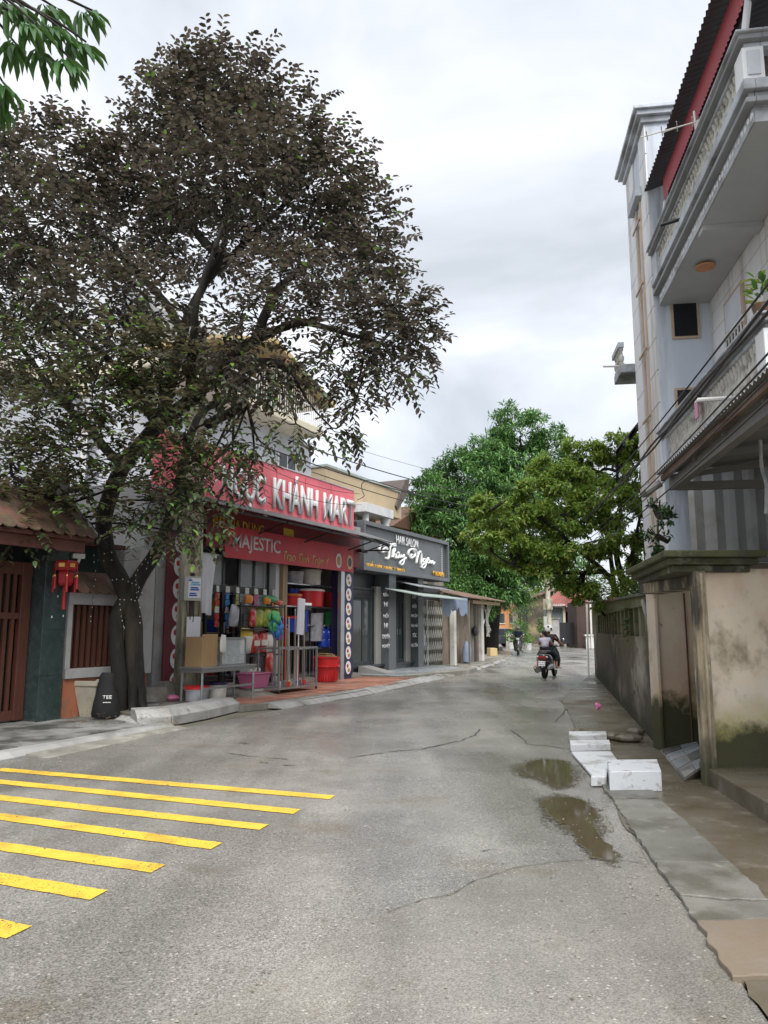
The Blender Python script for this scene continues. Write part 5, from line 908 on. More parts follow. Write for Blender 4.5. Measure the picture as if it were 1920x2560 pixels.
e2 = V2(1196); box('front_wall', 'stucco_brown', s2, 0, e2, .0, .2, 0, 2.75); box('side_wall', 'stucco_brown', s2, e2 - .2, e2, .2, 3.5, 0, 2.75); box('corner_post', 'pale_post', s2, e2 + .002, e2 + .3, -.15, .1, 0, 2.75, .01); box('doorway', 'black_metal', s2, e2 - .55, e2 - .3, -.02, 0, 0, 2.5)
MB().corr((-.6, -1.0, 2.62), (e2 + .9, -1.0, 2.6), (-.6, 1.2, 3.1), .12, .022).build('roof_sheet', 'rust_zinc', s2); box('eave_board', 'wood_post', s2, .3, e2 + .5, -.85, -.8, 2.42, 2.55); box('eave_board', 'wood_post', s2, 0, e2 + .6, -.4, -.34, 2.5, 2.6); box('wall_plate', 'black_metal', s2, 0, e2, -.06, 0, 2.5, 2.75)
for k in range(12): MB().tube(smooth_path([(e2 + .5 + random.uniform(-.1, .35), -.2 + random.uniform(-.2, .2), 2.5), (e2 + .5 + random.uniform(-.1, .35), -.2, 1.8), (e2 + .5 + random.uniform(-.1, .35), -.2 + random.uniform(-.1, .1), 1.0 + random.random() * .6)], 4), .014, 4).build('hanging_rope', 'pale_post', s2)
MB().lathe([(.02, 0), (.2, .02), (.22, .12), (.12, .2), (.02, .2)], 10).build('wall_pot', 'black_metal', s2, (e2 - .75, -.05, 1.3), (R(90), 0, 0)); o = bag('bundle of old sacks leaning against the brown shed wall', 'blue_tarp', 0, 0, 0, .5, .9, .3, .15, 'sack'); pz = FS.pt(o2 + .8, -.35, .1); o.location = pz
tk = box('water_tank', 'concrete', s2, .6, 1.7, 1.0, 2.0, 2.9, 4.0, .02)
# yucca plant on the roof
# ================================================================== beige building behind salon
mat('beige', (.5, .4, .26), .85, .08, .8, .1, dirt=(.42, .33, .22), ds=.9, dt=.6)
FB = Fr(FS.pt(0, 4.2).xy, 27); be = thing('beige_building', 'unfinished beige walled house with a white column behind the salon', 'house', FB.pt(0, 0, 0), FB.rz); bu = lambda px, py=1250, off=0: FB.u(px, off, py); bz = lambda px, py, off=0: FB.z(px, py, off)
b0, b1_ = bu(815), bu(1003); zl_, zh_ = bz(900, 1268), bz(930, 1207); box('upper_wall', 'beige', be, b0, b1_, 0, 6, zl_, zh_, .01); box('coping', 'awning_green', be, b0 - .05, b1_ + .05, -.06, 6.1, zh_, zh_ + .1)
box('lower_wall', 'concrete', be, b0, bu(914), .4, 6, 0, zl_ - .002); box('white_beam', 'white_plaster', be, bu(915, 1280, -.5), bu(984, 1280, -.5), -.5, .3, bz(950, 1288, -.5), bz(950, 1266, -.5), .01); zb2 = bz(950, 1288, -.5)
MB().lathe([(.17, 0), (.17, zb2 - .75), (.22, zb2 - .72), (.17, zb2 - .65), (.24, zb2 - .45), (.17, zb2 - .3), (.26, zb2 - .05), (.26, zb2 - .003)], 18).build('column', 'white_plaster', be, (bu(968, 1300, -.3), -.2, 0), smooth=True); MB().lathe([(.15, 0), (.15, zb2 - .003)], 14).build('column', 'white_plaster', be, (bu(919, 1300, -.3), -.2, 0), smooth=True); box('dark_recess', 'stucco_brown', be, bu(914), b1_, 1.4, 1.6, 0, zl_ - .003); MB().hexa([(bu(922), .3, 4.2), (bu(922) + .5, .3, 4.2), (bu(955), .9, 3.2), (bu(955) - .5, .9, 3.2)], [(bu(922), .3, 5.5), (bu(922) + .2, .3, 5.5), (bu(955), .9, 4.4), (bu(955) - .2, .9, 4.4)]).build('stair_flight', 'grey_plaster', be)
pts = [FB.uz(*p) for p in ((986, 1265), (1009, 1199), (1019, 1198), (1016, 1230), (1012, 1240), (990, 1275))]
mat('parapet_brown', (.11, .09, .08), .9, .2, 2, .2); MB().prism(pts, -.1, 5, 'y').build('sloping_parapet', 'parapet_brown', be)
# orange gabled house glimpse right of it
og = thing('ochre_house', 'ochre house with brown roof glimpsed between salon sign and green tree', 'house', D(1030, 1572, 44) * 1, R(60)); og.location.z = 0; mat('ochre', (.6, .38, .14), .85, .1, 1, .1)
zo = D(1030, 1330, 44).z; box('wall', 'ochre', og, -2.5, 3.5, 0, 5, 0, zo); MB().prism([(-2.9, zo), (3.9, zo), (.5, zo + 1.6)], -.4, 5.4, 'y').build('roof', 'roof_tile', og); box('window', 'salon_glass', og, .2, 1.2, -.03, 0, zo - 2, zo - .7)
# ================================================================== tree helpers for round crowns
def crown(P, blobs, d0, org, dens, leaf, spread, lw, twmb, nodes, droop=0., clus=6, up=.25):
    for (px, py, rx, ry, off) in blobs:
        dd = d0 + off; c = D(px, py, dd) - org; sx_, sz_ = rx / 1942 * dd, ry / 1942 * dd; sy_ = (sx_ + sz_) * .5
        nd = min(nodes, key=lambda n: (n - c).length); limb(twmb, [nd, nd.lerp(c, .5) + rv() * .2, c], .05, .025, 5, 3)
        for s_ in range(5): e_ = c + Vector((rv().x * sx_, rv().y * sy_, rv().z * sz_)) * .7; twmb.tube([c, e_], [.02, .006], 4, False)
        subs = []
        for _ in range(max(10, int(sx_ * sz_ * 6.5))):
            v = rv(); rr = .55 + .45 * random.random(); subs.append((c + Vector((v.x * sx_, v.y * sy_, v.z * sz_)) * rr, v))
        sr = min(.75, (sx_ + sz_) * .2)
        for _ in range(int(sx_ * sz_ * dens) + 4):
            b_, v = random.choice(subs); e_ = rv() * random.random() ** .5; p = b_ + Vector((e_.x, e_.y, e_.z * .6)) * sr; v = (v + e_).normalized()
            ax = (v * .6 + rv() * .6 + Vector((0, 0, up))).normalized()
            for k in range(clus):
                t_ = (ax * .5 + rv() * .9 + Vector((0, 0, -droop))); P[0].append(p + rv() * spread * .3); P[1].append(t_); P[2].append(Vector((0, 0, 1)) + rv() * .5 + v * .4); l_ = leaf * random.uniform(.75, 1.25); P[3].append(l_); P[4].append(l_ * lw)
# green mango tree over the bend
random.seed(31); leafmat('leaf_green', (.1, .235, .06), (.11, .22, .065), (.21, .37, .08), .88, .4, .25, .5)
MO = Vector((D(1222, 1572, 44.5).x, 44.5, .08)); mg = thing('mango_tree', 'tall rounded bright green tree with black trunk at the road bend', 'tree', MO); tr = MB(); qm = lambda px, py, dd=0: D(px, py, MO.y + dd) - MO
limb(tr, [Vector((0, 0, -.05)), qm(1226, 1600), qm(1232, 1540), qm(1240, 1480), qm(1238, 1400), qm(1220, 1330)], .55, .3, 12, 4); MN = []
for l in ([qm(1240, 1480), qm(1180, 1400), qm(1110, 1320), qm(1060, 1270)], [qm(1238, 1400), qm(1280, 1300), qm(1310, 1180), qm(1300, 1090)], [qm(1220, 1330), qm(1200, 1230), qm(1190, 1150)], [qm(1240, 1440), qm(1330, 1380), qm(1390, 1300)], [qm(1235, 1450, -1), qm(1240, 1380, -2.5), qm(1250, 1300, -3)], [qm(1240, 1440), qm(1250, 1350, 2), qm(1260, 1250, 3)]): MN += limb(tr, l, .2, .06, 7, 4, .1)
Pm = [[], [], [], [], []]
crown(Pm, [(1300, 1080, 90, 65, 0), (1280, 1150, 110, 80, -.5), (1370, 1140, 80, 70, .5), (1200, 1170, 100, 80, -1), (1130, 1230, 90, 75, -.5), (1060, 1240, 60, 55, 0), (1090, 1310, 80, 70, -1), (1040, 1330, 45, 60, 0), (1180, 1270, 110, 80, -2.5), (1270, 1260, 110, 90, -3), (1380, 1240, 90, 90, -1), (1170, 1350, 80, 70, -2.5), (1260, 1370, 90, 70, -3), (1350, 1340, 100, 80, -1), (1230, 1450, 60, 60, -3), (1290, 1460, 70, 60, -2.5), (1210, 1510, 35, 50, -2), (1330, 1420, 60, 50, 0), (1130, 1400, 45, 35, -1.5), (1420, 1200, 60, 60, 1)], MO.y, MO, 135, .3, .35, .27, tr, MN, .25, 9)
tr.build('trunk', 'bark', mg, smooth=True); leaf_object('crown', *Pm, 'leaf_green', mg, LEAF4); NL2 = len(Pm[0])
# yellow-green tree behind the mossy wall
random.seed(41); leafmat('leaf_yellow', (.175, .285, .048), (.2, .3, .055), (.32, .36, .065), .84, .4, .42, .45)
SO = Vector((D(1558, 1572, 19.5).x, 19.5, 0)); st_ = thing('starfruit_tree', 'loose yellow-green tree with several thin dark stems behind the mossy wall', 'tree', SO); tr2 = MB(); qs = lambda px, py, dd=0: D(px, py, SO.y + dd) - SO; SN = []
for l, r in (([Vector((0, 0, 0)), qs(1545, 1500), qs(1510, 1430, -.3), qs(1440, 1370, -.8), qs(1360, 1300, -1.2), qs(1260, 1250, -1.6)], .12), ([Vector((.1, .1, 0)), qs(1560, 1480), qs(1545, 1390, .2), qs(1550, 1280, .2), qs(1545, 1180, 0), qs(1545, 1090, 0)], .13), ([Vector((-.1, 0, 0)), qs(1535, 1470), qs(1520, 1350, .6), qs(1480, 1250, .8), qs(1430, 1190, .8)], .09), ([Vector((.2, 0, 0)), qs(1585, 1500), qs(1580, 1400, -.5), qs(1600, 1290, -.8), qs(1640, 1230, -1)], .08), ([Vector((.3, .2, 0)), qs(1600, 1490, .5), qs(1612, 1400, .5), qs(1600, 1300, .5)], .07), ([qs(1510, 1430, -.3), qs(1400, 1430, -.9), qs(1300, 1420, -1.3), qs(1230, 1380, -1.5)], .06)): SN += limb(tr2, l, r, .02, 7, 4, .05)
Ps = [[], [], [], [], []]
crown(Ps, [(1540, 1110, 55, 45, 0), (1595, 1120, 45, 40, -.4), (1650, 1210, 45, 40, -.8), (1655, 1260, 40, 40, -.8), (1455, 1140, 65, 45, .3), (1380, 1180, 60, 45, 0), (1590, 1170, 55, 50, -.5), (1500, 1180, 80, 60, .5), (1430, 1200, 80, 55, 0), (1600, 1250, 60, 50, -.8), (1520, 1260, 90, 60, -.5), (1420, 1280, 100, 60, -.5), (1330, 1230, 75, 50, -1), (1300, 1310, 90, 55, -1), (1400, 1370, 100, 55, -.8), (1500, 1350, 90, 55, -.5), (1220, 1270, 55, 35, -1.5), (1200, 1340, 55, 35, -1.5), (1280, 1390, 80, 45, -1.3), (1345, 1412, 80, 35, -1), (1455, 1445, 80, 40, -.6), (1640, 1300, 45, 45, -.8), (1620, 1360, 45, 50, -.5), (1600, 1430, 50, 45, .3), (1465, 1490, 35, 20, -.3), (1560, 1500, 40, 30, .8), (1495, 1512, 25, 14, 0)], SO.y, SO, 480, .125, .25, .45, tr2, SN, .35, 11)
tr2.build('trunk', 'bark', st_, smooth=True); leaf_object('crown', *Ps, 'leaf_yellow', st_, LEAF4)
# near mango branch that hangs into the top left corner; its trunk stands out of frame
random.seed(51); leafmat('leaf_near', (.045, .13, .03), (.09, .19, .05), None, 1, .35, .3, .3)
nm_ = thing('near_mango_tree', 'mango branch with long drooping leaves in the top left corner', 'tree', (-6.3, 4.6, 0)); NO = Vector((-6.3, 4.6, 0)); tr3 = MB(); qn = lambda px, py, dd=0: D(px, py, 4.4 + dd) - NO
limb(tr3, [Vector((0, 0, -.05)), Vector((.1, 0, 1.6)), Vector((.3, -.05, 3.2)), Vector((.9, -.1, 4.4)), qn(-420, -160), qn(-200, -60)], .2, .06, 10, 4); Pn = [[], [], [], [], []]
for (px, py, dd, hx, hy) in ((60, 20, 0, 1, .2), (150, 70, 0, 1, .3), (215, 105, .1, 1, .2), (110, 130, .1, .6, .6), (40, 110, .2, .3, .7), (240, 30, .2, 1, 0), (180, 150, 0, .8, .7), (10, 210, .1, .5, .6), (-30, 60, 0, .5, .5), (0, 250, .2, .4, .6), (90, 60, -.1, .8, .5), (140, 20, .3, .8, 0), (20, 10, .3, .5, 0)):
    e_ = qn(px, py, dd); limb(tr3, [qn(-200, -60), qn(-200, -60).lerp(e_, .6) + Vector((0, 0, .1)), e_], .02, .007, 5, 4)
    for k in range(13):
        a = k * 2.4; ax = Vector((hx, 0, -.15)); t_ = ax * .5 + Vector((math.cos(a) * .6, math.sin(a) * .6, -.75 - .3 * random.random())); Pn[0].append(e_ - ax * .025 * k * .4 + rv() * .015); Pn[1].append(t_); Pn[2].append(Vector((math.cos(a), math.sin(a), .9)) + rv() * .3); l_ = random.uniform(.16, .25); Pn[3].append(l_); Pn[4].append(l_ * .23)
tr3.build('trunk', 'bark', nm_, smooth=True); leaf_object('crown', *Pn, 'leaf_near', nm_, LEAF8)
# ================================================================== right: mossy wall
random.seed(61)
def wallmat(name, base, patches, zbands, bump=.3, streak=(1.6, 1.6, .35)):
    m = mat(name, base, .88, .16, 1.3, bump, 40, dirt=patches, stretch=streak, dw=.06)
    t = m.node_tree; N = t.nodes.new; L = t.links.new; p = t.nodes['Principled BSDF']; src = p.inputs['Base Color'].links[0].from_socket
    g = N('ShaderNodeNewGeometry'); sp = N('ShaderNodeSeparateXYZ'); L(g.outputs['Position'], sp.inputs[0])
    for (z0, z1, col, sc, amp) in zbands:     # growth fading from full at z0 to none at z1, broken up by noise
        nz = N('ShaderNodeTexNoise'); nz.inputs['Scale'].default_value = sc; nz.inputs['Detail'].default_value = 9; nz.inputs['Roughness'].default_value = .68; L(g.outputs['Position'], nz.inputs['Vector'])
        ma = N('ShaderNodeMath'); ma.operation = 'MULTIPLY_ADD'; L(nz.outputs[0], ma.inputs[0]); ma.inputs[1].default_value = amp; L(sp.outputs[2], ma.inputs[2])
        r = N('ShaderNodeMapRange'); r.inputs[1].default_value = z0 + amp * .5; r.inputs[2].default_value = z1 + amp * .5; r.inputs[3].default_value = .92; r.inputs[4].default_value = 0; L(ma.outputs[0], r.inputs[0])
        x = N('ShaderNodeMix'); x.data_type = 'RGBA'; L(r.outputs[0], x.inputs[0]); L(src, x.inputs[6]); x.inputs[7].default_value = (*col, 1); src = x.outputs[2]
    L(src, p.inputs['Base Color'])
wallmat('moss_wall', (.12, .1, .07), [((.045, .042, .03), .9, .51), ((.36, .33, .28), .6, .565), ((.05, .05, .035), 4, .63)], [(2.0, .95, (.085, .092, .02), 2.2, 1.2), (.15, .5, (.035, .042, .018), 1.2, .9)], .35, (.45, .45, .75))
wallmat('peach_wall', (.63, .54, .42), [((.55, .38, .27), .8, .57), ((.62, .58, .5), .9, .56), ((.3, .25, .17), 2.0, .63), ((.16, .13, .09), 7, .7)], [(.42, .85, (.33, .29, .1), 1.6, .8), (.45, .62, (.022, .027, .011), 1.3, 1.2), (2.3, 2.05, (.1, .085, .06), 3, .7)], .25, (1, 1, .7))
wallmat('stained_post', (.34, .28, .19), [((.06, .055, .04), 1.1, .5), ((.56, .48, .36), 1.8, .6), ((.05, .05, .035), 6, .64)], [(.2, .5, (.05, .055, .025), 3, .6)], .4, (2.2, 2.2, .6))
wallmat('mossy_cap', (.06, .056, .04), [((.03, .029, .022), 2.5, .5), ((.2, .19, .15), 4, .64)], [(2.75, 1.95, (.12, .135, .025), 3.2, 1.5)], .6, (1, 1, 1))
A_, B_ = G(1650, 1875), G(1488, 1690); wd_ = (B_ - A_); deg = math.degrees(math.atan2(wd_.x, wd_.y)); FW = Fr(A_.xy, deg); WL = wd_.length
mw = thing('mossy_wall', 'old moss-covered plaster wall with a row of vent slots along the right side', 'wall', A_, FW.rz)
zA, zB_ = D(1645, 1487, A_.y).z, D(1485, 1512, B_.y).z
s0, s1_ = FW.u(1380 + 765 * .3255), FW.u(1380 + 352 * .3255)
zs = lambda u: zA + (zB_ - zA) * u / WL
def wseg(name, u0, u1, z0, z1, m='moss_wall', y0=-.22, y1=0, top=None):
    t0, t1 = (zs(u0), zs(u1)) if z1 is None else (z1, z1); return MB().hexa([(u0, y0, z0), (u1, y0, z0), (u1, y1, z0), (u0, y1, z0)], [(u0, y0, t0), (u1, y0, t1), (u1, y1, t1), (u0, y1, t0)]).build(name, m, mw)
zb0, zb1 = 1.38, 1.82
wseg('lower_wall', 0, WL, -.02, zb0); wseg('end_wall', 0, s0, zb0 + .002, None); wseg('end_wall', s1_, WL, zb0 + .002, None)
MB().hexa([(s0 + .002, -.22, zb1 + .0), (s1_ - .002, -.22, zb1 + .06), (s1_ - .002, 0, zb1 + .06), (s0 + .002, 0, zb1)], [(s0 + .002, -.22, zs(s0)), (s1_ - .002, -.22, zs(s1_)), (s1_ - .002, 0, zs(s1_)), (s0 + .002, 0, zs(s0))]).build('top_beam', 'moss_wall', mw)
ns = 15
for k in range(1, ns):
    u = s0 + (s1_ - s0) * (k / ns) ; w_ = .34 * (s1_ - s0) / ns * .5; box('mullion', 'moss_wall', mw, u - w_, u + w_, -.1, -.03, zb0 + .001, zb1 + .06 * k / ns + .02)
for k in range(9):
    u = s0 + (s1_ - s0) * .45 + k * .72; 
    if u + .7 > WL: break
    MB().hexa([(u, -.27, zs(u)), (u + .69, -.27, zs(u + .69)), (u + .69, .04, zs(u + .69)), (u, .04, zs(u))], [(u, -.27, zs(u) + .07), (u + .69, -.27, zs(u) + .08), (u + .69, .04, zs(u) + .08), (u, .04, zs(u) + .07)]).build('coping_tile', 'roof_tile', mw, bevel=.01)
MB().hexa([(0, -.26, zs(0)), (s0 + (s1_ - s0) * .44, -.26, zs(s0 + (s1_ - s0) * .44)), (s0 + (s1_ - s0) * .44, .04, zs(s0 + (s1_ - s0) * .44)), (0, .04, zs(0))], [(0, -.24, zs(0) + .06), (s0 + (s1_ - s0) * .44, -.24, zs(s0 + (s1_ - s0) * .44) + .05), (s0 + (s1_ - s0) * .44, .02, zs(s0 + (s1_ - s0) * .44) + .05), (0, .02, zs(0) + .06)]).build('coping', 'mossy_cap', mw, bevel=.015)
MB().tube([(.15, .03, 1.55), (.75, .03, zb1 + .06)], .035, 6).build('leaning_stick', 'concrete', mw)
# bare pole at the far end of the wall
bp_ = G(1483, 1690); o = MB().tube([(0, 0, 0), (.02, 0, 2.3)], .03, 8).build('wooden_pole', 'pale_post', None, bp_ + Vector((-.1, .15, 0))); tag(o, 'thin pale pole standing at the far end of the mossy wall', 'pole')
# ------------------------------------------------------------------ peach gateway
gw = thing('peach_gateway', 'peach plaster gateway with heavy mossy stepped cap on the right', 'gateway', (3.3, 7.9, 0))
def gbox(n, m, x0, x1, y0, y1, z0, z1, bv=.01): return box(n, m, gw, x0 - 3.3, x1 - 3.3, y0 - 7.9, y1 - 7.9, z0, z1, bv)
xj = D(1652, 1860, 9.9).x; gbox('jamb_panel', 'peach_wall', xj, 5.2, 9.82, 10.05, 0, 2.05); gbox('jamb_edge', 'peach_wall', xj - .035, xj + .01, 9.78, 10.08, 0, 2.05, .01); gbox('jamb_pipe', 'red_wood', D(1733, 1700, 9.75).x - .04, D(1733, 1700, 9.75).x - .02, 9.8, 9.819, 0.1, 1.95)
xp0, xp1 = D(1742, 1700, 7.75).x, D(1774, 1700, 7.75).x; gbox('pilaster', 'stained_post', xp0, xp1, 7.68, 7.8, 0, 2.08, .015); gbox('pilaster_rib', 'stained_post', xp0 + .05, xp1 - .05, 7.63, 7.679, 0, 2.05, .012)
gbox('side_wall', 'peach_wall', xp1 + .002, 7.0, 7.74, 7.94, 0, 2.1); gbox('inner_wall', 'peach_wall', 5.2, 5.3, 7.98, 10.05, 0, 2.05)
c0 = D(1672, 1435, 7.62); c1 = D(1592, 1462, 9.9); xe = D(1900, 1435, 7.62).x
def captier(z0, z1, e, m='mossy_cap'):
    b = [(c0.x - e, 7.62 - e), (xe + e, 7.62 - e), (xe + e, 10.1), (c1.x - e, 10.1 + e)]
    MB().hexa([(x - 3.3, y - 7.9, z0) for x, y in b], [(x - 3.3, y - 7.9, z1) for x, y in b]).build('cap_tier', m, gw, bevel=.012)
captier(2.06, 2.13, -.06); captier(2.132, 2.2, 0); captier(2.202, 2.27, .06)
gbox('lintel', 'stained_post', D(1650, 1480, 9.8).x, xp1, 7.99, 9.73, 1.93, 2.058, .01)
for i, (px, py, rr) in enumerate([(1905, 1500, .025), (1870, 1615, .012), (1780, 1632, .012), (1775, 1668, .014), (1912, 1600, .02), (1920, 1668, .015), (1757, 1462, .02)]): c_ = D(px, py, 7.78); MB().lathe([(.003, 0), (rr, 0), (rr * .8, .006), (.003, .008)], 9).build('plaster_pit', 'crack', gw, (c_.x - 3.3, -.122, c_.z), (R(90), 0, 0))
# tiled ramp into the gateway
rp = thing('tiled_ramp', 'small sloping ramp of wet grey tiles at the foot of the peach gateway', 'ramp', G(1700, 1900))
RP = [G(1650, 1878), G(1722, 1868), G(1745, 1945), G(1712, 1958)]; og_ = rp.location
MB().hexa([p - og_ + Vector((0, 0, .0)) for p in RP], [RP[0] - og_ + Vector((0, 0, .02)), RP[1] - og_ + Vector((.1, 0, .1)), RP[2] - og_ + Vector((.1, 0, .13)), RP[3] - og_ + Vector((0, 0, .03))]).build('base', 'concrete', rp)
TR = [RP[0] - og_ + Vector((0, 0, .024)), RP[1] - og_ + Vector((.1, 0, .104)), RP[2] - og_ + Vector((.1, 0, .134)), RP[3] - og_ + Vector((0, 0, .034))]
for i, j in itertools.product(range(4), range(2)):
    def bi(a, b): return TR[0].lerp(TR[3], a).lerp(TR[1].lerp(TR[2], a), b)
    a0, a1, b0_, b1__ = i / 4 + .012, (i + 1) / 4 - .012, j / 2 + .02, (j + 1) / 2 - .02; q4 = [bi(a0, b0_), bi(a0, b1__), bi(a1, b1__), bi(a1, b0_)]; MB().hexa(q4, [p + Vector((0, 0, .012 + random.uniform(0, .006))) for p in q4]).build('tile', 'terrace_tile' if (i + j) % 3 else 'paver', rp)
# white painted blocks and slabs
def wblock(lab, pts, h, m='white_slab', z0=.012, nm='white_block', cat='concrete block'):
    P = [G(*p, z0) for p in pts]; c = sum(P, Vector()) / 4; c.z = z0
    return tag(MB().hexa([p - c for p in P], [p - c + Vector((0, 0, h)) for p in P]).build(nm, m, None, c, bevel=.008), lab, cat)
wblock('large white painted concrete block lying at the front of the row', [(1525, 1981), (1656, 1979), (1645, 1945), (1520, 1947)], .185)
wblock('small white concrete block just left behind the large front block', [(1478, 1966), (1517, 1966), (1521, 1936), (1486, 1936)], .09)
wblock('flat white slab lying on the verge between the white blocks', [(1480, 1945), (1566, 1936), (1528, 1884), (1428, 1885)], .03, nm='white_slab', cat='slab')
wblock('nearer of two narrow pale slabs at the far end of the white row', [(1427, 1879), (1527, 1877), (1524, 1866), (1425, 1868)], .085, nm='narrow_slab', cat='slab')
wblock('farther of two narrow pale slabs at the far end of the white row', [(1424, 1858), (1518, 1856), (1516, 1846), (1423, 1847)], .1, nm='narrow_slab', cat='slab')
for i, (px, py, r, lab) in enumerate([(1532, 1851, .12, 'dark lump of broken concrete right of the narrow slabs'), (1575, 1855, .2, 'flat broken concrete piece near the mossy wall'), (1590, 1838, .14, 'small grey rubble piece at the foot of the mossy wall'), (1445, 1840, .1, 'dark wet stone behind the narrow slabs')]):
    g = MB(); g.ell((0, 0, .05), r, r * .7, .06, 8, 5); g.v = [(x * (1 + .25 * mnoise.noise((x * 9, y * 9, i))), y * (1 + .25 * mnoise.noise((y * 9, x * 9, i + 3))), max(0, z)) for x, y, z in g.v]; tag(g.build('rubble', 'concrete_wet', None, G(px, py, .01), bevel=.01), lab, 'rubble')
pk = G(1495, 1775); mat('pink_plastic', (.7, .2, .42), .4, .2, 20, .2); g = MB(); g.ell((0, 0, .05), .06, .03, .07, 9, 6); g.v = [(x + .02 * math.sin(40 * z), y + .02 * math.sin(33 * x), z + .01) for x, y, z in g.v]; tag(g.build('plastic_wrapper', 'pink_plastic', None, pk + Vector((0, 0, .012))), 'crumpled pink plastic wrapper lying beside the mossy wall', 'litter')
pk2 = G(430, 1752, .17); g = MB(); g.ell((0, 0, .05), .12, .08, .06, 9, 6); g.v = [(x + .02 * math.sin(30 * z), y + .03 * math.sin(23 * x), z) for x, y, z in g.v]; tag(g.build('plastic_wrapper', 'pl_pink', None, (pk2.x, pk2.y, .175)), 'faded pink plastic wrapper at the foot of the utility pole', 'litter')
# ================================================================== three-storey house on the right
mat('house_blue', (.58, .63, .71), .8, .05, .7, .06, 40, dirt=[((.42, .45, .49), 1.0, .58), ((.3, .31, .32), 1.6, .68)], dw=.07, stretch=(3, 3, .3)); mat('house_white', (.76, .77, .78), .8, .06, .8, .06, 40, dirt=[((.54, .53, .51), .9, .57), ((.36, .34, .31), 1.7, .67)], dw=.07, stretch=(3, 3, .3)); mat('moulding', (.5, .54, .59), .7, .1, 1.5, .08, dirt=(.2, .2, .2), ds=1.4, dt=.54); mat('moulding_dark', (.24, .25, .26), .7, .12, 1.5, .08, dirt=(.3, .31, .32), ds=2, dt=.6); mat('soffit', (.42, .43, .43), .85, .06, .6, .04, dirt=(.36, .37, .36), ds=.7, dt=.6); mat('window_wood', (.46, .35, .25), .6, .12, 4, .05); mat('red_sheet', (.36, .06, .07), .55, .1, 1.5, .05); mat('dark_sheet', (.07, .068, .075), .6, .15, 1, .05); mat('shade_glass', (.012, .014, .018), .08, .1, 2, 0); mat('baluster', (.62, .61, .56), .8, .12, 6, .1, dirt=(.24, .22, .18), ds=6, dt=.56); mat('groove', (.2, .2, .21), .8, .1, 3, 0); mat('grey_sheet', (.26, .265, .265), .5, .1, 1.2, .05, metal=.2, dirt=(.16, .155, .14), ds=1.5, dt=.58)
FH = Fr((5.07, 13.7), 8); hs_ = thing('corner_house', 'three-storey pale blue house with two moulded balconies on the right', 'house', FH.pt(0, 0, 0), FH.rz)
ZT = 11.25; Wn = 2.05
def hb(n, m, u0, u1, y0, y1, z0, z1, bv=0, par=None): return box(n, m, par or hs_, u0, u1, y0, y1, z0, z1, bv)
core = hb('wing_core', 'house_blue', .0, Wn, -6, -.03, 0, ZT)
# street face of the wing: courses of boards either side of a tall glazed strip
gl0, gl1 = FH.u(1608, 0, 800), FH.u(1590, 0, 800); gl0, gl1 = .62, 1.28
nbd = 18; bh = ZT / nbd
for k in range(nbd):
    z0, z1 = k * bh + .008, (k + 1) * bh - .008
    hb('wall_board', 'house_white', .0, gl0, -.029, 0, z0, z1, .004, core); hb('wall_board', 'house_white', gl1, Wn, -.029, 0, z0, z1, .004, core)
gs = hb('glazed_strip', 'pale_house', gl0 + .002, gl1 - .002, -.029, -.012, 2.5, 10.0, 0, core)
for u in (gl0 + .03, (gl0 + gl1) / 2 + .08, ): hb('strip_frame', 'window_wood', u - .03, u + .03, -.012, .03, 2.5, 10.0, .004, gs)
for k, z in enumerate((4.2, 5.55, 6.9, 8.25, 9.6)): hb('strip_bar', 'window_wood', gl0 - .03, gl1 + .03, .031, .06, z, z + .05, .004, gs)
hb('strip_hood', 'moulding', gl0 - .12, gl1 + .1, .0, .12, 10.05, 10.25, .01, core)
# cornice at the top
for k, (z0, z1, e) in enumerate(((ZT, ZT + .12, .06), (ZT + .12, ZT + .22, .14), (ZT + .22, ZT + .3, .2))): hb('cornice', 'moulding', -e, Wn + e, -6, e, z0 + .001, z1, .01, core)
# side windows of the wing (face the camera)
for (p0, p1) in (((485, 240), (690, 600)), ((520, 935), (715, 1300))):
    a = D(1500 + p0[0] * .348, 650 + p0[1] * .348, 13.75); b = D(1500 + p1[0] * .348, 650 + p1[1] * .348, 13.85); y0, y1 = -(b.x - 5.07) * 1.0 + .02, -(a.x - 5.07) * 1.0 + .0; y0, y1 = min(y0, y1), max(y0, y1)
    wn = hb('window', 'window_wood', -.04, -.002, y0, y1, b.z, a.z, .006, core); hb('pane', 'shade_glass', -.045, -.0405, y0 + .045, y1 - .045, b.z + .045, a.z - .045, 0, wn)
# main body
NE = -5.35
body = hb('main_body', 'house_white', NE, 0, -6, -1.03, 0, 9.6)
for k in range(14):
    z0 = 4.7 + k * .36
    hb('wall_board', 'house_white', NE, -.002, -1.029, -1.0, z0 + .006, z0 + .354, .004, body)
wa, wb = FH.u(1864, -1, 760), FH.u(1815, -1, 760); wz1, wz0 = 7.05, 5.2
wn = hb('window', 'window_wood', wa, wb, -.998, -.95, wz0, wz1, .006, body); hb('pane', 'pale_house', wa + .06, wb - .06, -.949, -.944, 6.5, wz1 - .06, 0, wn); hb('pane', 'shade_glass', wa + .06, (wa + wb) / 2 - .03, -.949, -.944, wz0 + .06, 6.36, 0, wn); hb('pane', 'shade_glass', (wa + wb) / 2 + .03, wb - .06, -.949, -.944, wz0 + .06, 6.36, 0, wn); hb('transom', 'house_white', wa, wb, -.97, -.93, 6.37, 6.48, .004, wn)
bw2 = MB().box(-.01, .01, -.01, .01, 0, 1.1).mesh('window_bar', 'white_plastic')
for k in range(6): ob('window_bar', bw2, wn, (wa + .08 + (wb - wa - .16) * k / 5, -.93, wz0 + .05))
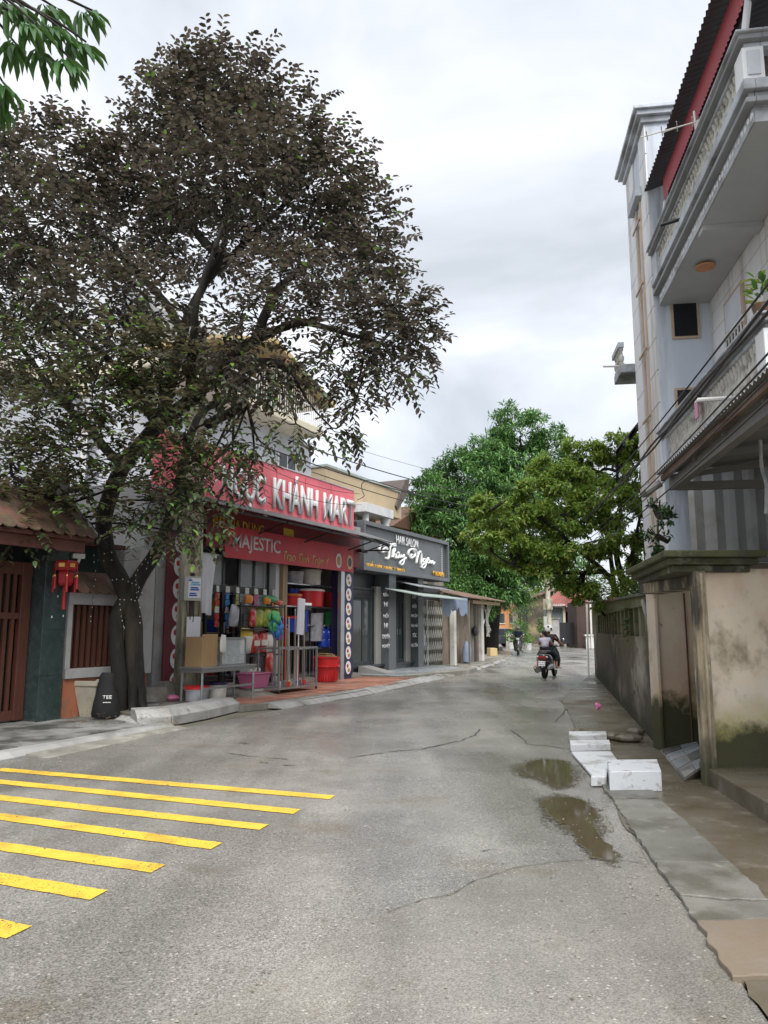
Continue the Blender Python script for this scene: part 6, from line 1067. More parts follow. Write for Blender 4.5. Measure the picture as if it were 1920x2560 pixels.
# balconies: slab with mouldings, balusters, top rail
prof_b = [(.05, 0), (.055, .03), (.03, .06), (.05, .13), (.055, .19), (.03, .26), (.022, .33), (.04, .36), (.045, .4), (.05, .42)]
bal = MB().lathe(prof_b, 10).mesh('baluster', 'baluster', True)
sc_ = MB().ell((0, 0, 0), .045, .012, .05, 7, 5).mesh('scroll_relief', 'house_white', True)
def balcony(zs_, ztop, rail, nm):
    b = hb(nm, 'soffit', NE, -.002, -.99, -.12, zs_, zs_ + .16); h = ztop - zs_
    for k, (z0, z1, e, m) in enumerate(((0, .2, -.1, 'moulding'), (.2, .27, .0, 'moulding_dark'), (.27, .36, -.05, 'moulding_dark'), (.36, h, .02, 'moulding'))):
        hb('slab_moulding', m, NE - .1 - e, -.002, -.119, e, zs_ + z0 + .001, zs_ + z1, .012, b); hb('slab_moulding', m, NE - .1 - e, NE - .001, -1.6, -.12, zs_ + z0 + .001, zs_ + z1, .012, b)
    for k in range(44):                    # relief scrolls along the lower band
        u = NE + .05 + k * (-NE - .1) / 44; ob('scroll_relief', sc_, b, (u, -.098, zs_ + .1 + .02 * (k % 2)), (0, .7 if k % 2 else -.7, 0))
    n = 38
    for k in range(n): ob('baluster', bal, b, (NE + .32 + (-NE - .36) * k / (n - 1), -.1, ztop + .001), (0, 0, 0), 0, (1, 1, (rail - .16 - ztop) / .42))
    for k in range(8): ob('baluster', bal, b, (NE + .02, -.5 - .13 * k, ztop + .001), (0, 0, 0), 0, (1, 1, (rail - .16 - ztop) / .42))
    hb('corner_pier', 'house_white', NE - .08, NE + .22, -.25, .0, ztop + .001, rail - .16, .012, b); hb('pier_panel', 'pale_house', NE - .1, NE - .081, -.2, -.05, ztop + .06, rail - .22, .006, b); hb('end_pier', 'house_blue', -.3, -.003, -.22, -.02, ztop + .001, rail - .16, .012, b); hb('corner_pier', 'house_white', NE - .08, NE + .1, -1.6, -1.3, ztop + .001, rail - .16, .012, b)
    for (z0, z1, e, m) in ((-.16, -.1, -.03, 'moulding'), (-.1, -.03, .05, 'moulding_dark'), (-.03, 0, .09, 'moulding')):
        hb('rail', m, NE - .1 - e, -.002, -.22, e, rail + z0 + .001, rail + z1, .008, b); hb('rail', m, NE - .1 - e, NE + .12, -1.6, -.221, rail + z0 + .001, rail + z1, .008, b)
    return b
b2_ = balcony(7.5, 8.0, 8.6, 'balcony'); hb('cross_beam', 'soffit', NE + 2.4, NE + 2.65, -.99, -.13, 7.42, 7.499, 0, b2_); MB().lathe([(.02, 0), (.15, .0), (.16, .03), (.1, .07), (.02, .08)], 18).build('ceiling_lamp', 'cut_wood', b2_, (NE + 3.7, -.5, 7.42))
MB().tube([(NE + 3.3, -.05, 8.1), (NE + 3.3, .28, 8.02)], .03, 8).build('drain_spout', 'black_metal', b2_)
b1b = balcony(4.05, 4.28, 5.05, 'balcony'); MB().tube([(NE + 1.2, -.05, 4.45), (NE + 1.0, .5, 4.38)], .03, 8).build('drain_spout', 'white_plastic', b1b)
pk3 = thing('pink_cloth', 'small pink cloth hung over the lower balcony balusters', 'cloth', FH.pt(-2.6, .03, 4.6), FH.rz); MB().box(-.09, .09, -.01, .01, 0, .36).build('cloth', 'pl_pink', pk3, bevel=.01)
# roof over the upper balcony with red end sheet
MB().corr((NE - 3.0, .06, 9.82), (.0, .06, 9.82), (NE - 3.0, -3.2, 10.9), .12, .02).build('roof_sheet', 'dark_sheet', hs_); MB().corr((NE - 3.0, -.2, 9.36), (-.45, -.2, 9.36), (NE - 3.0, -.2, 9.8), .1, .012).build('fascia_sheet', 'red_sheet', hs_)
hb('roof_beam', 'dark_sheet', NE - 2.9, -.5, -.32, -.26, 9.3, 9.55); 
for u in (NE + .25, NE + 2.6, -.35): MB().tube([(u, -.12, 8.6), (u, -.25, 9.4)], .045, 8).build('roof_post', 'house_white', hs_)
an = thing('tv_antenna', 'pale rooftop aerial leaning over the upper balcony rail', 'aerial', FH.pt(-3.4, .0, 8.6), FH.rz); MB().tube([(0, 0, 0), (.05, .0, .5)], .015, 6).build('mast', 'pale_post', an); MB().tube([(-.1, -.1, .25), (.2, .75, .25)], .01, 5).build('boom', 'pale_post', an)
for k in range(4): MB().tube([(-.05 + .08 * k - .14, .1 + .2 * k, .25), (-.05 + .08 * k + .14, .02 + .2 * k, .28)], .008, 5).build('element', 'pale_post', an)
MB().tube([(0, 0, .3), (.5, .35, .5)], .008, 5).build('element', 'pale_post', an)
# balcony plant
bpn = thing('balcony_plant', 'leafy green pot plant on the near end of the lower balcony rail', 'plant', FH.pt(NE + .15, -.1, 5.05), FH.rz); MB().lathe([(.09, 0), (.13, .2), (.11, .2), (.02, .18)], 12).build('pot', 'roof_tile', bpn); Pp = [[], [], [], [], []]
for k in range(46): v = rv(); Pp[0].append(Vector((v.x * .1, v.y * .1, .2 + random.random() * .35))); Pp[1].append(Vector((v.x, v.y, .4 + v.z * .4))); Pp[2].append(Vector((0, 0, 1)) + rv() * .4); Pp[3].append(random.uniform(.1, .18)); Pp[4].append(.055)
leafmat('leaf_plant', (.08, .2, .03), (.1, .22, .05), (.3, .36, .06), .7, .4, .3, .35); leaf_object('foliage', *Pp, 'leaf_plant', bpn, LEAF8)
# metal canopy over the yard and corrugated partition
mat('grey_sheet2', (.17, .165, .155), .6, .12, 1.2, .05)
cn = thing('metal_canopy', 'rusty-edged corrugated canopy over the neighbour yard at the right', 'canopy', (0, 0, 0)); FC = Fr(D(1639, 1182, 10).xy, 8); cn.location = FC.pt(0, 0, 3.5); cn.rotation_euler = (0, 0, FC.rz)
MB().corr((-7.5, 0, .02), (.0, 0, .02), (-7.5, -4.2, .55), .1, .017).build('roof_sheet', 'grey_sheet2', cn); box('edge_angle', 'rust_zinc', cn, -7.5, .0, -.1, -.06, -.07, .0)
for k in range(7): MB().hexa([(-.3 - k * 1.15, -.12, -.1), (-.24 - k * 1.15, -.12, -.1), (-.24 - k * 1.15, -4.1, .38), (-.3 - k * 1.15, -4.1, .38)], [(-.3 - k * 1.15, -.12, -.04), (-.24 - k * 1.15, -.12, -.04), (-.24 - k * 1.15, -4.1, .46), (-.3 - k * 1.15, -4.1, .46)]).build('rafter', 'grey_sheet2', cn)
box('eave_beam', 'grey_sheet2', cn, -7.4, -.02, -.26, -.16, -.2, -.06); box('end_beam', 'grey_sheet2', cn, -.12, .0, -4.1, -.27, -.2, -.1); MB().tube([(-.05, -.05, -.1), (-.02, .12, -.2), (.1, .14, -.22), (.22, .12, -.14)], .05, 8).build('gutter_end', 'grey_sheet2', cn)
MB().tube(smooth_path([(-1.9, -.7, .0), (-1.88, -.7, -.3), (-1.92, -.72, -.5), (-1.9, -.7, -.8)], 4), .02, 6).build('hanging_rag', 'pack_clear', cn)
for u in (-.12, -4.5): MB().tube([(u, -3.2, -3.5), (u, -3.2, .3)], .05, 8).build('post', 'grey_sheet2', cn)
pr_ = thing('corrugated_partition', 'tall grey corrugated metal sheet wall above the peach gateway', 'partition', D(1724, 1572, 11) * 1); pr_.location = (D(1724, 1300, 11).x, 11, 0)
MB().corr((0, 0, 2.55), (5.0, -.1, 2.55), (0, 0, 3.95), .29, .03).build('sheet', 'grey_sheet', pr_); box('bottom_rail', 'grey_sheet2', pr_, -.05, 5, -.06, .06, 2.45, 2.54); box('top_rail', 'grey_sheet2', pr_, -.05, 5, -.2, -.06, 3.85, 3.95); box('wall_below', 'stucco_brown', pr_, -.05, 5, .02, .2, 0, 2.44)
# vine climbing on the house corner
random.seed(71); vn = thing('climbing_vine', 'dark green vine hanging on the house corner above the gateway', 'vine', D(1650, 1572, 12.6) * 1); vn.location.z = 0; vo_ = vn.location.copy(); vmb = MB(); Pv = [[], [], [], [], []]
VN = limb(vmb, [Vector((0, 0, 0)), D(1655, 1430, 12.6) - vo_, D(1645, 1340, 12.6) - vo_, D(1650, 1250, 12.6) - vo_], .03, .012, 5, 4)
crown(Pv, [(1650, 1280, 35, 35, 0), (1640, 1340, 40, 45, 0), (1630, 1400, 30, 30, 0), (1680, 1290, 30, 20, -.2)], 12.6, vo_, 150, .11, .12, .45, vmb, VN, .5, 8)
vmb.build('stem', 'bark', vn); leafmat('leaf_vine', (.03, .075, .02), (.05, .09, .03), (.1, .2, .03), .93, .4, .25, .4); leaf_object('foliage', *Pv, 'leaf_vine', vn, LEAF4)
# neighbour behind: balcony end and dark lean-to roof sticking out past the wing
nh = thing('far_right_house', 'next house beyond with small moulded balcony and dark lean-to roof', 'house', FH.pt(Wn + .3, 0, 0), FH.rz)
box('wall', 'house_white', nh, 0, 4, -6, -2.2, 0, 9.5); za_ = FH.z(1570, 880, .0)
tb2 = box('balcony', 'moulding', nh, .3, 1.2, -2.2, .2, FH.z(1575, 930), FH.z(1575, 930) + .2, .02); box('balcony_rail', 'moulding', nh, .3, 1.2, .1, .23, FH.z(1575, 860), FH.z(1575, 860) + .12, .01)
for k in range(6): ob('baluster', bal, tb2, (.38 + k * .14, .15, FH.z(1575, 930) + .2), (0, 0, 0), 0, (1, 1, max(.5, (FH.z(1575, 860) - FH.z(1575, 930) - .2) / .42)))
zlo = FH.z(1560, 1085, .4); MB().hexa([(.3, .32, zlo), (1.3, .32, zlo), (1.3, -2.2, zlo + 3.0), (.3, -2.2, zlo + 3.0)], [(.3, .32, zlo + .04), (1.3, .32, zlo + .04), (1.3, -2.2, zlo + 3.04), (.3, -2.2, zlo + 3.04)]).build('lean_to_roof', 'dark_sheet', nh)
for k in range(3): yk = .2 - .3 * k; zk = zlo + (.32 - yk) * 1.19 - .06; box('purlin', 'black_metal', nh, .29, 1.3, yk - .03, yk + .03, zk - .05, zk + .05)
MB().tube([(.5, .1, FH.z(1575, 905)), (.45, .55, FH.z(1570, 915))], .022, 6).build('drain_spout', 'pale_post', nh)
# ================================================================== cables
mat('cable', (.02, .019, .022), .5, .1, 4, 0)
def cable(lab, runs, r):
    p0 = runs[0][0]; t = thing('overhead_cable', lab, 'cable', p0)
    for k, run in enumerate(runs): MB().tube([p - p0 for p in smooth_path(run, 8)], r if not isinstance(r, (list, tuple)) else r[k], 6).build('strand', 'cable', t)
    return t
fp = D(1440, 1330, 34); FP = Vector((fp.x, fp.y, 0))
def swoop(a, b, sag, n=6): return [a.lerp(b, k / n) - Vector((0, 0, sag * 4 * (k / n) * (1 - k / n))) for k in range(n + 1)]
cable('thick twisted pair of black cables crossing in front of the right house', [[p + Vector((0, 0, .03 * math.sin(i * 1.9))) for i, p in enumerate(swoop(D(2120, 520, 3.0), D(1400, 1335, 30), .3, 22))], [p - Vector((.0, 0, .03 * math.sin(i * 1.9))) for i, p in enumerate(swoop(D(2120, 520, 3.0), D(1400, 1335, 30), .3, 22))]], .011)
cable('thin black cable just above the thick twisted pair', [swoop(D(2130, 440, 3.2), D(1400, 1310, 30), .3)], .008)
cable('lower bundle of straight black cables across the lower balcony', [swoop(D(2100, 690, 3.0), D(1420, 1360, 28), .25), swoop(D(2100, 720, 3.05), D(1415, 1372, 28), .26), swoop(D(2110, 760, 3.1), D(1425, 1385, 28), .22)], .0065)
cable('lowest black cable sagging past the canopy edge', [swoop(D(2100, 840, 3.3), D(1430, 1392, 26), .2)], .008)
cable('dark cable crossing the sky from the red sign to the green tree', [swoop(D(720, 1100, 19), D(1440, 1258, 32), .45)], .014)
cable('second dark cable just under the first across the red sign', [swoop(D(640, 1110, 18.5), D(1440, 1290, 32), .5)], .016)
cable('third dark cable drooping in front of the beige wall', [swoop(D(780, 1180, 20), D(1440, 1300, 32), .5)], .012)
cable('pale cable ending in the green tree', [swoop(D(1005, 1225, 26), D(1290, 1252, 36), .1)], .014)
cable('faint thin wire high above the beige building', [swoop(D(770, 1085, 22), D(1440, 1245, 40), .3)], .006)
cable('thin black wires slanting across the red sign front', [swoop(D(470, 1050, 16.4), D(900, 1235, 20.5), .35), swoop(D(500, 1120, 16.4), D(905, 1262, 20.6), .35)], .006)
cable('curled loose cable end over the beige wall', [[D(1040, 1235, 27), D(960, 1210, 26.5), D(925, 1200, 26), D(906, 1208, 26), D(905, 1225, 26), D(910, 1240, 26), D(893, 1250, 26)]], .014)
cable('white curved conduit over the left end of the salon sign', [[D(899, 1310, 24), D(905, 1313, 24), D(908, 1325, 24), D(908, 1340, 24)]], .03)
# ================================================================== far end of the street
random.seed(81)
mat('orange_wall', (.55, .26, .12), .85, .12, 1, .1); mat('yellow_wall', (.5, .44, .3), .85, .12, 1, .1); mat('dark_stain', (.13, .11, .08), .9, .3, .6, .2, dirt=[((.35, .28, .15), .7, .56), ((.04, .038, .032), .5, .5)]); mat('pink_brown', (.22, .1, .1), .8, .12, 2, .1); mat('blue_grey', (.2, .24, .26), .8, .1, 1, .1); mat('red_roof', (.3, .1, .08), .7, .15, 2, .1)
def px_house(name, lab, pxa, pxb, d, ztop_px, wm, depth=6, cat='house', rot=0):
    a, b = D(pxa, 1572, d), D(pxb, 1572, d); t = thing(name, lab, cat, (a.x, d, 0), rot); z = D((pxa + pxb) / 2, ztop_px, d).z; return t, (b.x - a.x) / math.cos(rot), z
t, w_, z = px_house('orange_house', 'orange house with small windows at the far end of the street', 1240, 1312, 98, 1515, 'orange_wall'); box('wall', 'orange_wall', t, 0, w_, 0, 8, 0, z)
for k in range(3):
    o = box('window', 'salon_glass', t, .5 + k * 1.2, 1.1 + k * 1.2, -.03, 0, 2.2, 3.4); box('sill', 'cream', o, .45 + k * 1.2, 1.15 + k * 1.2, -.12, -.03, 2.1, 2.2)
box('canopy', 'red_roof', t, w_ * .5, w_, -1.2, 0, 3.6, 3.75); box('roof', 'red_roof', t, -.4, w_ + .4, -.6, 8.4, z, z + .4)
t, w_, z = px_house('yellow_end_house', 'narrow pale yellow house end with white door beyond the far scooter', 1305, 1322, 84, 1505, 'yellow_wall'); box('wall', 'yellow_wall', t, 0, w_, 0, 6, 0, z); box('door', 'white_plastic', t, .12, w_ - .12, -.04, 0, .1, 3.0); MB().prism([(-1.0, z - .6), (w_ + .3, z), (w_ + .3, z + .25), (-1.0, z - .4)], -.5, 6, 'y').build('roof', 'red_roof', t)
t, w_, z = px_house('stained_house', 'windowless black-stained yellowish house wall behind the scooter riders', 1321, 1386, 78, 1496, 'dark_stain'); MB().prism([(0, 0), (w_, 0), (w_, z + .9), (0, z - .1)], 0, 6, 'y').build('wall', 'dark_stain', t); MB().prism([(-.3, z - .2), (w_ + .3, z + .85), (w_ + .3, z + 1.0), (-.3, z - .05)], -.4, 6.3, 'y').build('roof', 'rust_zinc', t)
for k in range(3): box('vent_slot', 'black_metal', t, .95, 1.4, -.02, 0, 2.0 + k * .18, 2.1 + k * .18)
t, w_, z = px_house('red_gatehouse', 'red-brown gateway with pitched red roof at the far right of the road', 1385, 1462, 66, 1517, 'pink_brown', cat='gateway'); o = Vector(t.location)
box('left_wall', 'blue_grey', t, 0, .85, .5, 4, 0, z); box('pier', 'cream', t, .86, 1.05, .2, .6, 0, z); box('dark_opening', 'black_metal', t, 1.06, 1.75, 1.2, 1.3, 0, z - .3); box('pier', 'pink_brown', t, 1.76, 2.2, .2, .6, 0, z); box('lintel', 'pink_brown', t, 1.06, 3.0, .2, .7, z - .4, z); box('pier', 'pink_brown', t, 2.6, 3.0, .2, .6, 0, z - .4); box('door', 'maroon', t, 2.2, 2.6, .5, .55, 0, z - .4); box('left_gutter', 'pale_post', t, -.05, 1.1, .0, .2, z, z + .25)
rz1 = D(1430, 1474, 66).z; MB()._a([(-.4, -.3, z + .05), (1.0, -.3, z + .05), (2.1, -.3, rz1), (1.1, 3, rz1), (-.4, 3, z + .3), (3.2, -.3, z + .05), (3.2, 3, z)], [(0, 1, 2, 3, 4), (1, 5, 2), (2, 5, 6, 3), (0, 4, 6, 5, 1)]).build('roof', 'red_roof', t)
for k in range(6): MB().tube([(-.35 + k * .2, -.32, z + .1 + .02 * k), (.9 + k * .2, -.1, rz1 * .96 + z * .04)], .025, 4).build('roof_batten', 'red_roof', t)
t, w_, z = px_house('white_rail_fence', 'low white fence with posts at the far right before the mossy wall', 1464, 1500, 60, 1590, 'white_plaster', cat='fence'); box('panel', 'white_plaster', t, 0, w_, 0, .1, 0, z); box('top_rail', 'white_plaster', t, -.1, w_, -.1, .2, z, z + .12)
for k in range(3): box('post', 'pale_post', t, .35 + k * .65, .47 + k * .65, -.15, -.02, 0, 3.4)
mat('dark_brown', (.07, .045, .04), .9, .2, 1, .1); box('rear_wall', 'dark_brown', t, -.4, w_ + 3, 1.0, 4, 0, 3.6)  # dark brown base colour of the wall behind the fence
t, w_, z = px_house('grey_gate_post', 'square grey gate pier left of the red-roofed gateway', 1379, 1398, 62, 1548, 'grey_plaster', cat='pier'); box('pier', 'grey_plaster', t, 0, w_, 0, .5, 0, z, .02); box('cap', 'concrete', t, -.06, w_ + .06, -.06, .56, z, z + .12); box('iron_gate', 'black_metal', t, w_ + .1, w_ + 1.2, .2, .24, .3, 2.0)
fpz = D(1372, 1360, 58); t = thing('far_utility_pole', 'grey concrete utility pole with boxes behind the scooter riders', 'utility pole', (D(1372, 1572, 58).x, 58, 0)); MB().hexa([(-.2, -.2, 0), (.2, -.2, 0), (.2, .2, 0), (-.2, .2, 0)], [(-.12, -.12, 8.5), (.12, -.12, 8.5), (.12, .12, 8.5), (-.12, .12, 8.5)]).build('shaft', 'pole_concrete', t); box('meter_box', 'pole_concrete', t, -.45, .25, -.45, -.2, 2.9, 3.7, .02); box('meter_box', 'box_grey', t, -.45, -.2, -.45, -.2, 1.6, 2.4, .02); box('cross_arm', 'steel', t, -.8, .8, -.15, -.1, 7.8, 7.95)
# potted plants and shrubs by the bend
leafmat('leaf_pot', (.07, .2, .03), (.1, .22, .05), (.2, .34, .06), .8, .45, .3, .4)
def shrub(name, lab, px, d, zc_px, r, n, pot=None, cat='shrub', lm='leaf_pot', ls=1.):
    b = D(px, 1572, d); t = thing(name, lab, cat, (b.x, d, 0)); zc_ = D(px, zc_px, d).z; Q = [[], [], [], [], []]
    for k in range(n):
        v = rv(); p = Vector((v.x * r, v.y * r, v.z * r * .9)) * random.random() ** .5; Q[0].append(p + Vector((0, 0, zc_))); Q[1].append(v + rv() * .6); Q[2].append(Vector((0, 0, 1)) + rv() * .5); l_ = random.uniform(.16, .3) * ls; Q[3].append(l_); Q[4].append(l_ * .42)
    leaf_object('foliage', *Q, lm, t, LEAF4); m = MB(); base = .3 if pot else 0
    for k in range(3): limb(m, [Vector((0, 0, base)), Vector((rv().x * .1, 0, (base + zc_) / 2)), Vector((rv().x * r * .5, rv().y * r * .5, zc_))], .04, .015, 5, 3)
    m.build('stem', 'bark', t)
    if pot: MB().lathe([(.2, 0), (.28, .45), (.3, .5), (.25, .5), (.02, .45)], 14).build('pot', pot, t)
shrub('potted_shrub', 'bright green bush against the stained wall left of the far pole', 1362, 66, 1565, .75, 420); shrub('potted_shrub', 'rounded green bush behind the oncoming scooter', 1297, 72, 1573, 1.0, 520); shrub('potted_plant', 'potted plant in white pot right of the oncoming scooter', 1320, 56, 1598, .45, 160, 'white_plastic', 'plant'); shrub('potted_plant', 'potted plant with feathery leaves left of the oncoming scooter', 1277, 60, 1590, .5, 200, 'white_plastic', 'plant')
shrub('slim_tree', 'slim leaning young tree between the orange and yellow houses', 1300, 76, 1500, 1.9, 800, None, 'tree'); shrub('hedge_tree', 'dense olive foliage filling the gap beyond the bend above the stained house', 1345, 86, 1462, 3.2, 3600, None, 'tree', 'leaf_yellow', 1.5); shrub('hedge_tree', 'dark foliage high over the red-roofed gateway', 1440, 80, 1440, 3.0, 3400, None, 'tree', 'leaf_green', 1.5)
shrub('garden_tree', 'green shrubs in the yard behind the mossy wall', 1575, 18.5, 1478, .7, 1500, None, 'shrub', 'leaf_yellow', .45)
for k_, (px, d_, lab) in enumerate(((1700, 13.0, 'dark shrub behind the near end of the mossy wall slots'), (1640, 16.5, 'dark shrub behind the middle of the mossy wall slots'), (1585, 21.5, 'dark shrub behind the far end of the mossy wall slots'))): shrub('yard_shrub', lab, px, d_, 1555, .9, 1500, None, 'shrub', 'leaf_vine', .6)
shrub('roof_shrub', 'dark green shrub above the shed roofs left of the black trunk', 1140, 42, 1445, 1.5, 2200, None, 'shrub', 'leaf_green')
shrub('far_treetop', 'dim green tree mass behind the sheds and salon', 1085, 58, 1430, 3.6, 5200, None, 'tree', 'leaf_green', 1.6)
shrub('far_treetop', 'dim foliage between the shed roof and the black trunk', 1175, 62, 1440, 3.0, 4200, None, 'tree', 'leaf_green', 1.6)
# blocks at the foot of the mango tree
mat('tan_block', (.5, .38, .2), .85, .12, 4, .2); 
for (px, py, w_, h, m, lab, rz) in ((1231, 1645, .42, .42, 'tan_block', 'tan concrete block at the foot of the black trunk', .3), (1246, 1632, .55, .38, 'concrete', 'grey concrete block behind the tan one beside the trunk', -.2), (1258, 1640, .8, .26, 'stucco_brown', 'dark flat stone at the road edge by the trunk', .1)):
    p = G(px, py); tag(MB().hexa([(-w_ / 2, -.2, 0), (w_ / 2, -.2, 0), (w_ / 2, .25, 0), (-w_ / 2, .25, 0)], [(-w_ / 2 + .02, -.19, h), (w_ / 2 - .01, -.2, h * .96), (w_ / 2, .22, h), (-w_ / 2 + .02, .24, h)]).build('concrete_block', m, None, (p.x, p.y, .098 if px < 1240 else .0), (0, 0, rz), bevel=.02), lab, 'concrete block')
# ================================================================== parked car beyond the mango tree
mat('car_paint', (.055, .06, .065), .25, .05, 2, 0, metal=.4, coat=.6); mat('rubber', (.015, .015, .016), .85, .1, 6, .1); mat('chrome', (.6, .61, .62), .18, .03, 4, 0, metal=1); mat('red_lens', (.3, .012, .015), .15, .1, 5, 0); mat('lamp_lens', (.7, .72, .72), .1, .03, 4, 0)
cd = 66; cp_ = D(1237, 1572, cd); car = thing('parked_car', 'dark grey hatchback parked beyond the black tree trunk', 'car', (cp_.x, cd, 0), R(200))
def csec(x, w_, pts): return [(x, y * w_, z) for y, z in pts]
ring = lambda zb, zsill, zbelt, zroof, rw: [(-.5, zb), (-1, zsill), (-1.02, (zsill + zbelt) / 2), (-.97, zbelt), (-rw, zroof - .04), (-rw * .6, zroof), (rw * .6, zroof), (rw, zroof - .04), (.97, zbelt), (1.02, (zsill + zbelt) / 2), (1, zsill), (.5, zb)]
secs = [(-2.05, .72, ring(.35, .45, .75, .85, .8)), (-1.9, .82, ring(.25, .35, .95, 1.1, .8)), (-1.5, .86, ring(.22, .3, .98, 1.45, .76)), (-.8, .87, ring(.22, .3, .97, 1.55, .76)), (0, .87, ring(.22, .3, .96, 1.55, .76)), (.6, .87, ring(.22, .3, .95, 1.42, .76)), (1.15, .86, ring(.22, .3, .92, 1.02, .85)), (1.8, .8, ring(.25, .32, .82, .86, .85)), (2.05, .68, ring(.35, .42, .65, .7, .85))]
cm = MB(); vs = [v for (x, w_, r) in secs for v in csec(x, w_, r)]; cm._a(vs, [(i * 12 + k, i * 12 + (k + 1) % 12, (i + 1) * 12 + (k + 1) % 12, (i + 1) * 12 + k) for i in range(8) for k in range(12)] + [tuple(range(12)), tuple(range(96, 108))[::-1]]); cm.build('body', 'car_paint', car, smooth=True)
for s_ in (-1, 1):
    for (a, b) in ((-1.45, -.65), (-.6, .2), (.25, .85)): MB().hexa([(a, s_ * .86, 1.0), (b, s_ * .86, 1.0), (b, s_ * .845, 1.02), (a, s_ * .845, 1.02)], [(a + .1, s_ * .715, 1.46 if b < .5 else 1.44), (b - (.0 if b < .5 else .35), s_ * .715, 1.46 if b < .5 else 1.4), (b - (.0 if b < .5 else .35), s_ * .69, 1.46), (a + .1, s_ * .69, 1.46)]).build('side_window', 'shade_glass', car)
    box('headlight', 'lamp_lens', car, 1.86, 2.0, s_ * .6 - .15, s_ * .6 + .15, .6, .74, .02); box('tail_light', 'red_lens', car, -1.98, -1.86, s_ * .62 - .12, s_ * .62 + .12, .75, 1.0, .02); MB().ell((.75, s_ * .98, 1.0), .1, .09, .07, 10, 6).build('mirror', 'car_paint', car)
    for x in (-1.3, 1.3):
        wh = MB().tube([(x, s_ * .7, .31), (x, s_ * .88, .31)], .31, 20).build('wheel', 'rubber', car); MB().tube([(x, s_ * .8801, .31), (x, s_ * .89, .31)], .2, 14).build('rim', 'chrome', wh)
MB().hexa([(.62, -.7, 1.38), (.62, .7, 1.38), (1.12, .78, 1.03), (1.12, -.78, 1.03)], [(.65, -.7, 1.4), (.65, .7, 1.4), (1.15, .78, 1.05), (1.15, -.78, 1.05)]).build('windscreen', 'shade_glass', car); MB().hexa([(-1.54, -.65, 1.4), (-1.54, .65, 1.4), (-1.9, .72, 1.08), (-1.9, -.72, 1.08)], [(-1.57, -.65, 1.42), (-1.57, .65, 1.42), (-1.93, .72, 1.1), (-1.93, -.72, 1.1)]).build('rear_window', 'shade_glass', car); box('bumper', 'rubber', car, -2.1, -1.95, -.75, .75, .32, .5, .03); box('number_plate', 'letter_white', car, -2.115, -2.1, -.2, .2, .55, .68)
tb_ = D(1271, 1572, 64); o = MB().box(-.2, .2, -.03, .03, .3, 1.2).box(-.2, -.16, -.3, .3, 0, .3).box(.16, .2, -.3, .3, 0, .3).build('white_board', 'pack_white', None, (tb_.x, 64, 0)); tag(o, 'white board standing behind the parked car', 'board')
# ================================================================== scooters and riders
mat('scoot_dark', (.045, .042, .04), .22, .08, 5, 0, coat=.7); mat('scoot_grey', (.2, .195, .18), .3, .08, 5, 0, coat=.4); mat('seat_black', (.015, .015, .016), .5, .1, 8, .1); mat('skin', (.45, .23, .15), .55, .06, 10, .03); mat('skin_dark', (.3, .15, .095), .55, .06, 10, .03); mat('hair', (.012, .011, .012), .5, .2, 30, .2, stretch=(1, 1, .2)); mat('tee_black', (.012, .012, .016), .8, .15, 8, .2, 14); mat('tee_lilac', (.5, .47, .56), .8, .1, 8, .25, 10, dirt=(.3, .28, .38), ds=9, dt=.58); mat('trouser', (.014, .015, .022), .8, .15, 8, .2, 12); mat('shirt_navy', (.02, .03, .075), .8, .12, 8, .2, 12); mat('jeans_teal', (.03, .08, .09), .8, .12, 8, .2, 12); mat('mask', (.72, .74, .76), .7, .04, 9, .05); mat('helmet_white', (.75, .75, .74), .25, .03, 9, 0, coat=.5); mat('helmet_grey', (.35, .33, .3), .35, .05, 9, 0)
def wheel(par, x, r, w_):
    n = 28; prof = [(r * .68, -w_ * .45), (r * .85, -w_ / 2), (r * .97, -w_ * .3), (r, 0), (r * .97, w_ * .3), (r * .85, w_ / 2), (r * .68, w_ * .45)]
    m = MB(); vs = [(rr * math.cos(6.2832 * k / n), y, rr * math.sin(6.2832 * k / n)) for rr, y in prof for k in range(n)]; m._a(vs, [(i * n + k, i * n + (k + 1) % n, (i + 1) * n + (k + 1) % n, (i + 1) * n + k) for i in range(6) for k in range(n)] + [(6 * n + k, 6 * n + (k + 1) % n, (k + 1) % n, k) for k in range(n)])
    wh = m.build('wheel', 'rubber', par, (x, 0, r), smooth=True); rm = MB().tube([(0, -w_ * .35, 0), (0, w_ * .35, 0)], r * .2, 12)
    for k in range(5): a = k * 1.2566; rm.hexa([(math.cos(a + s) * r * .15, y, math.sin(a + s) * r * .15) for s, y in ((-.3, -.02), (.3, -.02), (.3, .02), (-.3, .02))], [(math.cos(a + s) * r * .7, y, math.sin(a + s) * r * .7) for s, y in ((-.15, -.02), (.15, -.02), (.15, .02), (-.15, .02))])
    rm.build('rim', 'scoot_grey', wh)
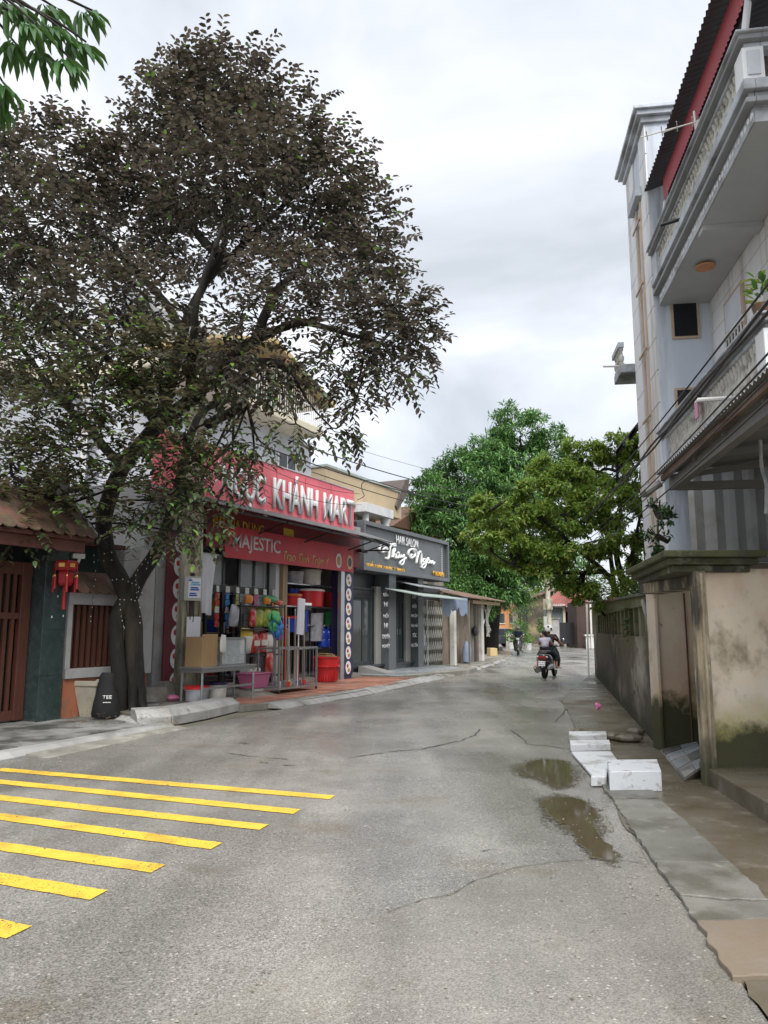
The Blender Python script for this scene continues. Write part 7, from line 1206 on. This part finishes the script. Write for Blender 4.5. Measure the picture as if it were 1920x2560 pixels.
def scooter(lab, loc, rz, lean=0, group=None):
    t = thing('motor_scooter', lab, 'scooter', loc, rz); t.rotation_euler = (lean, 0, rz)
    R_ = .245; wheel(t, -.66, R_, .12); wheel(t, .64, R_, .1)
    MB().loft([(-1.02, 0, .66, .05, .05), (-.98, 0, .65, .13, .1), (-.85, 0, .63, .19, .15), (-.6, 0, .58, .215, .19), (-.3, 0, .5, .21, .2), (-.05, 0, .38, .19, .16), (.05, 0, .3, .17, .08)], 18, 2.6).build('body', 'scoot_dark', t, smooth=True)
    MB().loft([(-.92, 0, .76, .09, .03), (-.82, 0, .79, .14, .05), (-.5, 0, .79, .155, .06), (-.15, 0, .75, .13, .05), (-.02, 0, .71, .07, .03)], 16, 2.6).build('seat', 'seat_black', t, smooth=True)
    MB().loft([(-.1, 0, .27, .17, .04), (.2, 0, .25, .2, .03), (.42, 0, .27, .18, .05)], 14, 3).build('footboard', 'scoot_dark', t, smooth=True)
    ls = MB(); vs = []
    for (z, x, w_) in ((.24, .42, .16), (.35, .5, .21), (.55, .5, .23), (.75, .42, .21), (.9, .36, .15)):
        for k in range(9): a = -1 + 2 * k / 8; vs += [(x + .1 * (1 - a * a), w_ * a, z)]
        for k in range(9): a = 1 - 2 * k / 8; vs += [(x + .1 * (1 - a * a) - .05, w_ * a * .95, z)]
    ls._a(vs, [(i * 18 + k, i * 18 + (k + 1) % 18, (i + 1) * 18 + (k + 1) % 18, (i + 1) * 18 + k) for i in range(4) for k in range(18)] + [tuple(range(18))[::-1], tuple(range(72, 90))]); ls.build('leg_shield', 'scoot_dark', t, smooth=True)
    MB().loft([(.3, 0, .95, .1, .04), (.4, 0, .97, .16, .06), (.48, 0, .95, .12, .06), (.52, 0, .93, .06, .04)], 14, 2.6).build('handlebar_cowl', 'scoot_dark', t, smooth=True); MB().ell((.53, 0, .92), .04, .1, .06, 12, 8).build('headlight', 'lamp_lens', t, smooth=True)
    MB().tube(smooth_path([(.34, -.34, .98), (.4, -.2, .96), (.42, 0, .96), (.4, .2, .96), (.34, .34, .98)], 3), .014, 8).build('handlebar', 'seat_black', t)
    for s_ in (-1, 1):
        MB().tube([(.34, s_ * .24, .98), (.33, s_ * .37, .985)], .02, 8).build('grip', 'seat_black', t); g = MB().tube([(.38, s_ * .2, .97), (.36, s_ * .3, 1.14)], .007, 6).build('mirror', 'seat_black', t); MB().ell((.36, s_ * .33, 1.17), .015, .06, .045, 12, 8).build('mirror_glass', 'chrome', g)
        MB().tube([(.5, s_ * .06, .62), (.64, s_ * .07, .25)], .022, 8).build('fork', 'scoot_grey', t); MB().ell((-1.0, s_ * .13, .66), .03, .045, .03, 10, 6).build('turn_signal', 'lamp_lens', t, smooth=True); MB().tube([(-.2, s_ * .17, .3), (-.2, s_ * .28, .29)], .014, 6).build('foot_peg', 'steel', t)
    MB().loft([(.42, 0, .46, .06, .02), (.55, 0, .53, .08, .025), (.68, 0, .53, .08, .025), (.82, 0, .46, .07, .02), (.9, 0, .36, .05, .015)], 12, 2.6).build('front_fender', 'scoot_dark', t, smooth=True)
    MB().box(-1.055, -1.0, -.13, .13, .6, .68).build('tail_light', 'red_lens', t, bevel=.02); MB().hexa([(-1.02, -.07, .3), (-1.0, -.07, .3), (-1.0, .07, .3), (-1.02, .07, .3)], [(-.94, -.09, .62), (-.9, -.09, .62), (-.9, .09, .62), (-.94, .09, .62)]).build('rear_fender', 'seat_black', t)
    pl_ = MB().box(-.008, .008, -.1, .1, -.075, .075).build('number_plate', 'letter_white', t, (-1.045, 0, .47), (0, .25, 0))
    for z, n in ((.028, 4), (-.032, 5)):
        for k in range(n): box('plate_mark', 'seat_black', pl_, -.0105, -.0085, -.08 + k * .15 / (n - 1) - .004 * (k % 2), -.066 + k * .15 / (n - 1), z - .018, z + .018)
    MB().lathe([(.02, 0), (.05, .01), (.06, .06), (.065, .3), (.05, .42), (.02, .5)], 16).build('exhaust', 'steel', t, (-.98, -.19, .34), (0, R(78), 0), smooth=True); MB().lathe([(.02, 0), (.08, .0), (.09, .1), (.07, .2), (.02, .22)], 14, sy=1.3).build('engine_case', 'scoot_grey', t, (-.72, .19, .26), (0, R(80), 0)); MB().ell((-1.01, 0, .375), .02, .035, .03, 10, 6).build('reflector', 'lamp_lens', t); MB().tube(smooth_path([(-.62, .2, .16), (-.75, .26, .2), (-.85, .3, .34)], 3), .012, 6).build('kick_stand', 'seat_black', t); MB().tube(smooth_path([(-.5, .16, .8), (-.8, .17, .86), (-.96, .1, .84), (-1.0, 0, .84), (-.96, -.1, .84), (-.8, -.17, .86), (-.5, -.16, .8)], 4), .012, 6).build('grab_rail', 'scoot_grey', t)
    return t
def skin_ob(name, nodes, edges, m, parent, sub=2, root=0):
    keys = list(nodes); me = bpy.data.meshes.new(name); me.from_pydata([nodes[k][0] for k in keys], [(keys.index(a), keys.index(b)) for a, b in edges], []); me.materials.append(MATS[m])
    o = ob(name, me, parent); o.modifiers.new('skin', 'SKIN'); o.modifiers['skin'].use_smooth_shade = True; d = me.skin_vertices[0].data
    for i, k in enumerate(keys): r = nodes[k][1]; d[i].radius = r if isinstance(r, tuple) else (r, r); d[i].use_root = (i == root)
    s_ = o.modifiers.new('sub', 'SUBSURF'); s_.levels = sub; s_.render_levels = sub; return o
def person(lab, loc, rz, J, sc, skin, top, legs, hair=None, helmet=None, mask=False, look=0, sleeve=.55, leglen=1.0, parent=None):
    """J: joint positions (pelvis, chest, neck, head, sh/el/wr L R, hip/kn/an L R, toe L R); x forward, y left, z up; heights above loc."""
    t = thing('person', lab, 'person', loc, rz); Nn = {}; E = []
    def n(k, p, r): Nn[k] = (Vector(p), r * sc if not isinstance(r, tuple) else tuple(x * sc for x in r))
    P = {k: Vector(v) for k, v in J.items()}
    n('pelvis', P['pelvis'], (.12, .1)); n('waist', P['pelvis'].lerp(P['chest'], .5), (.11, .09)); n('chest', P['chest'], (.12, .09)); n('neckb', P['chest'].lerp(P['neck'], .75), (.06, .055)); n('neck', P['neck'], .055); n('jaw', P['neck'].lerp(P['head'], .45), (.07, .075)); n('head', P['head'], (.082, .098)); n('crown', P['head'] + (P['head'] - P['neck']) * .45, (.06, .07))
    E += [('pelvis', 'waist'), ('waist', 'chest'), ('chest', 'neckb'), ('neckb', 'neck'), ('neck', 'jaw'), ('jaw', 'head'), ('head', 'crown')]
    for s_ in 'LR':
        n('sh' + s_, P['sh' + s_], .06); n('el' + s_, P['el' + s_], .042); n('fa' + s_, P['el' + s_].lerp(P['wr' + s_], .4), .04); n('wr' + s_, P['wr' + s_], .028); hd_ = P['hand' + s_]; n('palm' + s_, P['wr' + s_].lerp(hd_, .6), (.036, .02)); E += [('chest', 'sh' + s_), ('sh' + s_, 'el' + s_), ('el' + s_, 'fa' + s_), ('fa' + s_, 'wr' + s_), ('wr' + s_, 'palm' + s_)]
        ax = (hd_ - P['wr' + s_]).normalized(); sd_ = ax.cross(Vector((0, 0, 1))).normalized(); base = P['wr' + s_].lerp(hd_, .6)
        for k in range(4): o_ = sd_ * (.024 * (k - 1.5) * sc); n('f1%d%s' % (k, s_), base + ax * .05 * sc + o_ * 1.2, .0095); n('f2%d%s' % (k, s_), base + ax * (.075 + .008 * (k in (1, 2))) * sc + o_ * 1.2 - Vector((0, 0, .022 * sc)), .0085); E += [('palm' + s_, 'f1%d%s' % (k, s_)), ('f1%d%s' % (k, s_), 'f2%d%s' % (k, s_))]
        n('th' + s_, base + sd_ * (.05 * sc) * (1 if s_ == 'R' else -1) - Vector((0, 0, .02 * sc)), .011); E += [('palm' + s_, 'th' + s_)]
        n('hip' + s_, P['hip' + s_], .09); n('kn' + s_, P['kn' + s_], .06); n('ca' + s_, P['kn' + s_].lerp(P['an' + s_], .35), .056); n('an' + s_, P['an' + s_], .035); n('he' + s_, P['an' + s_] + Vector((-.01, 0, -.05 * sc)), (.034, .03)); n('ball' + s_, P['an' + s_].lerp(P['toe' + s_], .65) - Vector((0, 0, .012 * sc)), (.038, .025)); n('toe' + s_, P['toe' + s_], (.036, .018)); E += [('pelvis', 'hip' + s_), ('hip' + s_, 'kn' + s_), ('kn' + s_, 'ca' + s_), ('ca' + s_, 'an' + s_), ('an' + s_, 'he' + s_), ('he' + s_, 'ball' + s_), ('ball' + s_, 'toe' + s_)]
    skin_ob('body', Nn, E, skin, t)
    # clothes
    g = 1.13; T = {}; TE = []
    for k in ('pelvis', 'waist', 'chest', 'neckb'): r = Nn[k][1]; r = r if isinstance(r, tuple) else (r, r); T[k] = (Nn[k][0], tuple(x * (1.42 if k != 'neckb' else 1.5) for x in r))
    TE += [('pelvis', 'waist'), ('waist', 'chest'), ('chest', 'neckb')]
    for s_ in 'LR':
        T['sh' + s_] = (P['sh' + s_], .075 * sc); T['sl' + s_] = (P['sh' + s_].lerp(P['el' + s_], sleeve), .066 * sc); TE += [('chest', 'sh' + s_), ('sh' + s_, 'sl' + s_)]
    skin_ob('shirt', T, TE, top, t); Lg = {'pelvis': (P['pelvis'] - Vector((0, 0, .03)), (.15 * sc, .12 * sc))}; LE = []
    for s_ in 'LR':
        Lg['hip' + s_] = (P['hip' + s_], .105 * sc); Lg['kn' + s_] = (P['kn' + s_], .078 * sc); e_ = P['kn' + s_].lerp(P['an' + s_], leglen); Lg['cu' + s_] = (e_, (.06 if leglen > .6 else .066) * sc); LE += [('pelvis', 'hip' + s_), ('hip' + s_, 'kn' + s_), ('kn' + s_, 'cu' + s_)]
    skin_ob('trousers', Lg, LE, legs, t)
    # head: face, hair or helmet
    hd = bpy.data.objects.new('face', None); h = P['head']; f = Vector((math.cos(look), math.sin(look), 0)); s = Vector((-math.sin(look), math.cos(look), 0)); fm_ = MB()
    fm_.ell(tuple(h + f * .098 * sc + Vector((0, 0, -.005))), .016 * sc, .014 * sc, .024 * sc, 8, 6)
    fm_.build('nose', skin, t, smooth=True); em = MB()
    for q_ in (-1, 1): em.ell(tuple(h + f * .088 * sc + s * .034 * q_ * sc + Vector((0, 0, .02 * sc))), .012 * sc, .014 * sc, .008 * sc, 8, 6)
    em.build('eyes', 'hair', t); ea = MB()
    for q_ in (-1, 1): ea.ell(tuple(h + s * .085 * q_ * sc + Vector((0, 0, .0))), .02 * sc, .012 * sc, .03 * sc, 8, 6)
    ea.build('ears', skin, t); bpy.data.objects.remove(hd); MB().ell(tuple(h + f * .09 * sc + Vector((0, 0, -.045 * sc))), .01 * sc, .022 * sc, .007 * sc, 8, 6).build('mouth', 'pl_pink', t)
    if mask: m = MB(); m.ell(tuple(h + f * .065 * sc + Vector((0, 0, -.035 * sc))), .058 * sc, .062 * sc, .055 * sc, 12, 8); m.build('face_mask', 'mask', t, smooth=True)
    if hair:
        m = MB(); m.ell(tuple(h - f * .02 * sc + Vector((0, 0, .035 * sc))), .108 * sc, .1 * sc, .098 * sc, 14, 8); m.ell(tuple(h - f * .055 * sc + Vector((0, 0, -.03 * sc))), .07 * sc, .092 * sc, .09 * sc, 12, 8); m.build('hair', 'hair', t, smooth=True)
    if helmet:
        m = MB(); n_ = 18; vs = []
        for i in range(8):
            a = math.pi / 2 * i / 7; 
            for k in range(n_): b = 6.2832 * k / n_; vs.append(tuple(h + f * (.145 * math.sin(a) * math.cos(b)) * sc * 1.0 + s * .132 * math.sin(a) * math.sin(b) * sc + Vector((0, 0, (.02 + .14 * math.cos(a)) * sc))))
        for zz, e_ in ((-.03, 1.0), (-.05, .97)):
            for k in range(n_): b = 6.2832 * k / n_; vs.append(tuple(h + f * (.145 * e_ * math.cos(b)) * sc + s * .132 * e_ * math.sin(b) * sc + Vector((0, 0, (zz if math.cos(b) < .45 else .02) * sc))))
        m._a(vs, [(i * n_ + k, (i + 1) * n_ + k, (i + 1) * n_ + (k + 1) % n_, i * n_ + (k + 1) % n_) for i in range(9) for k in range(n_)]); hm = m.build('helmet', helmet, t, smooth=True)
        MB().hexa([tuple(h + f * .1 * sc + s * q_ * sc + Vector((0, 0, .035 * sc))) for q_ in (-.1, .1)] + [tuple(h + f * .2 * sc + s * q_ * sc + Vector((0, 0, .02 * sc))) for q_ in (.07, -.07)], [tuple(h + f * .1 * sc + s * q_ * sc + Vector((0, 0, .05 * sc))) for q_ in (-.1, .1)] + [tuple(h + f * .2 * sc + s * q_ * sc + Vector((0, 0, .028 * sc))) for q_ in (.07, -.07)]).build('visor', helmet, hm)
        if helmet == 'helmet_white':
            for dirn in (Vector((-.78, -.15, .6)), Vector((-.5, .85, .1)), Vector((-.55, -.8, .05))):
                d_ = dirn.normalized(); p_ = h + (f * d_.x * .147 + s * d_.y * .134 + Vector((0, 0, .02 + max(-.03, d_.z) * .14))) * sc; g_ = MB().lathe([(.003, 0), (.04 * sc, 0), (.034 * sc, .008), (.003, .01)], 14).build('black_patch', 'seat_black', hm, p_); w3 = (f * d_.x + s * d_.y + Vector((0, 0, d_.z))); g_.rotation_euler = w3.to_track_quat('Z', 'Y').to_euler()
    return t
A1 = R(90 - 25); sloc = G(1362, 1697); sloc = sloc + Vector((math.cos(A1), math.sin(A1), 0)) * .66
scooter('dark scooter ridden away from the camera by two people', sloc, A1, R(2))
Jd = dict(pelvis=(-.12, 0, .87), chest=(-.04, 0, 1.19), neck=(.0, 0, 1.36), head=(.02, 0, 1.47), shL=(-.02, .19, 1.27), shR=(-.02, -.19, 1.27), elL=(.12, .33, 1.03), elR=(.12, -.35, 1.03), wrL=(.3, .34, 1.0), wrR=(.29, -.36, 1.0), handL=(.38, .31, 1.0), handR=(.37, -.32, 1.0), hipL=(-.08, .1, .83), hipR=(-.08, -.1, .83), knL=(.3, .17, .68), knR=(.3, -.17, .68), anL=(.2, .15, .38), anR=(.2, -.15, .38), toeL=(.38, .15, .315), toeR=(.38, -.15, .315))
person('adult in black shirt and white helmet driving the nearer scooter', sloc, A1, Jd, 1.0, 'skin_dark', 'tee_black', 'jeans_teal', helmet='helmet_white', sleeve=.62)
Jc = dict(pelvis=(-.52, .0, .9), chest=(-.47, .02, 1.13), neck=(-.45, .03, 1.26), head=(-.44, .04, 1.36), shL=(-.46, .15, 1.18), shR=(-.46, -.13, 1.18), elL=(-.38, .2, 1.02), elR=(-.36, -.2, 1.02), wrL=(-.22, .17, 1.0), wrR=(-.2, -.17, 1.0), handL=(-.14, .12, 1.0), handR=(-.12, -.12, 1.0), hipL=(-.46, .09, .86), hipR=(-.46, -.09, .86), knL=(-.25, .27, .68), knR=(-.25, -.27, .68), anL=(-.3, .3, .38), anR=(-.28, -.29, .37), toeL=(-.2, .42, .33), toeR=(-.18, -.42, .31))
person('child in pale lilac shirt and white face mask riding pillion', sloc, A1, Jc, .82, 'skin', 'tee_lilac', 'trouser', hair=True, mask=True, look=R(75), sleeve=.5, leglen=.62)
A2 = math.atan2(-1, -.2); s2l = G(1300, 1639) + Vector((0, .6, 0)); scooter('black scooter coming towards the camera beside the green tree', s2l, A2, 0)
Jm = dict(Jd); Jm.update(pelvis=(-.3, 0, .88), chest=(-.24, 0, 1.22), neck=(-.2, 0, 1.4), head=(-.17, 0, 1.51), shL=(-.22, .2, 1.3), shR=(-.22, -.2, 1.3), elL=(-.02, .32, 1.06), elR=(-.02, -.32, 1.06), wrL=(.27, .34, 1.01), wrR=(.27, -.34, 1.01), handL=(.35, .31, 1.0), handR=(.35, -.31, 1.0), hipL=(-.26, .1, .85), hipR=(-.26, -.1, .85), knL=(.18, .2, .74), knR=(.18, -.2, .74), anL=(.14, .17, .38), anR=(.14, -.17, .38), toeL=(.32, .17, .315), toeR=(.32, -.17, .315))
person('man in navy shirt and grey cap-like helmet on the oncoming scooter', s2l, A2, Jm, 1.02, 'skin_dark', 'shirt_navy', 'trouser', helmet='helmet_grey', sleeve=.6)
